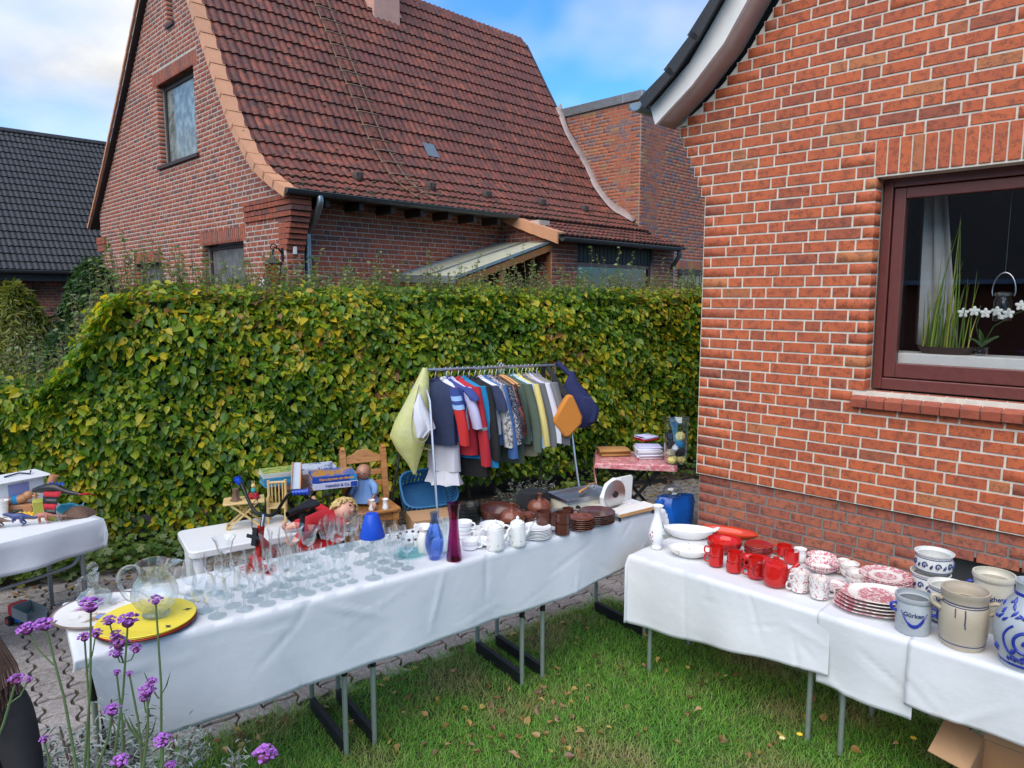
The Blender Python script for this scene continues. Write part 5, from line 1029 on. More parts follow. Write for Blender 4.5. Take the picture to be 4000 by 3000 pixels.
# white china
def cupw(loc, label, ang=.2, mname='white_china'): 
    t = mug('tea_cup', .043, .05, mname, loc, label, ang, 'white cups with a purple band', flare=.006, foot=.55); m = MB(); m.lathe([(.0438, .024), (.0462, .03), (.0455, .03), (.0432, .024)], 28); m.build('band', 'purple_band', t); return t
mat('purple_band', (.22, .02, .09), .3)
cupw(at1(1812, 2100), 'white teacup with purple band in front of the smoked bowls', -.4); cupw(at1(1812, 2100) + Vector((0, 0, .046)), 'white teacup with purple band stacked above another cup', -.3); cupw(at1(1836, 2142), 'white teacup with purple band beside the purple vase', -.3)
for k in range(3): lathed('saucer', plate(.065, .012), 'rose_sprig', 32, at1(1882, 2124) + Vector((0, 0, .005 * k)), 'white saucer with plum sprigs behind the coffee pot', 'saucer', 'pile of plum sprig saucers')
for k in range(3): lathed('saucer', plate(.062, .012), 'rose_sprig', 32, at1(1655, 2098) + Vector((0, 0, .005 * k)), 'white saucer with plum sprigs behind the cream vase', 'saucer', 'pile of saucers behind the cream vase')
mug('tea_cup', .046, .052, 'white_china', at1(1655, 2098) + Vector((0, 0, .016)), 'white teacup on saucers behind the cream vase', 2.5, flare=.006, foot=.55); mug('tea_cup', .045, .05, 'white_china', at1(1870, 2095), 'white teacup between smoked bowls and coffee pot', -.2, flare=.006, foot=.55)
lathed('serving_bowl', bowl(.072, .06), 'white_china', 32, at1(1922, 2085), 'plain white bowl behind the coffee pot', 'bowl')
def coffeepot(loc, label, rz):
    t = thing('coffee_pot', label, 'pot', loc, rz); MB().lathe([(0, 0), (.045, 0), (.049, .006), (.05, .02), (.045, .09), (.042, .118), (.036, .122), (0, .122)], 24, fl=.025, fn=8).build('body', 'gold_sprig', t); MB().lathe([(.04, .121), (.038, .13), (.02, .142), (.007, .146), (.01, .155), (.004, .165), (0, .166)], 24).build('lid', 'gold_sprig', t)
    m = MB(); m.tube(smooth_path([(-.046, 0, .105), (-.07, 0, .115), (-.088, 0, .085), (-.08, 0, .045), (-.05, 0, .025)]), .006, 8); m.build('handle', 'white_china', t); m = MB(); m.tube(smooth_path([(.04, 0, .055), (.062, 0, .08), (.07, 0, .105), (.085, 0, .122)]), [.016, .015, .013, .012, .011, .01, .009, .009, .008, .008, .008, .008, .008, .008, .008, .007][:16], 10); m.build('spout', 'gold_sprig', t)
coffeepot(at1(1936, 2145), 'white coffee pot with gold sprigs beside the purple vase', 0.05); coffeepot(at1(2022, 2128), 'white coffee pot with gold sprigs beside the plate pile', 0.15)
stack('small_plate', .083, 7, .0085, at1(2098, 2098), 'grey_sprig', ('white plate with gold rim in the pile beside the coffee pot', 'top white plate with grey flower sprig beside the coffee pot'), 'plate', 'pile of white plates beside the coffee pot', .012)
# brown stoneware
bb = thing('brown_bowl', 'wide dark brown stoneware bowl with two loop handles', 'bowl', at1(1948, 2035)); MB().lathe(bowl(.13, .085, .6, .007), 36).build('body', 'brown_glaze', bb); m = MB()
for sg in (-1, 1): m.tube(smooth_path([(sg * .12, -.03, .055), (sg * .15, -.025, .06), (sg * .155, 0, .062), (sg * .15, .025, .06), (sg * .12, .03, .055)]), .008, 8)
m.build('handle', 'brown_glaze', bb)
def tureen(px, py, r, label, h0=.045):
    t = thing('tureen', label, 'pot', at1(px, py)); MB().lathe(bowl(r, h0, .7, .005), 28).build('body', 'brown_glaze', t); MB().lathe([(r * 1.0, h0), (r * 1.02, h0 + .008), (r * .86, h0 + .04), (r * .5, h0 + .058), (.02, h0 + .05), (.014, h0 + .056), (.011, h0 + .085), (.017, h0 + .095), (0, h0 + .096)], 32, fl=.03, fn=8).build('lid', 'brown_rust', t)
tureen(2000, 2055, .078, 'brown lidded tureen with stalk knob in front of the wide bowl'); tureen(2108, 2012, .076, 'brown lidded tureen with stalk knob beside the black hat')
sgp = thing('sugar_pot', 'small round brown lidded sugar pot between the tureens', 'pot', at1(2064, 2040)); MB().lathe([(0, 0), (.03, 0), (.042, .02), (.042, .035), (.034, .04), (0, .04)], 24).build('body', 'brown_glaze', sgp); MB().lathe([(.04, .04), (.038, .055), (.022, .066), (0, .068)], 24).build('lid', 'brown_rust', sgp)
for (a, b, n_, lab) in ((2124, 2082, 2, 'beside the sugar pot'), (2197, 2086, 2, 'in front of the brown plate pile'), (2176, 2048, 1, 'behind the stacked mugs')):
    for k in range(n_): mug('brown_mug', .044, .066, 'brown_glaze', at1(a, b) + Vector((0, 0, .064 * k)), ('upper ' if k else 'lower ' if n_ > 1 else '') + 'brown stoneware mug ' + lab, 3.1, foot=.8)
mug('creamer', .036, .07, 'brown_glaze', at1(2218, 2028), 'brown stoneware creamer behind the plates', -.3, cat='jug')
stack('brown_plate', .075, 6, .012, at1(2270, 2068), 'brown_rust', ('small brown plate in the pile beside the stacked mugs', 'topmost small brown plate beside the stacked mugs'), 'plate', 'pile of small brown plates', .016)
stack('brown_plate', .112, 6, .011, at1(2330, 2042), 'brown_glaze', ('large brown plate in the pile beside the slicer', 'topmost large brown plate beside the slicer'), 'plate', 'pile of large brown plates', .018)
lathed('sprig_bowl', bowl(.066, .055), 'blue_sprig', 28, at1(2255, 2010), 'white bowl with blue sprigs behind the brown plates', 'bowl')
# hat
ht = thing('felt_hat', 'black felt hat standing between crockery and hedge', 'hat', at1(2082, 1995), .2); mat('felt', (.008, .008, .009), .95, var=.3); m = MB(); m.lathe([(0, .0), (.105, 0), (.108, .05), (.1, .1), (.085, .13), (.05, .125), (0, .112)], 28, 1.08, .85); m.build('crown', 'felt', ht); MB().lathe([(.1, 0), (.125, .004), (.125, .008), (.1, .012)], 28, 1.08, .9).build('brim', 'felt', ht)
# warming appliance with steel tray
ap = thing('table_grill', 'cream electric warming tray with steel pan and dials', 'appliance', at1(2268, 1988), .55); mat('cream_plastic', (.62, .58, .46), .35, var=.06)
m = MB(); m.box(-.18, -.1, .012, .17, .1, .085); m.box(-.21, -.115, 0, .18, .115, .012); m.build('body', 'cream_plastic', ap, smooth=0, bevel=.012); m = MB(); m.box(-.19, -.115, .088, .2, .115, .094); m.box(-.19, -.115, .094, -.18, .115, .115); m.box(.19, -.115, .094, .2, .115, .115); m.box(-.18, -.115, .094, .19, -.105, .115); m.box(-.18, .105, .094, .19, .115, .115); m.build('steel_pan', 'steel', ap, smooth=0, bevel=.004)
m = MB(); m.at((-.1, -.1, .05), (math.pi / 2, 0, 0)).lathe([(0, .0), (.016, 0), (.014, .014), (0, .014)], 16); m.build('dial', 'black_plastic', ap); m = MB(); m.box(-.29, -.07, .035, -.18, -.04, .05); m.build('handle', 'zinc', ap, smooth=0, bevel=.006)
m = MB(); m.at((.02, .01, .118), (0, math.pi / 2, .5)).lathe([(0, -.05), (.009, -.045), (.01, 0), (.007, .06), (0, .065)], 10); m.at(); m.tube([(.07, .04, .12), (.14, .09, .125), (.2, .11, .12)], .004, 6); mat('pine', (.52, .27, .10), .45, var=.25, vscale=16); put(m.build('spatula', 'pine'), (0, 0, 0)); o = bpy.data.objects['spatula']; put(o, ap.location, .55, 'wooden handled spatula lying on the steel pan', 'spatula')
# bread slicer
slc = thing('bread_slicer', 'white bread slicer with round steel blade and wooden edged board', 'slicer', at1(2440, 2012), .62)
m = MB(); m.box(-.13, -.09, .03, .2, .03, .05); m.build('board', 'white_paint', slc, smooth=0, bevel=.003); m = MB(); m.box(-.131, -.094, .0295, .201, -.09, .0495); m.box(.2005, -.09, .0295, .2045, .03, .0495); m.build('board_edge', 'pine', slc, smooth=0); m = MB()
for a, b in ((-.11, -.07), (.18, -.07), (.18, .01), (-.11, .01)): m.lathe([(0, 0), (.008, 0), (.008, .03), (0, .03)], 10) if False else m.tube([(a, b, 0), (a, b, .03)], .008, 10)
m.build('foot', 'black_plastic', slc); m = MB(); m.box(-.17, .04, .005, .12, .2, .05); m.prism([(-.13, .05), (-.14, .12), (-.1, .2), (-.03, .23), (.03, .22), (.05, .05)], .05, .09, 1); m.build('housing', 'white_paint', slc, smooth=0, bevel=.012)
m = MB(); m.prism([(.0, .05), (.16, .05), (.17, .2), (.155, .215), (.0, .215)], .1, .112, 1); m.build('guard_plate', 'white_paint', slc, smooth=0, bevel=.004)
m = MB(); m.at((-.045, .045, .132), (math.pi / 2, 0, 0)).lathe([(0, 0), (.086, 0), (.09, .0015), (.086, .003), (0, .004)], 48); bl = m.build('blade', 'steel', slc); m = MB(); m.at((-.045, .041, .132), (math.pi / 2, 0, 0)).lathe([(0, 0), (.022, 0), (.02, .008), (0, .009)], 20); m.build('hub', 'black_plastic', bl)

# ------------------------------------------------------------------ right-hand table
def surfcurve(m, prof, pts, r=.003, off=.001):               # painted line on a lathed pot: pts (angle, z)
    out = []
    for a, z in pts:
        rr = interp(z, prof) + off; out.append((rr * math.cos(a), rr * math.sin(a), z))
    m.tube(out, r, 6, ry=1)
def band(m, prof, z, w=.004, off=.0012): m.lathe([(interp(z, prof) + off - .002, z - w / 2 - .0005), (interp(z, prof) + off, z - w / 2), (interp(z + .0, prof) + off, z + w / 2), (interp(z, prof) + off - .002, z + w / 2 + .0005)], 40)
def leaf_on(m, prof, a, z, la, lz, w): # painted petal
    pts = [];
    for t in np.linspace(0, 1, 7): pts.append((a + la * t, z + lz * t))
    out = []
    for q, zz in pts: rr = interp(zz, prof) + .0005; out.append(Vector((rr * math.cos(q), rr * math.sin(q), zz)))
    m.tube(out, [w * max(.08, math.sin(math.pi * (.06 + .9 * t))) for t in np.linspace(0, 1, 7)], 6)
def text_on(name, body, size, mname, parent, r, ang, z, cx='CENTER'):
    o = text(name, body, size, mname, parent, (0, 0, 0), (0, 0, 0), .0006, cx=cx, bold=.0006); 
    for v in o.data.vertices: x, y, d_ = v.co; a = ang + x / r; rr = r + .0008 + d_; v.co = (rr * math.cos(a), rr * math.sin(a), z + y)
    return o
VP_ = [(.03, 0), (.031, .012), (.024, .022), (.045, .06), (.05, .09), (.042, .13), (.026, .18), (.018, .215), (.019, .24), (.034, .262), (.035, .265)]
vz = lathed('porcelain_vase', wall(VP_, .003), 'white_china', 32, at2(2565, 2140), 'slim white porcelain vase with rose sprigs at the table end', 'vase')
mat('rose', (.30, .03, .07), .3); mat('rose_leaf', (.06, .16, .06), .3)
for a0, z0 in ((-2.4, .07), (-.9, .1), (-2.55, .1), (-.75, .13)):
    m = MB()
    for k in range(5): q = random.uniform(-.18, .18); leaf_on(m, VP_, a0 + q, z0 + random.uniform(-.03, .03), random.uniform(-.12, .12), random.uniform(.004, .016), .0035)
    m.build('rose_sprig', 'rose' if a0 < -2 else 'rose_leaf', vz)
od = thing('oval_dish', 'white oval porcelain dish with two pierced handles', 'dish', at2(2690, 2100), -.25); MB().lathe(bowl(.125, .062, .55, .004, .9), 40, 1.25, .62).build('body', 'white_china', od); m = MB()
for sg in (-1, 1): m.tube([(sg * .15, -.02, .058), (sg * .172, -.014, .072), (sg * .18, 0, .078), (sg * .172, .014, .072), (sg * .15, .02, .058)], .006, 8)
m.build('handle', 'white_china', od)
put(MB().lathe(bowl(.095, .05, .5, .004, .9), 40, 1.3, .8).build('floral_dish', 'flower_dish'), at2(2692, 2172), -.35, 'shallow oval dish painted with orange flowers beside the vase', 'dish')
put(MB().lathe(bowl(.13, .045, .6, .005, .9), 40, 1.35, .6).build('red_platter', 'orange_red'), at2(2850, 2098), -.55, 'long orange red oval platter by the brick wall', 'platter')
for k in range(3): lathed('red_bowl', bowl(.1, .045, .55), 'red_glaze' if k == 2 else 'red_dark', 36, at2(2828, 2150) + Vector((0, 0, .012 * k)), ('lower', 'middle', 'topmost')[k] + ' red bowl of the three nested behind the red cups', 'bowl')
stack('red_plate', .078, 6, .009, at2(2960, 2165), 'red_dark', ('small red plate in the pile behind the teapot', 'topmost small red plate behind the teapot'), 'plate', 'pile of small red plates', .016)
put(MB().lathe(bowl(.075, .03, .6, .004, .9), 36, 1.3, .75).build('red_dish', 'red_glaze'), at2(2940, 2215) + Vector((0, 0, .03)), -.3, 'red oval dish lying on dark red saucers behind the teapot', 'dish'); stack('red_plate', .06, 4, .007, at2(2940, 2215), 'red_dark', ('dark red saucer under the red oval dish', 'dark red saucer right under the red oval dish'), 'saucer', 'dark red saucers', .01)
for (a, b, lab, ang) in ((2796, 2208, 'nearest the floral dish', 2.6), (2866, 2232, 'between the other stacked cups', .3), (2950, 2256, 'beside the red teapot', 2.9)):
    for k in range(2): mug('red_cup', .041, .058, 'red_glaze', at2(a, b) + Vector((.002 * k, 0, .055 * k)), ('upper' if k else 'lower') + ' red cup of the pair ' + lab, ang if not k else ang + .3, foot=.6)
tp = thing('red_teapot', 'round glossy red teapot with loop handle and lid', 'teapot', at2(3027, 2285), -.15); MB().lathe([(0, 0), (.045, 0), (.058, .012), (.064, .04), (.064, .085), (.058, .115), (.04, .128), (0, .13)], 36).build('body', 'red_glaze', tp); MB().lathe([(.042, .126), (.042, .132), (.03, .138), (.016, .139), (.014, .148), (.018, .152), (0, .154)], 28).build('lid', 'red_glaze', tp)
m = MB(); m.tube(smooth_path([(-.055, 0, .112), (-.085, 0, .118), (-.112, 0, .09), (-.105, 0, .045), (-.062, 0, .03)]), .006, 8); m.build('handle', 'red_dark', tp); m = MB(); m.tube(smooth_path([(.055, 0, .06), (.085, 0, .085), (.1, 0, .11), (.118, 0, .125)]), [.022, .021, .02, .018, .017, .016, .015, .014, .013, .0125, .012, .0115, .011, .011, .0105, .01], 12); m.build('spout', 'red_glaze', tp)
mug('red_cup', .042, .06, 'red_glaze', at2(3062, 2168), 'red cup standing behind the teapot', 2.8, foot=.72); mug('red_creamer', .042, .07, 'red_glaze', at2(3090, 2196), 'red creamer with pouring lip behind the teapot spout', 0, cat='jug')
lathed('white_creamer', wall([(.026, 0), (.036, .02), (.034, .045), (.03, .06), (.037, .075)], .003), 'white_china', 24, at2(3124, 2192), 'white wavy rimmed creamer behind the teapot', 'jug', fl=.05, fn=6)
for (a, b, lab, ang) in ((3122, 2308, 'beside the teapot spout', 3.2), (3200, 2334, 'in front of the pink bowls', -.3)):
    for k in range(2): mug('pink_cup', .044, .056, 'pink_cup', at2(a, b) + Vector((0, 0, .05 * k)), ('upper' if k else 'lower') + ' cream cup with pink print of the pair ' + lab, ang + (.3 if k and ang > 0 else -1.3 if k else 0), flare=.004, foot=.62)
for k in range(2): lathed('pink_bowl', bowl(.088, .04, .45, .004, 1.1), 'pink_small', 32, at2(3208, 2232) + Vector((0, 0, .012 * k)), ('lower' if not k else 'upper') + ' pink printed bowl behind the pink cups', 'bowl')
lathed('pink_bowl', bowl(.08, .03, .45, .004, 1.1), 'pink_small', 32, at2(3208, 2188), 'pink printed soup bowl by the brick wall', 'bowl')
stack('pink_plate', .074, 5, .008, at2(3294, 2230), 'pink_small', ('small pink printed plate in the pile by the wall', 'topmost small pink printed plate carrying an egg cup'), 'plate', 'small pink plates by the wall', .012); lathed('egg_cup', bowl(.03, .022, .5), 'cream_china', 20, at2(3294, 2230) + Vector((0, 0, .044)), 'cream lidded egg dish on the small pink plates', 'egg cup')
stack('pink_plate', .068, 3, .008, at2(3258, 2300), 'pink_small', ('pink saucer in the pile beside the stacked cups', 'topmost pink saucer beside the stacked cups'), 'saucer', 'pink saucers', .012)
for k in range(2): lathed('pink_sugar_bowl', bowl(.05, .045, .55), 'pink_cup', 26, at2(3342, 2282) + Vector((0, 0, .03 * k)), ('lower' if not k else 'upper') + ' pink handleless bowl of the pair beside the big pink plates', 'bowl')
for k in range(2): lathed('pink_sugar_bowl', bowl(.05, .045, .55), 'pink_cup', 26, at2(3316, 2250) + Vector((0, 0, .03 * k)), ('lower' if not k else 'upper') + ' pink handleless bowl of the pair next to the egg dish plates', 'bowl')
stack('pink_plate', .125, 8, .0075, at2(3458, 2292), 'pink_plate', ('large pink printed plate in the pile by the wall', 'topmost large pink printed plate with landscape'), 'plate', 'pile of large pink plates', .016)
for k in range(5): put(MB().lathe(plate(.2 - .006 * k, .02), 48, 1.0, .72, fl=.012, fn=8).build('pink_platter', 'pink_platter'), at2(3425, 2378) + Vector((.006 * k, .008 * k, .011 * k)), -.2, ('bottom', 'second', 'third', 'fourth', 'topmost')[k] + ' oval pink printed platter of the five stacked', 'platter')
# stoneware
GP = [(.068, 0), (.072, .01), (.074, .14), (.07, .146), (.077, .15), (.08, .16), (.078, .17)]
gp = thing('gherkin_pot', 'grey stoneware pot lettered Gürken with blue garland', 'pot', at2(3563, 2462)); MB().lathe(wall(GP, .006), 40).build('body', 'stone_grey', gp); m = MB(); A0 = -2.05
for k in range(31): t = -1 + 2 * k / 30; a = A0 + t * .72; z = .045 + .062 * t * t; m_a = (.02 * (1 - abs(t)) + .0); leaf_on(m, GP, a - .045 * (1 if abs(t) > .4 else .2), z + .011 * (abs(t) < .75), .09 * (1 if abs(t) > .4 else .2), -.018 * (abs(t) < .75) - .002, .0034)
m.build('garland', 'cobalt', gp); text_on('lettering', 'Gürken', .028, 'cobalt_dark', gp, .0735, A0 - .02, .098)
m = MB()
for sg in (-1, 1): a = A0 + sg * 1.25; m.tube(smooth_path([(.07 * math.cos(a), .07 * math.sin(a), .13), (.095 * math.cos(a), .095 * math.sin(a), .125), (.092 * math.cos(a), .092 * math.sin(a), .1), (.07 * math.cos(a), .07 * math.sin(a), .095)]), .007, 8)
m.build('handle', 'cobalt', gp)
BC = [(.078, 0), (.084, .015), (.092, .06), (.094, .13), (.09, .19), (.084, .2), (.088, .21), (.086, .225), (.092, .235), (.094, .255)]
bc = thing('stoneware_crock', 'tall beige salt glazed crock with two ear handles', 'crock', at2(3755, 2518)); MB().lathe(wall(BC, .008), 40).build('body', 'stone_beige', bc); m = MB()
for z in (.028, .195, .207): band(m, BC, z, .0035)
surfcurve(m, BC, [(-2.1, .19), (-2.08, .16), (-2.09, .13), (-2.06, .11)], .0025); surfcurve(m, BC, [(-2.5, .19), (-2.48, .15)], .002); m.build('glaze_lines', 'cobalt_dark', bc); m = MB()
for sg in (-1, 1): a = A0 + .02 + sg * 1.38; m.tube(smooth_path([(.088 * math.cos(a), .088 * math.sin(a), .205), (.122 * math.cos(a), .122 * math.sin(a), .215), (.125 * math.cos(a), .125 * math.sin(a), .185), (.092 * math.cos(a), .092 * math.sin(a), .16)]), .0095, 10)
m.build('handle', 'stone_beige', bc)
SP_ = [(.07, 0), (.074, .01), (.078, .2), (.076, .23), (.083, .238), (.086, .25), (.084, .262)]
sp_ = thing('spaghetti_crock', 'cream stoneware crock lettered for spaghetti behind the beige crock', 'crock', at2(3866, 2452)); MB().lathe(wall(SP_, .007), 40).build('body', 'stone_cream', sp_); text_on('lettering', 'Spaghetti', .03, 'cobalt_dark', sp_, .0765, -2.12, .165); m = MB(); a = -3.5; m.tube(smooth_path([(.078 * math.cos(a), .078 * math.sin(a), .215), (.1 * math.cos(a), .1 * math.sin(a), .21), (.1 * math.cos(a), .1 * math.sin(a), .18), (.078 * math.cos(a), .078 * math.sin(a), .17)]), .007, 8); m.build('handle', 'cobalt', sp_)
def bluejar(px, py, r, h, dz, label):
    Pf = [(r * .78, 0), (r * .92, h * .12), (r * .97, h * .5), (r * .88, h * .84), (r * .98, h * .93), (r, h)]; t = thing('blue_jar', label, 'jar', at2(px, py) + Vector((0, 0, dz))); MB().lathe(wall(Pf, .006), 40).build('body', 'stone_white', t); m = MB(); band(m, Pf, h * .14, .0035); band(m, Pf, h * .78, .0035)
    for k in range(6):
        a0 = -3.3 + k * .7; sp2 = [(a0 + .16 * (1 - q / 9) * math.cos(q * .9), h * .46 + h * .19 * (1 - q / 9) * math.sin(q * .9)) for q in np.linspace(0, 8, 22)]; surfcurve(m, Pf, sp2, .0042); leaf_on(m, Pf, a0 + .3, h * .3, .14, h * .25, .007)
    m.build('swirls', 'cobalt_dark', t); return t
bluejar(3630, 2305, .094, .1, 0, 'white jar with blue swirls at the bottom by the cellar window'); bluejar(3640, 2300, .092, .1, .1, 'wide white jar with blue swirls stacked above another by the cellar window'); bluejar(3702, 2425, .085, .075, 0, 'low white jar with blue swirls below the lidded one'); bluejar(3700, 2420, .092, .095, .077, 'white jar with blue swirls between the beige crock and the wall')
JGp = [(.085, 0), (.09, .02), (.115, .09), (.125, .15), (.115, .21), (.085, .265), (.06, .3), (.054, .33), (.06, .352), (.062, .36)]
jb = thing('blue_jug', 'big bulbous grey jug painted with cobalt spiral and leaves', 'jug', at2(4005, 2600)); MB().lathe(wall(JGp, .007), 48).build('body', 'stone_grey', jb); m = MB()
band(m, JGp, .03, .014); band(m, JGp, .31, .016); C0 = -2.3
surfcurve(m, JGp, [(C0 + .05 + .5 * (1 - q / 11) * math.cos(q), .13 + .062 * (1 - q / 11) * math.sin(q)) for q in np.linspace(0, 9.4, 46)], .0065)
surfcurve(m, JGp, [(C0 + .62 * math.cos(q), .135 + .078 * math.sin(q)) for q in np.linspace(2.2, 5.6, 20)], .005)
for k in range(26): a = C0 - 1.3 + random.uniform(0, 2.3); z = random.choice([.2, .225, .25, .27, .08, .06]); leaf_on(m, JGp, a, z, random.uniform(-.25, .25), random.uniform(.012, .03), .0065)
for k in range(9): leaf_on(m, JGp, C0 - .55 + k * .12, .062 + .004 * (k % 2), .02, -.022, .006)
m.build('painting', 'cobalt', jb); m = MB(); m.tube(smooth_path([(.05, .03, .33), (.12, .06, .34), (.15, .08, .26), (.11, .06, .19)]), .011, 10); m.build('handle', 'stone_grey', jb)
# cardboard box under the stoneware
mat('cardboard', (.42, .25, .13), .85, var=.1, vscale=5, bump=.15, bscale=120); mat('cardboard_in', (.20, .12, .065), .9, var=.15)
cbx = thing('cardboard_box', 'open brown cardboard box on the grass under the stoneware table', 'box', (2.20, 2.73, .012), math.atan2(T2[1].y, T2[1].x))
m = MB(); h_ = .24
for a in ((-.22, -.16, .22, -.154), (-.22, .154, .22, .16), (-.22, -.154, -.214, .154), (.214, -.154, .22, .154)): m.box(a[0], a[1], 0, a[2], a[3], h_)
m.box(-.214, -.154, 0, .214, .154, .006); m.build('body', 'cardboard', cbx, smooth=0)
for q in ([(-.22, -.16, h_), (.22, -.16, h_), (.23, -.3, h_ - .075), (-.23, -.3, h_ - .075)], [(-.22, -.16, h_), (-.22, .16, h_), (-.37, .15, h_ + .05), (-.37, -.15, h_ + .02)], [(-.22, .16, h_), (.22, .16, h_), (.22, .24, h_ + .12), (-.22, .24, h_ + .12)]):
    m = MB(); m.add(q, [(0, 1, 2, 3)]); m.build('flap', 'cardboard', cbx, smooth=0, solid=.004)
s = NT('checked_cloth'); ck = s.n('ShaderNodeTexChecker', i_Scale=70); s.l(s.coord(), ck.inputs['Vector']); ck.inputs['Color1'].default_value = (.5, .03, .05, 1); ck.inputs['Color2'].default_value = (.75, .7, .68, 1); s.bsdf(ck.outputs[0], .9)
m = MB(); m.ball((0, 0, .09), (.06, .05, .07), 16, 10).ball((.05, .02, .12), (.035, .03, .03), 12, 8); put(m.build('checked_bundle', 'checked_cloth'), (2.25, 2.70, .12), 0, 'red and white checked fabric bundle inside the cardboard box', 'fabric')
mat('teal', (.03, .30, .34), .6, var=.1); m = MB(); m.box(-.12, -.1, 0, .12, .1, .03); put(m.build('teal_book', 'teal', bevel=.004), (2.36, 2.66, .2), .4, 'teal flat book inside the cardboard box', 'book')

# ================================================================== clothes rack
BL, BR = Vector((-.77, 6.2, 1.62)), Vector((.42, 6.85, 1.60)); BD = (BR - BL).normalized(); BP_ = Vector((BD.y, -BD.x, 0)).normalized(); RZ = math.atan2(BP_.y, BP_.x)
rk = thing('clothes_rack', 'chrome tube clothes rack standing before the hedge', 'clothes rack', (BL.x, BL.y, 0))
L0 = Vector((BL.x, BL.y, 0)); m = MB(); m.tube([BL - L0 - BD * .03, BR - L0 + BD * .05], .013, 10); m.build('rail', 'steel', rk)
for e, ft, bk in ((BL, (-.60, 5.72), (-1.20, 6.45)), (BR, (.70, 6.42), (.26, 7.35))):
    tp_ = e - L0
    for q in (ft, bk):
        kn = Vector((e.x, e.y, e.z - .22)).lerp(Vector((*q, 1.3)), .35) - L0; m = MB(); m.tube([tp_, tp_ - Vector((0, 0, .12)), kn, Vector((*q, 0)) - L0], .011, 8); m.build('leg', 'steel' if q == ft else 'zinc_dark', rk)
    a, b = Vector((e.x, e.y, 1.62)), Vector((*ft, 0)); c_ = Vector((*bk, 0)); m = MB(); m.tube([a.lerp(b, .42) - L0, a.lerp(c_, .42) - L0], .008, 6); m.build('brace', 'steel', rk)
def cloth_mat(name, col, var=.1, rough=.9, fine=300, bump=.25): mat(name, col, rough, var=var, vscale=6, bump=bump, bscale=fine)
for nme, col in dict(navy=(.02, .03, .075), blue_vest=(.03, .055, .22), bright_red=(.48, .02, .02), red=(.42, .018, .03), dark_red=(.2, .01, .02), azure=(.01, .2, .42), black_cloth=(.012, .012, .013), white_cloth=(.62, .62, .68), lilac=(.5, .48, .68), denim=(.055, .13, .33), green_wool=(.075, .105, .075), yellow_knit=(.66, .55, .19), grey_cloth=(.13, .135, .14), mid_grey=(.2, .195, .2), beige=(.42, .36, .25), pale_blue=(.4, .55, .7), stripe_blue=(.26, .42, .68), dark_grey=(.05, .05, .055), taupe=(.25, .22, .2)).items(): cloth_mat(nme, col)
printed('snake_print', (.52, .5, .48), (.16, .15, .14), 26, .5, .56); printed('dot_print', (.5, .48, .5), (.05, .04, .07), 90, .45, .5); printed('dark_floral', (.03, .012, .014), (.22, .05, .03), 22, .5, .6); printed('white_dots', (.02, .02, .03), (.5, .5, .55), 120, .56, .6)
mat('hanger_wood', (.62, .30, .10), .4, var=.15, vscale=20)
def loft(m, secs, n=16, fold=.12, k=5, ph=0): # secs: (cx, cy, z, rx, ry)
    vs = []
    for i, (cx_, cy_, z, rx, ry) in enumerate(secs):
        for j in range(n):
            a = 2 * math.pi * j / n; f = 1 + fold * (i / len(secs)) * math.sin(k * a + ph + i * .35); vs.append((cx_ + rx * math.cos(a) * (1 + .15 * (f - 1)), cy_ + ry * math.sin(a) * f, z + .004 * math.sin(3 * a + ph)))
    h = len(secs); m.add(vs, [(i * n + j, i * n + (j + 1) % n, (i + 1) * n + (j + 1) % n, (i + 1) * n + j) for i in range(h - 1) for j in range(n)] + [tuple(range(n - 1, -1, -1)), tuple((h - 1) * n + j for j in range(n))])
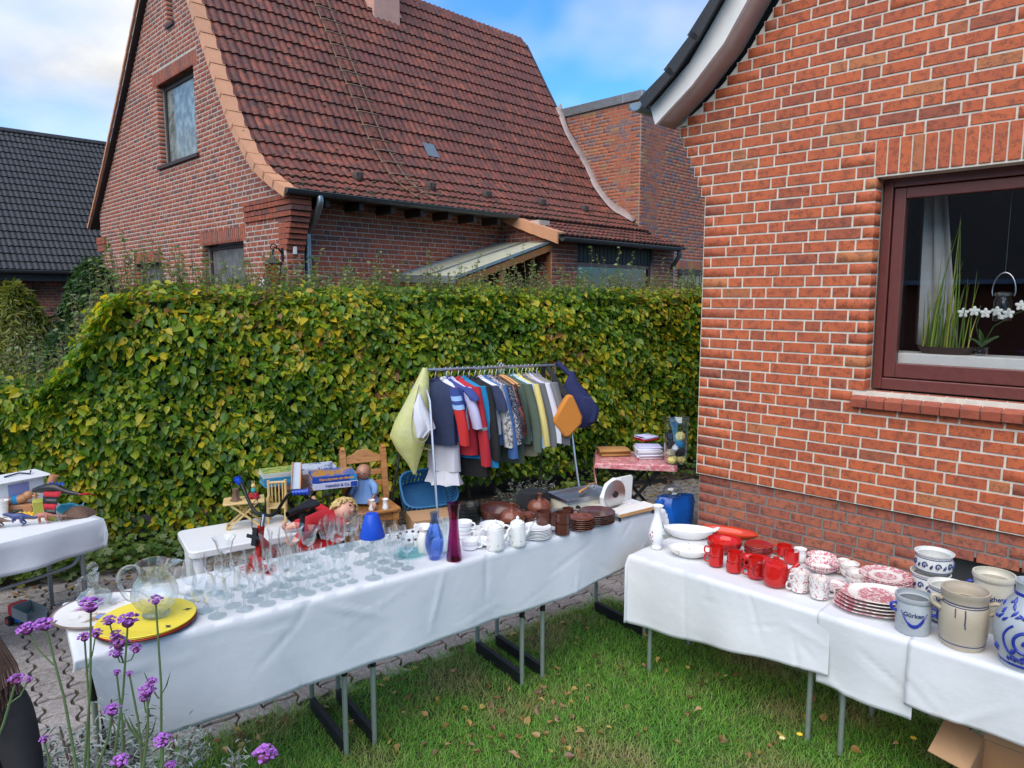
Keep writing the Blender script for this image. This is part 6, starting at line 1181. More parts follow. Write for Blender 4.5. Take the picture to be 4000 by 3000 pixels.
def garment(f, name, label, L, body, sl=None, slen=.5, w=.2, th=.035, cat='jacket', near_only=False, stripes=(), hem=None, hang=True, lean=0.0, short=False):
    p = BL.lerp(BR, f); t = thing(name, label, cat, (p.x, p.y, p.z - L - .02), RZ + lean + .5 + random.uniform(-.08, .08), 'clothes on the rack'); L *= 1.07; slen *= 1.07; w *= 1.12; th *= 1.5; t.location.z = p.z - L - .02; z0 = L + .02; ph = random.uniform(0, 6)
    m = MB(); loft(m, [(0, 0, z0 - .095, .055, th * .5), (0, 0, z0 - .115, .10, th * .7), (0, 0, z0 - .155, w * .92, th), (0, 0, z0 - .26, w, th * 1.2), (0, 0, z0 - .26 - (L - .26) * .4, w * .97, th * 1.25), (0, 0, z0 - .26 - (L - .26) * .8, w * 1.02, th * 1.2), (0, 0, z0 - L, w * 1.04, th * 1.15)], 20, .35, 5, ph); m.build('body', body, t)
    m = MB(); m.tube([(-.05, 0, z0 - .1), (0, th * .6, z0 - .075), (.05, 0, z0 - .1), (0, -th * .6, z0 - .085), (-.05, 0, z0 - .1)], .014, 6); m.build('collar', body, t)
    if sl:
        for sx in (1, -1):
            m = MB(); secs = []; q = 8
            for i in range(q + 1):
                u = i / q; secs.append((sx * (w * .80 + .05 * math.sin(u * 2.2) + .10 * u), .012 * math.sin(u * 3 + ph), z0 - .15 - slen * u, .062 - .014 * u + (.012 if short else 0), .042 - .008 * u))
            loft(m, secs, 14, .22, 4, ph); s_ = m.build('sleeve', sl, t)
            for (u0, u1, mm) in stripes:
                m = MB(); loft(m, [(sx * (w * .80 + .05 * math.sin(u * 2.2) + .10 * u), .012 * math.sin(u * 3 + ph), z0 - .15 - slen * u, .066 - .014 * u, .046 - .008 * u) for u in (u0, (u0 + u1) / 2, u1)], 14, .05, 4, ph); m.build('stripe', mm, s_)
    if hem: m = MB(); loft(m, [(0, 0, z0 - L + .0, w * .95, th), (0, 0, z0 - L - .06, w * 1.05, th * 1.4), (0, 0, z0 - L - .12, w * 1.12, th * 1.9)], 24, .5, 8, ph); m.build('frill', hem, t)
    if hang: hanger(f, label)
def hanger(f, of, wood=True, w=.165, drop=0, grp='hangers on the rack rail'):
    p = BL.lerp(BR, f); h = thing('coat_hanger', ('wooden hanger carrying the ' + ' '.join(of.split()[:9])) if of else 'empty wooden hanger bunched beside the dark red floral dress', 'hanger', (p.x, p.y, p.z - (.178 if of else .15) - drop), RZ + .5 + random.uniform(-.08, .08), grp); m = MB(); m.tube(smooth_path([(-w, 0, .0), (-w * .5, 0, .045), (0, 0, .075), (w * .5, 0, .045), (w, 0, .0)]), .011, 8, ry=.7); m.build('arm', 'hanger_wood' if wood else 'black_plastic', h); m = MB(); m.tube([(0, 0, .07), (0, 0, .13), (0, .018, .165), (0, .022, .185), (0, .006, .2), (0, -.012, .196), (0, -.017, .18)], .0025, 6); m.build('hook', 'steel', h)
garment(.125, 'lace_dress', 'long white lace dress with frilled hem at the end of the rack', .86, 'white_cloth', None, cat='dress', w=.15, hem='white_cloth', hang=False)
garment(.07, 'navy_jacket', 'navy jacket with pale stripes and red sleeves on the rack', .62, 'navy', 'bright_red', .47, w=.2, th=.045, stripes=((0, .14, 'blue_vest'), (.14, .22, 'stripe_blue'), (.22, .29, 'blue_vest'), (.29, .37, 'stripe_blue')))
garment(.15, 'quilted_vest', 'blue quilted vest beside the navy jacket', .6, 'blue_vest', 'blue_vest', .1, w=.19, th=.05, cat='vest')
garment(.185, 'lace_blouse', 'lilac white lace blouse with frilled cuffs', .5, 'lilac', 'lilac', .34, w=.18, th=.02, cat='blouse')
garment(.235, 'red_jacket', 'red waterproof jacket with reflective sleeve band', .72, 'red', 'red', .66, w=.2, th=.045, stripes=((.50, .54, 'mid_grey'),))
garment(.275, 'azure_jacket', 'bright azure jacket hidden behind the red one', .76, 'azure', 'azure', .68, w=.2, th=.03)
garment(.315, 'black_coat', 'long black coat with buttoned flap', .92, 'black_cloth', 'black_cloth', .62, w=.2, th=.04, cat='coat')
garment(.36, 'navy_shirt', 'short sleeved black navy shirt on a wooden hanger', .62, 'black_cloth', 'navy', .2, w=.2, th=.03, cat='shirt', short=True)
garment(.395, 'pale_hoodie', 'white hooded top with snake print sleeves', .56, 'white_cloth', 'snake_print', .52, w=.2, th=.03, cat='hoodie')
garment(.43, 'denim_jacket', 'blue denim jacket with buttoned cuffs', .66, 'denim', 'denim', .62, w=.2, th=.03)
garment(.465, 'print_blouse', 'pale blouse with small dark print', .58, 'dot_print', 'dot_print', .5, w=.19, th=.02, cat='blouse')
garment(.49, 'dotted_dress', 'black dress with white dots', .68, 'white_dots', 'white_dots', .45, w=.19, th=.02, cat='dress')
garment(.52, 'floral_dress', 'dark red floral dress beside loose wooden hangers', .66, 'dark_floral', 'dark_floral', .42, w=.19, th=.025, cat='dress')
for k in range(4): hanger(.545 + k * .012, '', True, .18, .02 * (k % 2))
garment(.60, 'long_skirt', 'long dark olive skirt behind the green sweater', .84, 'green_wool', None, w=.18, th=.03, cat='skirt', hang=False)
garment(.625, 'green_sweater', 'grey green woollen sweater facing the table', .66, 'green_wool', 'green_wool', .58, w=.21, th=.04, cat='sweater')
garment(.655, 'blue_shirt', 'pale blue shirt between green and yellow sweaters', .64, 'pale_blue', 'pale_blue', .55, w=.19, th=.02, cat='shirt')
garment(.69, 'yellow_sweater', 'soft yellow sweater beside the green one', .58, 'yellow_knit', 'yellow_knit', .54, w=.2, th=.03, cat='sweater')
garment(.725, 'grey_jacket', 'dark grey suit jacket beside the yellow sweater', .7, 'grey_cloth', 'grey_cloth', .55, w=.21, th=.03)
garment(.755, 'beige_trousers', 'beige trousers hanging low behind the green sweater', .8, 'beige', None, w=.13, th=.025, cat='trousers')
garment(.785, 'white_shirt', 'white lilac shirt near the grey jackets', .58, 'lilac', 'white_cloth', .52, w=.2, th=.02, cat='shirt')
garment(.815, 'taupe_jacket', 'taupe jacket near the free end of the rail', .62, 'taupe', 'mid_grey', .54, w=.2, th=.03)
garment(.845, 'grey_blazer', 'grey blazer last before the free rail', .64, 'mid_grey', 'grey_cloth', .55, w=.2, th=.03)
# yellow garment bag and carrier bags on the rack ends
s = NT('yellow_bag'); c = s.ramp(s.noise(5, 4), [(.3, (.74, .76, .28)), (.7, (.82, .82, .48))]); b = s.bsdf(c, .3, 0, s.bump(s.noise(14, 4), .4, .02)); t = s.n('ShaderNodeBsdfTranslucent'); t.inputs[0].default_value = (.8, .8, .3, 1); mx = s.n('ShaderNodeMixShader'); mx.inputs[0].default_value = .4; s.l(b.outputs[0], mx.inputs[1]); s.l(t.outputs[0], mx.inputs[2]); s.l(mx.outputs[0], s.out.inputs[0])
yb = thing('garment_bag', 'pale yellow plastic garment bag slung over the rack end', 'bag', (BL.x, BL.y, .72)); m = MB(); B_ = BL - Vector((BL.x, BL.y, .72))
loft(m, [(.0, -.02, B_.z + .02, .02, .02), (-.01, -.02, B_.z - .05, .045, .04), (-.06, -.03, B_.z - .25, .1, .08), (-.12, -.04, B_.z - .45, .15, .11), (-.15, -.05, B_.z - .58, .165, .12), (-.14, -.05, B_.z - .7, .12, .09), (-.115, -.05, B_.z - .82, .055, .05), (-.10, -.05, B_.z - .93, .012, .012)], 24, .12, 6); m.build('bag_body', 'yellow_bag', yb)
m = MB(); loft(m, [(-.04, -.1, B_.z - .2, .012, .02), (-.04, -.12, B_.z - .3, .05, .05), (-.01, -.13, B_.z - .42, .085, .06), (.01, -.13, B_.z - .5, .09, .06), (-.03, -.13, B_.z - .58, .04, .04)], 20, .3, 7); m.build('white_filling', 'white_cloth', yb); m = MB(); m.tube(smooth_path([(-.04, -.1, B_.z - .12), (-.1, -.15, B_.z - .4), (-.08, -.19, B_.z - .58), (.02, -.19, B_.z - .6), (.07, -.15, B_.z - .45)]), .004, 5); m.build('zip', 'taupe', yb)
cloth_mat('orange_canvas', (.55, .20, .03)); cloth_mat('navy_canvas', (.016, .022, .085))
ob_ = thing('shoulder_bag', 'orange canvas shoulder bag with black strap on the rack end', 'bag', (BR.x, BR.y, .9)); p0 = Dp(2220, 1640, 6.55) - ob_.location; m = MB(); m.at(p0, (0, .0, .25)); m.prism([(-.155, .02), (-.02, .24), (.03, .24), (.13, .03), (.12, -.04), (.0, -.16), (-.05, -.16), (-.15, -.02)], -.045, .045, 1); m.build('pouch', 'orange_canvas', ob_, bevel=.02)
m = MB(); m.bar(p0 + Vector((0, -.02, .2)), BR - Vector(ob_.location) + Vector((-.1, -.02, .02)), .05, .006, (0, 1, 0)); m.bar(BR - Vector(ob_.location) + Vector((-.12, .02, .02)), BR - Vector(ob_.location) + Vector((-.1, .03, -.25)), .045, .006, (0, 1, 0)); m.build('strap', 'black_cloth', ob_, smooth=0)
nb_ = thing('navy_backpack', 'navy fabric child carrier hanging behind the orange bag', 'bag', (BR.x, BR.y, .95)); p0 = Dp(2245, 1590, 6.8) - nb_.location; m = MB(); loft(m, [(-.03, 0, p0.z + .35, .02, .03), (-.03, 0, p0.z + .25, .06, .05), (.0, 0, p0.z + .1, .16, .08), (.04, 0, p0.z - .02, .2, .1), (.05, 0, p0.z - .13, .17, .09), (.05, 0, p0.z - .2, .08, .05)], 20, .15, 5); m.v = [(x + p0.x, y + p0.y, z) for x, y, z in m.v]; m.build('body', 'navy_canvas', nb_)
m = MB(); m.prism([(p0.x + .06, p0.z + .12), (p0.x + .16, p0.z + .1), (p0.x + .22, p0.z - .02), (p0.x + .19, p0.z - .14), (p0.x + .1, p0.z - .16)], p0.y - .08, p0.y - .04, 1); m.build('flap', 'navy_canvas', nb_, bevel=.015); m = MB(); m.tube([(p0.x - .03, p0.y, p0.z + .3), BR - Vector(nb_.location) + Vector((.02, 0, .03))], .025, 8); m.build('strap', 'navy_canvas', nb_)

# ================================================================== basket, carton, chair
s = mat('basket_blue', (.035, .17, .36), .45, var=.1)
bx = thing('laundry_basket', 'blue slotted laundry basket tilted on the carton', 'basket', Dp(1650, 2000, 6.55) * 1, .42); bx.location.z = .36; bx.rotation_euler = (0.95, .0, .45); m = MB(); n = 14
def oval(a, rx, ry): c_, s_ = math.cos(a), math.sin(a); k = (abs(c_) ** 4 + abs(s_) ** 4) ** -.25; return (rx * c_ * k, ry * s_ * k)
for k in range(40):
    a, b = 2 * math.pi * k / 40, 2 * math.pi * (k + .62) / 40
    for r0, r1, z0, z1 in ((.84, .88, .05, .12), (.9, .95, .145, .22)): m.add([(*oval(q, .26 * r, .18 * r), z) for q, r, z in ((a, r0, z0), (b, r0, z0), (b, r1, z1), (a, r1, z1))], [(0, 1, 2, 3)])
for r0, r1, z0, z1 in ((.8, .84, 0, .05), (.88, .9, .12, .145), (.95, 1.0, .22, .26), (1.0, 1.06, .26, .262)): m.sheet([[(*oval(2 * math.pi * k / 40, .26 * r, .18 * r), z) for k in range(41)] for r, z in ((r0, z0), (r1, z1))])
m.add([(*oval(2 * math.pi * k / 40, .208, .144), 0) for k in range(40)], [tuple(range(40))]); m.build('basket', 'basket_blue', bx, solid=.005, smooth=0)
m = MB(); m.box(-.2, -.15, 0, .2, .15, .34); cb_ = put(m.build('carton', 'cardboard', bevel=.004), (Dp(1680, 2000, 6.0).x, 6.1, 0), .35, 'plain brown carton below the blue laundry basket', 'box')
s = NT('pine_wood'); ob2 = s.coord(); mp = s.n('ShaderNodeMapping'); mp.inputs['Scale'].default_value = (3, 3, 22); s.l(ob2, mp.inputs[0]); n_ = s.noise(3, 4, .6, mp.outputs[0], 1.2); c = s.ramp(n_, [(.35, (.30, .12, .035)), (.55, (.47, .21, .065)), (.8, (.53, .26, .085))]); s.bsdf(c, .4)
chr_ = thing('pine_chair', 'varnished pine chair with curved top rail behind the toys', 'chair', (-1.24, 6.02, 0), -1.13); m = MB(); m.prism([(-.19, -.19), (.19, -.215), (.22, -.17), (.22, .17), (.19, .215), (-.19, .19)], .42, .45); m.build('seat', 'pine_wood', chr_, bevel=.008)
for y in (-.17, .17):
    m = MB(); m.at((.17, y, 0)).lathe([(0, 0), (.018, 0), (.022, .08), (.016, .1), (.026, .13), (.02, .2), (.026, .3), (.02, .33), (.026, .345), (.026, .36), (0, .36)], 14); m.at().box(.145, y - .025, .345, .195, y + .025, .42); m.build('leg', 'pine_wood', chr_)
    m = MB(); m.bar((-.2, y * 1.08, 0), (-.18, y * 1.08, .45), .045, .04); m.bar((-.18, y * 1.08, .451), (-.27, y * 1.08, .90), .05, .035); m.tube([(-.27, y * 1.08 - .017, .90), (-.27, y * 1.08 + .017, .90)], .025, 12); m.build('back_post', 'pine_wood', chr_)
m = MB(); m.box(-.17, -.16, .35, .15, -.14, .42); m.box(-.17, .14, .35, .15, .16, .42); m.box(.155, -.15, .345, .175, .15, .42); m.build('apron', 'pine_wood', chr_, smooth=0)
m = MB(); m.at((-.255, 0, .80), (0, -.195, 0)); m.prism([(-.16, -.03), (.16, -.03), (.16, .035), (.1, .05), (.05, .085), (0, .095), (-.05, .085), (-.1, .05), (-.16, .035)], -.012, .012, 0); m.build('top_rail', 'pine_wood', chr_, bevel=.004)
for z in (.68, .58): m = MB(); m.at((-.225 - (z - .58) * .2, 0, z), (0, -.195, 0)); m.box(-.009, -.16, -.025, .009, .16, .025); m.build('back_slat', 'pine_wood', chr_, bevel=.004)
# dolls
mat('doll_skin', (.62, .33, .23), .45, var=.06); mat('doll_dark', (.35, .17, .11), .45, var=.06); mat('eye', (.03, .02, .02), .2); mat('lips', (.45, .12, .1), .4); s = mat('blond', (.55, .40, .16), .6, var=.35, vscale=60, bump=.6, bscale=120); cloth_mat('doll_blue', (.20, .36, .66)); cloth_mat('doll_red', (.42, .012, .02))
def head(m_name, parent, c_, r, tilt, hair=None, curls=0, hcol='blond', skin='doll_skin'):
    h = MB(); M0 = Matrix.Translation(c_) @ Euler(tilt).to_matrix().to_4x4(); h.M = M0; h.ball((0, 0, 0), (r * .92, r * .95, r), 20, 14); h.M = M0; h.ball((0, -r * .93, -r * .12), (r * .1, r * .14, r * .12), 8, 6); h.M = M0; h.ball((-r * .92, 0, -.05 * r), (r * .1, r * .18, r * .25), 8, 6); h.M = M0; h.ball((r * .92, 0, -.05 * r), (r * .1, r * .18, r * .25), 8, 6)
    h.M = M0; h.mi = 1; h.ball((-r * .35, -r * .86, r * .08), (r * .13, r * .08, r * .1), 10, 6); h.M = M0; h.ball((r * .35, -r * .86, r * .08), (r * .13, r * .08, r * .1), 10, 6); h.M = M0; h.mi = 2; h.ball((0, -r * .86, -r * .45), (r * .22, r * .08, r * .07), 10, 6); o = h.build('head', [skin, 'eye', 'lips'], parent)
    if curls:
        g = MB()
        for k in range(curls):
            a = random.uniform(0, 6.28); e = random.uniform(-.4, 1.5); d = Vector((math.cos(a) * math.cos(e), math.sin(a) * math.cos(e), math.sin(e)))
            if d.y < -.45 and d.z < .55: continue
            g.M = M0; p = d * r * 1.02; q = r * random.uniform(.16, .26); t1 = d.orthogonal().normalized(); t2 = d.cross(t1); g.tube([p + t1 * q * math.cos(w) + t2 * q * math.sin(w) + d * q * .35 * w / 3 for w in np.linspace(0, 5.5, 8)], q * .42, 5)
        g.build('hair', hcol, o)
    return o
def limb(m, pts, rs): m.tube(smooth_path(pts, 4), list(np.interp(np.linspace(0, 1, (len(pts) - 1) * 4 + 1), np.linspace(0, 1, len(rs)), rs)), 10); m.ball(pts[0], rs[0], 10, 8); m.ball(pts[-1], rs[-1], 10, 8)
def hand(m, p, d, r=.012):
    p, d = Vector(p), Vector(d).normalized(); sd = d.cross(Vector((0, 0, 1))).normalized(); m.ball(p, (r, r, r * .8), 8, 6)
    for k in range(4): q = p + sd * (k - 1.5) * r * .55; m.tube([q, q + d * r * 1.2, q + d * r * (1.8 - .15 * abs(k - 1.5)) - Vector((0, 0, r * .3))], [r * .26, r * .25, r * .18], 6)
    m.tube([p + sd * r * .8, p + sd * r * 1.5 + d * r * .8], [r * .28, r * .2], 6)
bd = thing('blue_doll', 'baby doll in light blue knitted dress sitting on the pine chair', 'doll', (-1.30, 6.02, .45), -.05)
m = MB(); loft(m, [(0, 0, .03, .13, .10), (0, 0, .07, .115, .09), (0, .01, .13, .075, .06), (0, .01, .19, .065, .05), (0, .01, .225, .045, .04)], 24, .3, 9); m.build('dress', 'doll_blue', bd); m = MB()
for sx in (-1, 1): limb(m, [(sx * .06, .01, .2), (sx * .1, -.02, .16), (sx * .105, -.045, .12)], [.03, .032, .026])
m.build('sleeve', 'doll_blue', bd); m = MB()
for sx in (-1, 1): limb(m, [(sx * .105, -.045, .11), (sx * .1, -.07, .085)], [.016, .013]); hand(m, (sx * .098, -.08, .075), (0, -1, -.4), .014)
m.build('arm', 'doll_dark', bd); m = MB()
for sx in (-1, 1): limb(m, [(sx * .06, -.06, .045), (sx * .12, -.14, .03), (sx * .135, -.18, .035)], [.03, .026, .02]); m.ball((sx * .14, -.195, .05), (.018, .016, .032), 10, 8)
m.build('leg', 'doll_skin', bd); head('head', bd, (0, .0, .285), .062, (0, 0, 0), skin='doll_dark'); m = MB(); m.ball((0, .012, .30), (.063, .064, .058), 16, 10); m.build('hair', 'doll_dark', bd)
for k, q in enumerate(((-1.20, 5.86), (-1.09, 5.89))): m = MB(); m.lathe([(0, 0), (.028, 0), (.03, .015), (.021, .035), (.02, .065), (.027, .085), (.024, .087), (.016, .06), (0, .05)], 14, 1, 1.25); put(m.build('doll_boot', 'white_china'), (*q, .452), .4 * k, ('white doll boot nearest the doll in blue', 'white doll boot nearest the chair edge')[k], 'shoe')

# ================================================================== children's table, folding toys, garden table
mt = thing('childrens_table', 'white plastic children’s table with round legs before the hedge', 'table', (-2.08, 5.2, 0), .585); m = MB(); P_ = []
for sx, sy, a0 in ((1, 1, 0), (-1, 1, 90), (-1, -1, 180), (1, -1, 270)):
    for k in range(5): a = R(a0 + k * 22.5); P_.append((sx * .34 + .06 * math.cos(a), sy * .225 + .06 * math.sin(a)))
m.prism(P_, .425, .48); mat('white_plastic', (.72, .73, .74), .35, var=.04); m.build('table_top', 'white_plastic', mt, bevel=.008)
for sx in (-1, 1):
    for sy in (-1, 1): m = MB(); m.at((sx * .32, sy * .2, 0)).lathe([(0, 0), (.034, 0), (.048, .42), (0, .425)], 20); m.build('leg', 'white_plastic', mt)
def on_mt(px, py): return G(px, py, .482)
mat('bamboo', (.58, .42, .18), .5, var=.15, vscale=20)
tt = thing('doll_table', 'small folding wooden doll table on the white plastic table', 'doll furniture', on_mt(958, 2055), .35); m = MB(); m.box(-.15, -.1, .2, .15, .1, .215); m.build('table_top', 'bamboo', tt, bevel=.005)
for y in (-.075, .075):
    for s_ in (-1, 1): m = MB(); m.bar((s_ * .13, y * (1 if s_ > 0 else .8), 0), (-s_ * .1, y * (1 if s_ > 0 else .8), .2), .02, .014); m.build('leg', 'bamboo', tt, smooth=0)
m = MB(); m.tube([(.13, -.08, .01), (.13, .08, .01)], .008, 8); m.tube([(-.13, -.07, .01), (-.13, .07, .01)], .008, 8); m.build('crossbar', 'bamboo', tt)
dch = thing('doll_chair', 'small rustic wooden doll chair on the white plastic table', 'doll furniture', on_mt(1085, 2035), .25); m = MB(); m.box(-.075, -.07, .12, .075, .075, .132); m.build('seat', 'bamboo', dch, bevel=.004)
for x in (-.065, .065):
    for y in (-.06, .065): m = MB(); m.tube([(x, y, 0), (x, y, .2 if y < 0 else .32)], .011, 8); m.build('leg', 'bamboo', dch)
    m = MB(); m.tube([(x, -.07, .2), (x, .07, .2)], .01, 8); m.build('armrest', 'bamboo', dch)
for k in range(4): m = MB(); m.tube([(-.04 + k * .027, .065, .13), (-.04 + k * .027, .065, .3)], .006, 6); m.build('back_spindle', 'bamboo', dch)
m = MB(); m.tube([(-.07, .065, .3), (.07, .065, .3)], .011, 8); m.build('top_rail', 'bamboo', dch)
tz = Vector(tt.location) + Vector((0, 0, .217)); mat('bark', (.13, .075, .05), .85, var=.4, vscale=40, bump=.6, bscale=80)
m = MB(); m.lathe([(0, 0), (.045, 0), (.028, .02), (.02, .06), (.024, .09), (0, .092)], 12, fl=.12, fn=5); put(m.build('toy_stump', 'bark'), tz + Vector((-.05, -.03, 0)), 0, 'brown toy tree stump on the doll table', 'toy')
lathed('toy_bottle', wall([(.018, 0), (.02, .05), (.012, .07), (.012, .09)], .002), 'glass_thin', 16, tz + Vector((-.0, .04, 0)), 'little corked glass bottle on the doll table', 'bottle')
rb = thing('toy_rabbit', 'tiny beige toy rabbit in turquoise jacket on a red cart', 'toy', tz + Vector((.07, .02, 0))); m = MB(); m.box(-.03, -.025, .012, .03, .025, .045); m.build('cart', 'red', rb, bevel=.004); mat('turquoise', (.03, .3, .3), .7); m = MB(); m.ball((0, 0, .065), (.02, .018, .025), 12, 8); m.build('jacket', 'turquoise', rb); m = MB(); m.ball((0, 0, .1), (.018, .018, .018), 12, 8); m.ball((-.008, 0, .125), (.004, .004, .018), 8, 6); m.ball((.008, 0, .125), (.004, .004, .018), 8, 6); m.build('head', 'bamboo', rb)
for x in (-.025, .025): m = MB(); m.tube([(x, -.03, .012), (x, .03, .012)], .012, 12); m.build('axle', 'red', rb)
# garden table with games
gt_ = thing('garden_table', 'brown slatted folding garden table carrying the board games', 'table', (-1.69, 5.88, 0), .92); mat('brown_slat', (.10, .05, .035), .6, var=.25, vscale=18)
for k in range(8): m = MB(); m.box(-.29, -.24 + k * .061, .68, .29, -.187 + k * .061, .70); m.build('slat', 'brown_slat', gt_, smooth=0, bevel=.003)
for y in (-.2, .2):
    for s_ in (-1, 1): m = MB(); m.bar((s_ * .26, y, 0), (-s_ * .26, y, .68), .012, .028); m.build('leg', 'black_metal', gt_, smooth=0)
m = MB(); m.bar((-.26, -.2, .67), (-.26, .2, .67), .02); m.bar((.26, -.2, .67), (.26, .2, .67), .02); m.build('frame', 'black_metal', gt_, smooth=0)
printed('box_art', (.50, .24, .06), (.10, .16, .4), 10, .48, .56); china('box_blue', (.015, .06, .33), .4); china('box_lilac', (.5, .52, .68), .45); mat('orange_print', (.8, .36, .04), .5); mat('navy_print', (.02, .02, .16), .5); printed('comic_cover', (.50, .45, .12), (.12, .3, .1), 22, .45, .55); printed('light_cover', (.55, .6, .75), (.1, .14, .3), 12, .56, .6); mat('pages', (.55, .55, .56), .8); mat('spine_blue', (.03, .25, .5), .5, var=.4, vscale=60)
def game(name, label, loc, rz, w, d, h, side, top, txt=None, tm=None, size=.03, name2=None):
    t = thing(name, label, 'board game', loc, rz); m = MB(); m.box(-w / 2, -d / 2, 0, w / 2, d / 2, h - .001); m.build('box', side, t, smooth=0, bevel=.002); m = MB(); m.box(-w / 2 + .002, -d / 2 + .002, h - .001, w / 2 - .002, d / 2 - .002, h); m.build('cover', top, t, smooth=0)
    if txt: text('title', txt, size, tm, t, (.015, -d / 2 - .0015, h / 2), (math.pi / 2, 0, 0), .0008, bold=.0006); text('side_title', txt, size * .8, tm, t, (-w / 2 - .0015, 0, h / 2), (math.pi / 2, 0, -math.pi / 2), .0008, bold=.0006)
    m = MB(); m.box(w / 2 - .06, -d / 2 - .001, .004, w / 2 - .004, -d / 2, h - .006); m.build('badge', 'box_blue' if side != 'box_blue' else 'spine_blue', t, smooth=0)
gp_ = G(1302, 1893, .703); game('board_game', 'lilac lettered board game box under the blue one', gp_, .42, .36, .26, .052, 'box_lilac', 'light_cover', 'Heimlich & Co.', 'navy_print', .032); game('board_game', 'blue board game box with orange lettering on top of another', gp_ + Vector((-.004, .004, .0535)), .40, .36, .26, .055, 'box_blue', 'box_art', 'Das-Labyrinth-der-Meister', 'orange_print', .026)
cp = G(1085, 1893, .703)
for k in range(9):
    m = MB(); w, d = .3 - random.uniform(0, .02), .22; m.mi = 0; m.box(-w / 2, -d / 2, 0, w / 2, d / 2, .011); m.mi = 1; m.box(-w / 2 + .001, -d / 2 + .001, .011, w / 2 - .001, d / 2 - .001, .0122); put(m.build('comic_book', ['spine_blue' if k < 6 else 'pages', 'comic_cover'], smooth=0), cp + Vector((random.uniform(-.008, .008), .06, .0128 * k)), .5 + random.uniform(-.05, .05), 'comic book with blue spine in the pile behind the toy slide' if k < 8 else 'topmost comic book with yellow green cover behind the toy slide', 'book', 'pile of comics')
m = MB(); m.box(-.16, -.11, 0, .16, .11, .05); put(m.build('white_game_box', ['light_cover'], smooth=0, bevel=.002), G(1215, 1845, .703) + Vector((.03, .06, 0)), .45, 'pale drawing game box behind the blue game boxes', 'board game'); 
sd_ = thing('toy_slide', 'little wooden toy slide leaning with ladder on the garden table', 'toy', G(1160, 1905, .703), .15); m = MB(); mat('slide_wood', (.45, .19, .07), .5, var=.2); mat('slide_grey', (.35, .42, .5), .4)
for x in (-.035, .035): m.bar((x, -.06, .0), (x, .05, .2), .008, .03, (0, 1, 0))
m.build('side_rail', 'slide_wood', sd_, smooth=0); m = MB(); m.bar((0, -.055, .004), (0, .055, .198), .062, .004, (0, 1, .2)); m.build('chute', 'slide_grey', sd_, smooth=0); m = MB()
for x in (-.03, .03): m.bar((x, .12, 0), (x, .05, .2), .008, .012)
for k in range(5): m.bar((-.03, .11 - k * .013, .025 + k * .037), (.03, .11 - k * .013, .025 + k * .037), .006)
m.build('ladder', 'slide_wood', sd_, smooth=0)
# ================================================================== red child's bicycle
mat('bike_red', (.42, .012, .012), .18, var=.05); mat('grip_blue', (.01, .06, .42), .4, var=.05); bk = thing('childs_bicycle', 'red child’s bicycle with blue grips parked behind the glass table', 'bicycle', (-1.70, 4.62, 0), math.atan2(.82, .42))
def wheel(x, r):
    w = MB(); w.tube([(x + r * math.cos(a), 0, r + r * math.sin(a)) for a in np.linspace(0, 2 * math.pi, 33)], .02, 8, False); o = w.build('wheel', 'rubber', bk); q = MB(); q.tube([(x + (r - .024) * math.cos(a), 0, r + (r - .024) * math.sin(a)) for a in np.linspace(0, 2 * math.pi, 33)], .01, 6, False); q.build('rim', 'steel', o); q = MB()
    for k in range(18): a = k * math.pi / 9; q.tube([(x + .015 * math.cos(a), .012 * (-1) ** k, r + .015 * math.sin(a)), (x + (r - .026) * math.cos(a), 0, r + (r - .026) * math.sin(a))], .0012, 4)
    q.tube([(x, -.04, r), (x, .04, r)], .016, 10); q.build('spokes', 'steel', o)
wheel(-.12, .17); wheel(.62, .17); m = MB(); hd_ = Vector((-.0, 0, .5)); m.tube([(-.04, 0, .52), (.0, 0, .72)], .024, 10); m.tube([(-.02, 0, .63), (.22, 0, .36), (.3, 0, .25)], .03, 10); m.tube([(.3, 0, .2), (.38, 0, .56)], .018, 10)
for y in (-.04, .04): m.tube([(.3, y * .4, .2), (.62, y, .17)], .011, 8); m.tube([(.34, y * .4, .38), (.62, y, .17)], .01, 8)
m.build('frame', 'bike_red', bk); m = MB(); m.tube([(-.045, -.05, .5), (-.045, .05, .5)], .022, 8)
for y in (-.05, .05): m.tube([(-.045, y, .5), (-.07, y, .36), (-.12, y, .17)], .014, 8)
m.build('fork', 'bike_red', bk); m = MB(); m.tube([(0, 0, .7), (.03, 0, .79)], .014, 10); m.build('stem', 'steel', bk); m = MB(); hb = smooth_path([(.1, -.3, .97), (.05, -.22, .96), (.03, -.1, .81), (.03, 0, .79), (.03, .1, .81), (.05, .22, .96), (.1, .3, .97)]); m.tube(hb, .0115, 10); m.build('handlebar', 'black_metal', bk)
for y in (-1, 1):
    m = MB(); m.tube([(.06, y * .24, .965), (.11, y * .33, .972)], .018, 12)
    for k in range(5): m.tube([(.065 + k * .01, y * (.25 + k * .018), .967), (.067 + k * .01, y * (.254 + k * .018), .967)], .021, 12)
    m.tube([(.108, y * .327, .972), (.112, y * .335, .973)], .027, 14); m.build('grip', 'grip_blue', bk)
m = MB(); m.at((-.055, 0, .66), (0, .2, 0)); m.box(-.02, -.06, -.012, -.012, .06, .012); m.box(-.012, -.02, -.06, .0, .02, .06); m.build('lamp_bracket', 'black_plastic', bk, smooth=0); m = MB(); m.tube([(.05, .05, .9), (.0, .08, .86), (-.06, .02, .72), (-.04, 0, .55)], .003, 5); m.tube([(.06, .2, .95), (.02, .05, .9), (-.03, -.04, .8), (-.05, 0, .5)], .003, 5); m.build('brake_cable', 'rubber', bk)
m = MB(); m.tube([(.37, 0, .54), (.39, 0, .7)], .02, 12); m.build('seat_post', 'rubber', bk)
m = MB(); g = []
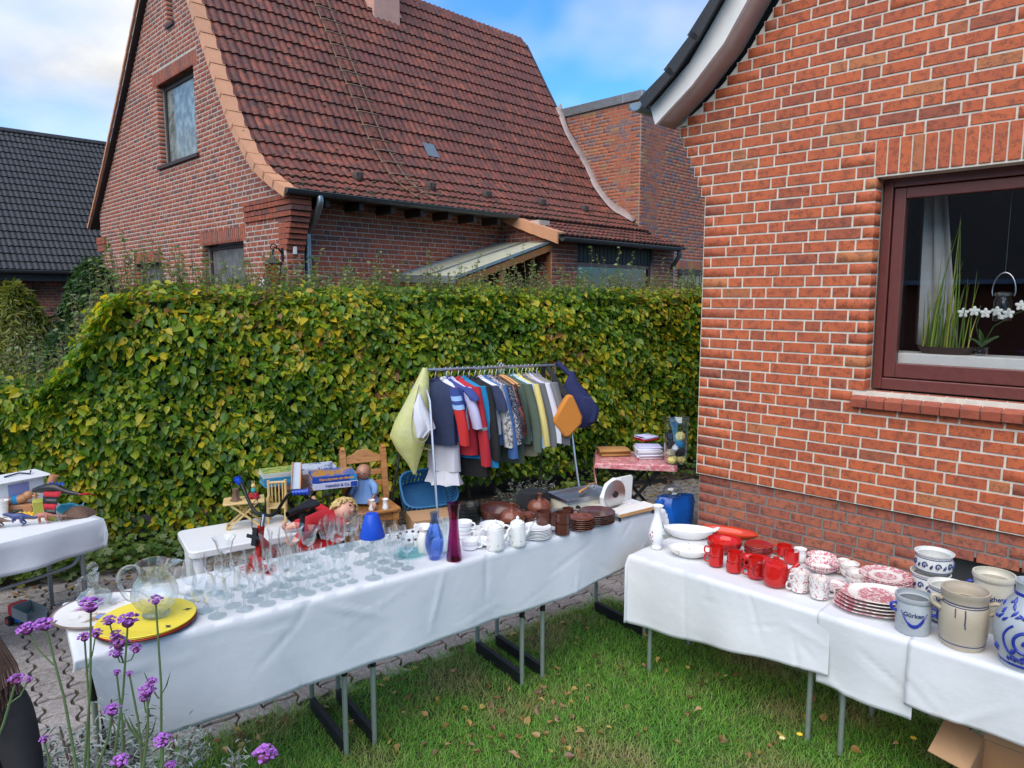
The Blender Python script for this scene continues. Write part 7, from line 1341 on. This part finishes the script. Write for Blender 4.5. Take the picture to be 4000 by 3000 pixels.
for t in np.linspace(0, 1, 9):
    w_ = .018 + .065 * max(0, (t - .25) / .75) ** 1.2 * (1 if t < .95 else .8); g.append([(.24 + .26 * t, w_ * math.cos(a), .73 + .018 * t + (.022 + .008 * t) * math.sin(a)) for a in np.linspace(0, 2 * math.pi, 13)])
m.sheet(g); m.build('saddle', 'black_plastic', bk); m = MB(); m.box(.42, -.09, .40, .72, .09, .415); m.box(.70, -.09, .415, .72, .09, .55); m.tube([(.5, .05, .4), (.62, .05, .19)], .008, 6); m.tube([(.5, -.05, .4), (.62, -.05, .19)], .008, 6); m.build('rear_carrier', 'bike_red', bk, smooth=0, bevel=.006)
m = MB(); m.prism([(.62 + .2 * math.cos(a), .17 + .2 * math.sin(a)) for a in np.linspace(0, math.pi, 14)] + [(.62 + .185 * math.cos(a), .17 + .185 * math.sin(a)) for a in np.linspace(math.pi, 0, 14)], -.025, .025, 1); m.build('mudguard', 'bike_red', bk, smooth=0)
rdl = thing('red_doll', 'blond curly doll in red suit lying face up on the bicycle carrier', 'doll', Dp(1265, 2000, 5.22), .35); rdl.location.z = .45; rdl.scale = (1.1, 1.1, 1.1)
m = MB(); limb(m, [(-.12, 0, .08), (-.02, 0, .1), (.06, .02, .11)], [.055, .075, .06]); limb(m, [(-.1, -.04, .08), (-.17, -.09, .03)], [.045, .036]); limb(m, [(-.1, .04, .09), (-.17, .05, .08)], [.045, .036]); limb(m, [(.05, -.06, .12), (.12, -.1, .1)], [.034, .03]); limb(m, [(.04, .06, .13), (-.02, .1, .17)], [.034, .028]); m.build('suit', 'doll_red', rdl)
m = MB(); limb(m, [(-.17, -.09, .03), (-.22, -.11, .0)], [.03, .022]); m.ball((-.245, -.115, .02), (.018, .016, .034), 10, 8); limb(m, [(-.17, .05, .08), (-.24, .05, .06)], [.03, .022]); m.ball((-.265, .05, .08), (.018, .016, .034), 10, 8); m.build('leg', 'doll_skin', rdl); m = MB(); limb(m, [(-.02, .1, .17), (-.05, .12, .21)], [.018, .013]); hand(m, (-.055, .125, .225), (-.3, .2, 1), .016); hand(m, (.13, -.11, .1), (.8, -.5, .2), .016); m.build('arm', 'doll_skin', rdl)
head('head', rdl, (.14, .02, .15), .082, (-.6, 1.0, .3), curls=150)
# ================================================================== toy table on the left
T3 = (Vector((-3.37, 5.08)), Vector((-.555, -.83)).normalized(), .74)
tt3 = thing('toy_table', 'table with silver tube legs under the toys', 'table', (*fr_(T3, .9, .325), 0), math.atan2(T3[1].y, T3[1].x)); m = MB(); m.box(-.85, -.31, .71, .85, .31, .735); m.build('table_top', 'white_paint', tt3, smooth=0)
for sx in (-1, 1):
    for sy in (-1, 1): m = MB(); m.tube([(sx * .78, sy * .26, 0), (sx * .78, sy * .26, .71)], .015, 10); m.build('leg', 'zinc', tt3)
for sy in (-1,): m = MB(); m.tube(smooth_path([(-.78, sy * -.26, .56), (-.74, sy * -.26, .47), (-.62, sy * -.26, .44), (0, sy * -.26, .42), (.7, sy * -.26, .4)]), .012, 10); m.build('brace', 'zinc', tt3)
cloth('tablecloth', 'white cloth over the toy table beside the hedge', T3, 0, 1.7, 0, .65, lambda u: .1, .22 , .1, 0, nu=40, wav=.03, seed=5)
def at3(px, py, z=0): return G(px, py, .746 + z)
wb = thing('white_toy_house', 'white play house box with lilac panels on the toy table', 'toy', at3(60, 1985), .97); m = MB(); m.box(-.16, -.1, 0, .16, .1, .22); m.prism([(-.2, .222), (.2, .222), (.2, .232), (-.2, .232)], -.14, .14, 1); m.build('box', 'white_plastic', wb, smooth=0, bevel=.005); mat('lilac_panel', (.25, .27, .5), .5); mat('mint_panel', (.3, .42, .4), .5); m = MB(); m.box(-.07, -.103, .1, .06, -.1, .2); m.build('panel', 'lilac_panel', wb, smooth=0); m = MB(); m.box(.16, -.09, .06, .163, .09, .2); m.build('side_panel', 'mint_panel', wb, smooth=0)
m = MB(); m.tube([(-.05, .0, .24), (.05, .03, .245), (.1, -.03, .24), (.12, .02, .25)], .006, 6); put(m.build('toy_cord', 'navy'), wb.location, .9, 'dark toy cord lying on the white play house', 'rope')  # plain dark toy cord lying on top of the box
mt_ = mat('toy_wood', (.42, .2, .09), .5, var=.2); mat('dino_brown', (.18, .10, .07), .5, var=.3, vscale=30); mat('dino_red', (.42, .16, .11), .5, var=.3, vscale=30); mat('dino_blue', (.05, .07, .2), .45, var=.6, vscale=20)
def dino(label, loc, rz, L, mname, biped=False):
    t = thing('toy_dinosaur', label, 'toy', loc, rz, ); h = L * .32; m = MB(); limb(m, [(-L * .5, 0, h * .75), (-L * .25, 0, h * .85), (0, 0, h), (L * .2, 0, h * 1.02), (L * .36, 0, h * (1.25 if biped else .95)), (L * .48, 0, h * (1.3 if biped else .8))], [L * .012, L * .05, L * .11, L * .1, L * .06, L * .035]); m.ball((L * .44, 0, h * (1.28 if biped else .85)), (L * .09, L * .05, L * .055), 10, 8)
    for sy in (-1, 1):
        limb(m, [(-L * .05, sy * L * .07, h * .9), (-L * .02, sy * L * .09, h * .5), (-L * .1, sy * L * .09, h * .22), (-L * .04, sy * L * .09, .004)], [L * .06, L * .04, L * .022, L * .025])
        limb(m, [(L * .2, sy * L * .07, h * .9), (L * .22, sy * L * .085, h * .5), (L * .2, sy * L * .085, 0.004 if not biped else h * .55)], [L * .045, L * .028, L * .022])
    m.build('body', mname, t); return t
dino('dark blue backed toy dinosaur walking at the table edge', at3(85, 2052), 3.4, .2, 'dino_blue', True); dino('rusty red horned toy dinosaur beside the winged toy', at3(180, 2042), 3.5, .17, 'dino_red'); dino('small dark toy dinosaur next to the bark piece', at3(245, 2035), .4, .1, 'dino_brown'); dino('brown toy dinosaur with curled tail beside the paper cup', at3(0, 2060), 3.3, .16, 'dino_brown')
m = MB(); m.lathe([(0, 0), (.09, 0), (.08, .02), (.05, .05), (.02, .07), (0, .072)], 12, 1.2, .8, fl=.15, fn=5); put(m.build('bark_piece', 'bark'), at3(305, 2015), .5, 'dark bark piece on the corner of the toy table', 'bark')
mat('toy_yellow', (.7, .4, .02), .4); yb2 = thing('yellow_beads', 'cluster of yellow toy balls in front of the wooden duck', 'toy', at3(95, 2022))
for k in range(14): m = MB(); m.ball((.03 * (k % 5) - .05, .028 * (k // 5) - .02, .016), .016, 10, 8); m.build('ball', 'toy_yellow', yb2)
m = MB(); m.box(-.05, -.05, 0, .05, .05, .11); mat('lime_box', (.42, .42, .06), .5); put(m.build('lime_box', 'lime_box', bevel=.003), at3(165, 2012), .6, 'lime green box behind the winged toy', 'box')
dk = thing('wooden_duck', 'wooden pull along duck lying in a cart', 'toy', at3(85, 2000), .2); m = MB(); m.box(-.12, -.04, .03, .1, .04, .06); m.build('cart', 'toy_wood', dk, bevel=.004); m = MB(); m.tube([(.11, -.03, .0), (.11, -.03, .14)], .008, 6); m.build('post', 'toy_wood', dk); m = MB(); limb(m, [(-.1, 0, .09), (-.04, 0, .085), (.02, 0, .1)], [.02, .035, .03]); m.ball((.05, 0, .12), (.035, .03, .03), 12, 8); m.ball((.09, 0, .115), (.03, .018, .009), 10, 6); m.build('duck', 'toy_wood', dk); m = MB(); m.ball((-.03, 0, .088), (.04, .037, .037), 12, 8); m.build('scarf', 'azure', dk)
for x in (-.08, .06): m = MB(); m.tube([(x, -.05, .03), (x, .05, .03)], .03, 14); m.build('wheel', 'toy_wood', dk)
mg = lathed('paper_cup', wall([(.035, 0), (.045, .11), (.047, .115)], .003), 'flower_dish', 20, at3(8, 2018), 'printed paper cup at the edge of the toy table', 'cup')
dg_ = thing('winged_toy', 'black toy with red striped wing and red tail on the toy table', 'toy', at3(215, 2018), -.1); m = MB(); limb(m, [(-.11, 0, .19), (-.05, 0, .2), (.02, 0, .205), (.1, 0, .18), (.2, 0, .165)], [.022, .032, .034, .018, .01]); m.ball((-.125, 0, .185), (.03, .022, .018), 10, 8); m.build('body', 'black_plastic', dg_); m = MB(); m.add([(.19, -.01, .165), (.29, -.03, .185), (.28, .0, .165), (.29, .03, .155), (.19, .01, .165)], [(0, 1, 2), (2, 3, 4), (0, 2, 4)]); m.build('tail_fin', 'bright_red', dg_, solid=.006)
for k, (mm, t0, t1) in enumerate((('red', 0, .18), ('black_plastic', .18, .4), ('red', .4, .58), ('black_plastic', .58, .8), ('lime_box', .8, 1))):
    m = MB(); a_, b_ = Vector((-.05, -.02, .19)), Vector((.08, -.02, .19)); c2, d2 = Vector((.03, -.09, .0)), Vector((.085, -.09, .0)); g0, g1 = [], []
    for u in np.linspace(0, 1, 5): p, q = a_.lerp(b_, u), c2.lerp(d2, u); g0.append(p.lerp(q, t0) - Vector((0, .03 * math.sin(math.pi * t0), 0))); g1.append(p.lerp(q, t1) - Vector((0, .03 * math.sin(math.pi * t1), 0)))
    m.sheet([g0, g1]); m.build('wing_panel', mm, dg_, solid=.004)
for k in range(5): m = MB(); m.lathe([(.01, 0), (0, .025)], 5); m.v = [(x - .02 + k * .025, y, z + .228) for x, y, z in m.v]; m.build('spike', 'grip_blue', dg_)
m = MB(); m.prism([(-.08, .0), (-.04, .03), (.03, .03), (.08, .0), (.1, .025), (.1, -.03), (.03, -.035), (-.05, -.03)], 0, .03, 1); mat('fish_blue', (.04, .3, .42), .5, var=.5, vscale=30); put(m.build('toy_fish', 'fish_blue', bevel=.006), at3(265, 1985, .035), .6, 'turquoise toy fish behind the winged toy', 'toy')
m = MB(); m.at((0, 0, .16), (0, .4, 0)); m.lathe([(0, 0), (.028, 0), (.03, .07), (0, .072)], 16); m.at().tube([(-.01, .02, 0), (0, .01, .17)], .005, 6); m.at().tube([(.03, -.02, 0), (.02, 0, .17)], .005, 6); put(m.build('toy_drum', 'toy_wood'), at3(205, 1975), .5, 'wooden toy barrel on thin legs behind the winged toy', 'toy')
# toy truck
tk = thing('toy_truck', 'red and blue toy tipper truck with grey bed on the paving', 'toy', G(105, 2440), 2.6); mat('toy_blue', (.01, .1, .45), .35); mat('toy_grey', (.22, .25, .26), .4); m = MB(); m.box(-.13, -.05, .03, .13, .05, .06); m.build('chassis', 'toy_blue', tk, bevel=.005); m = MB(); m.box(.06, -.06, .06, .13, .06, .14); m.build('cab', 'red', tk, bevel=.015); m = MB(); m.box(-.15, -.065, .07, .05, -.058, .14); m.box(-.15, .058, .07, .05, .065, .14); m.box(-.15, -.058, .07, .05, .058, .078); m.box(.043, -.058, .078, .05, .058, .15); m.build('tipper_bed', 'toy_grey', tk, smooth=0)
for x in (-.09, .09):
    for y in (-.065, .065): m = MB(); m.tube([(x, y - .016, .033), (x, y + .016, .033)], .034, 16); w = m.build('wheel', 'rubber', tk); m = MB(); m.tube([(x, y - .018, .033), (x, y + .018, .033)], .016, 12); m.build('hub', 'red', w)
m = MB(); m.tube([(.0, .06, .15), (-.05, 0, .1), (-.02, -.07, .12), (-.03, -.075, .05)], .003, 5); m.build('string', 'turquoise', tk)
# ================================================================== pink-cloth table at the house corner
PC = Vector((1.18, 6.72)); pt_ = thing('bistro_table', 'black folding table under the pink patterned cloth by the house corner', 'table', (PC.x, PC.y, 0), -.12); m = MB(); m.box(-.36, -.28, .695, .46, .28, .715); m.build('table_top', 'black_metal', pt_, smooth=0)
for y in (-.24, .24):
    for s_ in (-1, 1): m = MB(); m.bar((s_ * .32, y, 0), (-s_ * .28, y, .695), .016, .03); m.build('leg', 'black_metal', pt_, smooth=0)
for z, x in ((.06, .3), (.06, -.3), (.5, .15), (.55, -.15)): m = MB(); m.bar((x, -.24, z), (x, .24, z), .014, .022); m.build('crossbar', 'black_metal', pt_, smooth=0)
m = MB(); m.bar((-.3, -.24, .08), (.3, -.24, .12), .014, .02); m.bar((-.2, -.24, .5), (.3, -.24, .56), .016, .03); m.build('stretcher', 'black_metal', pt_, smooth=0)
printed('pink_cloth', (.55, .16, .18), (.68, .40, .38), 26, .48, .56); T4 = (PC + Vector((-.40, -.27)), Vector((math.cos(-.12), math.sin(-.12))), .718)
cloth('pink_tablecloth', 'pink patterned cloth with orange hem over the black table', T4, 0, .75, 0, .56, lambda u: .05 + .02 * u, .12, .22, .0, nu=24, wav=.02, mname='pink_cloth', seed=6)
def folded(name, label, c_, rz, w, d, n, mats, th=.014, group=None, jit=.012):
    for k in range(n):
        m = MB(); a = random.uniform(.92, 1.03); prof = [(-w / 2 * a, .001), (w / 2 * a - th / 2, .0), (w / 2 * a, th / 2), (w / 2 * a - th / 2, th - .002), (-w / 2 * a, th - .001)]; g = [[(x + .002 * math.sin(9 * y + k), y * d, z + .0025 * math.sin(x * 40 + y * 9 + k)) for x, z in prof] for y in np.linspace(-.5, .5, 5)]
        m.sheet(g); n_ = 5; m.add([p for p in g[0]], [(4, 3, 2, 1, 0)]); m.add([p for p in g[-1]], [(0, 1, 2, 3, 4)]); put(m.build(name, mats[k % len(mats)], smooth=50, solid=.002), c_ + Vector((random.uniform(-jit, jit), random.uniform(-jit, jit), th * k)), rz + random.uniform(-.06, .06), label[k] if isinstance(label, list) else label, 'fabric', group)
cloth_mat('ochre', (.40, .20, .06)); printed('white_print', (.6, .6, .66), (.3, .1, .15), 40, .6, .64); cloth_mat('linen_white', (.66, .66, .70))
z4 = .724; folded('folded_cloth', ['ochre brown cloth folded at the bottom on the pink table', 'ochre brown cloth folded in the middle of its pile', 'ochre brown cloth folded on top of its pile'], G(2395, 1775, z4), .1, .3, .2, 3, ['ochre'], .022)
folded('folded_linen', 'white folded linen in the pile beside the ochre cloth', G(2530, 1785, z4), .05, .24, .2, 8, ['linen_white', 'white_print', 'linen_white', 'lilac'], .014, 'pile of folded linen'); folded('folded_linen', ['red cloth on top of the linen pile', 'white cloth with lilac edge on top of the linen pile'], G(2520, 1760, z4) + Vector((0, 0, .115)), .5, .2, .16, 2, ['bright_red', 'lilac'], .02)
yn = thing('yarn_bag', 'clear plastic bag of colourful yarn balls leaning at the brick corner', 'bag', G(2725, 1830, z4), 0); yn.location = (1.52, 6.42, z4); m = MB(); secs = [(0, 0, 0.0, .07, .08), (0, 0, .04, .1, .1), (0, 0, .2, .11, .1), (0, 0, .34, .11, .08), (0, 0, .44, .12, .05)]
loft(m, secs, 20, .25, 5); m.f = m.f[:-1]; m.m = m.m[:-1]; m.build('film', 'plastic_film', yn)
for k, (x, y, z, r_, cn) in enumerate(((-.04, -.05, .05, .045, 'yellow_knit'), (.04, -.05, .05, .04, 'yellow_knit'), (-.05, -.04, .11, .045, 'beige'), (.03, -.05, .12, .045, 'black_cloth'), (-.02, -.06, .16, .035, 'white_cloth'), (.02, -.05, .19, .045, 'azure'), (-.05, -.03, .18, .045, 'black_cloth'), (.03, -.04, .26, .045, 'yellow_knit'), (-.05, -.02, .25, .04, 'navy'), (.0, .02, .1, .06, 'grey_cloth'))):
    m = MB(); m.ball((x, y, z), r_, 14, 10)
    for j in range(5): a = j * .6; d1 = Vector((math.cos(a), 0, math.sin(a))); d2 = Vector((-math.sin(a) * .3, 1, .2 * math.cos(a))).normalized(); m.tube([Vector((x, y, z)) + d1 * r_ * 1.01 * math.cos(w) + d2 * r_ * 1.01 * math.sin(w) for w in np.linspace(0, 6.28, 17)], .003, 4, False)
    m.build('yarn_ball', cn, yn)
sb = thing('blue_shopping_bag', 'crumpled bright blue shopping bag under the pink table', 'bag', (1.56, 6.55, 0), .2); mat('bag_blue', (.005, .09, .42), .25, var=.3, vscale=8, bump=.7, bscale=10); m = MB(); loft(m, [(0, 0, 0, .13, .1), (0, 0, .06, .17, .12), (0, 0, .2, .19, .12), (0, 0, .32, .2, .1), (.01, 0, .38, .17, .07)], 22, .3, 6); m.build('bag_body', 'bag_blue', sb); m = MB(); m.tube(smooth_path([(-.15, -.06, .37), (-.22, -.1, .3), (-.24, -.1, .15), (-.2, -.12, .06)]), .012, 6, ry=.3); m.build('strap', 'bag_blue', sb)
m = MB(); m.ball((0, 0, 0), (.09, .07, .08), 14, 10); put(m.build('film_bundle', 'plastic_film'), (1.52, 6.5, .43), 0, 'clear plastic bundle sticking out above the blue bag', 'bag')
# ================================================================== person in black at the frame edge
pn = thing('person', 'person in black with long brown hair seated beside the wormwood', 'person', (-1.71, 2.02, 0), -.1)
def skinned(name, pts, edges, mname, parent, root=0):
    me = bpy.data.meshes.new(name); me.from_pydata([p[:3] for p in pts], edges, []); me.materials.append(MAT(mname)); o = bpy.data.objects.new(name, me); COL.objects.link(o); o.parent = parent
    md = o.modifiers.new('skin', 'SKIN'); o.modifiers.new('sub', 'SUBSURF').render_levels = 2
    for i, p in enumerate(pts): me.skin_vertices[0].data[i].radius = (p[3], p[4] if len(p) > 4 else p[3]); me.skin_vertices[0].data[i].use_root = (i == root)
    md.use_smooth_shade = True; return o
pts = [(0, 0, .5, .15, .13), (0, .03, .7, .14, .11), (0, .02, .92, .17, .11), (0, 0, 1.06, .12, .09), (0, -.01, 1.14, .055), (.19, 0, 1.03, .065), (.27, -.05, .82, .05), (.25, -.25, .68, .04), (.22, -.34, .68, .034), (-.19, 0, 1.03, .065), (-.27, -.05, .82, .05), (-.24, -.25, .68, .04), (-.2, -.34, .68, .034), (.11, -.12, .5, .09), (.14, -.45, .52, .07), (.14, -.47, .1, .05), (.14, -.56, .05, .045), (-.11, -.12, .5, .09), (-.14, -.45, .52, .07), (-.14, -.47, .1, .05), (-.14, -.56, .05, .045)]
skinned('clothed_body', pts, [(0, 1), (1, 2), (2, 3), (3, 4), (3, 5), (5, 6), (6, 7), (7, 8), (3, 9), (9, 10), (10, 11), (11, 12), (0, 13), (13, 14), (14, 15), (15, 16), (0, 17), (17, 18), (18, 19), (19, 20)], 'black_cloth', pn)
hd2 = head('head', pn, (0, -.03, 1.26), .105, (.1, 0, .2)); s = mat('brown_hair', (.075, .035, .018), .5, var=.5, vscale=40, bump=.6, bscale=60); m = MB()
for k in range(90): a = random.uniform(-.3, 3.44); r_ = .105; x, y = r_ * math.cos(a), r_ * math.sin(a); m.tube([(x * .3, y * .3 - .02, 1.37), (x * .95, y * .9 - .02, 1.31), (x * 1.12, y * 1.1 - .01, 1.2), (x * 1.35 + random.gauss(0, .02), y * 1.3 + random.gauss(0, .02), 1.0 + random.uniform(-.06, .08))], [.015, .02, .018, .006], 5)

for k in range(160): u = random.uniform(-1, 1); m.tube([(.09, -.02 + .05 * u, 1.33), (.13, -.03 + .06 * u, 1.24), (.19, -.04 + .07 * u, 1.14), (.215 + .012 * u, -.06 + .07 * u, 1.03 + random.uniform(-.05, .08))], [.006, .008, .007, .002], 5)
m.build('hair', 'brown_hair', hd2); m = MB()
for sx in (-1, 1): hand(m, (sx * .2, -.4, .68), (0, -1, -.1), .036)
m.build('hands', 'doll_skin', pn); m = MB()
stl = thing('stool', 'black stool under the seated person', 'stool', (-1.69, 2.05, 0)); m.at().lathe([(0, .41), (.17, .41), (.17, .44), (0, .44)], 20); m.build('seat', 'black_plastic', stl)
for k in range(4): a = k * math.pi / 2 + .78; m = MB(); m.tube([(.16 * math.cos(a), .16 * math.sin(a), 0), (.12 * math.cos(a), .12 * math.sin(a), .41)], .014, 8); m.build('leg', 'black_metal', stl)
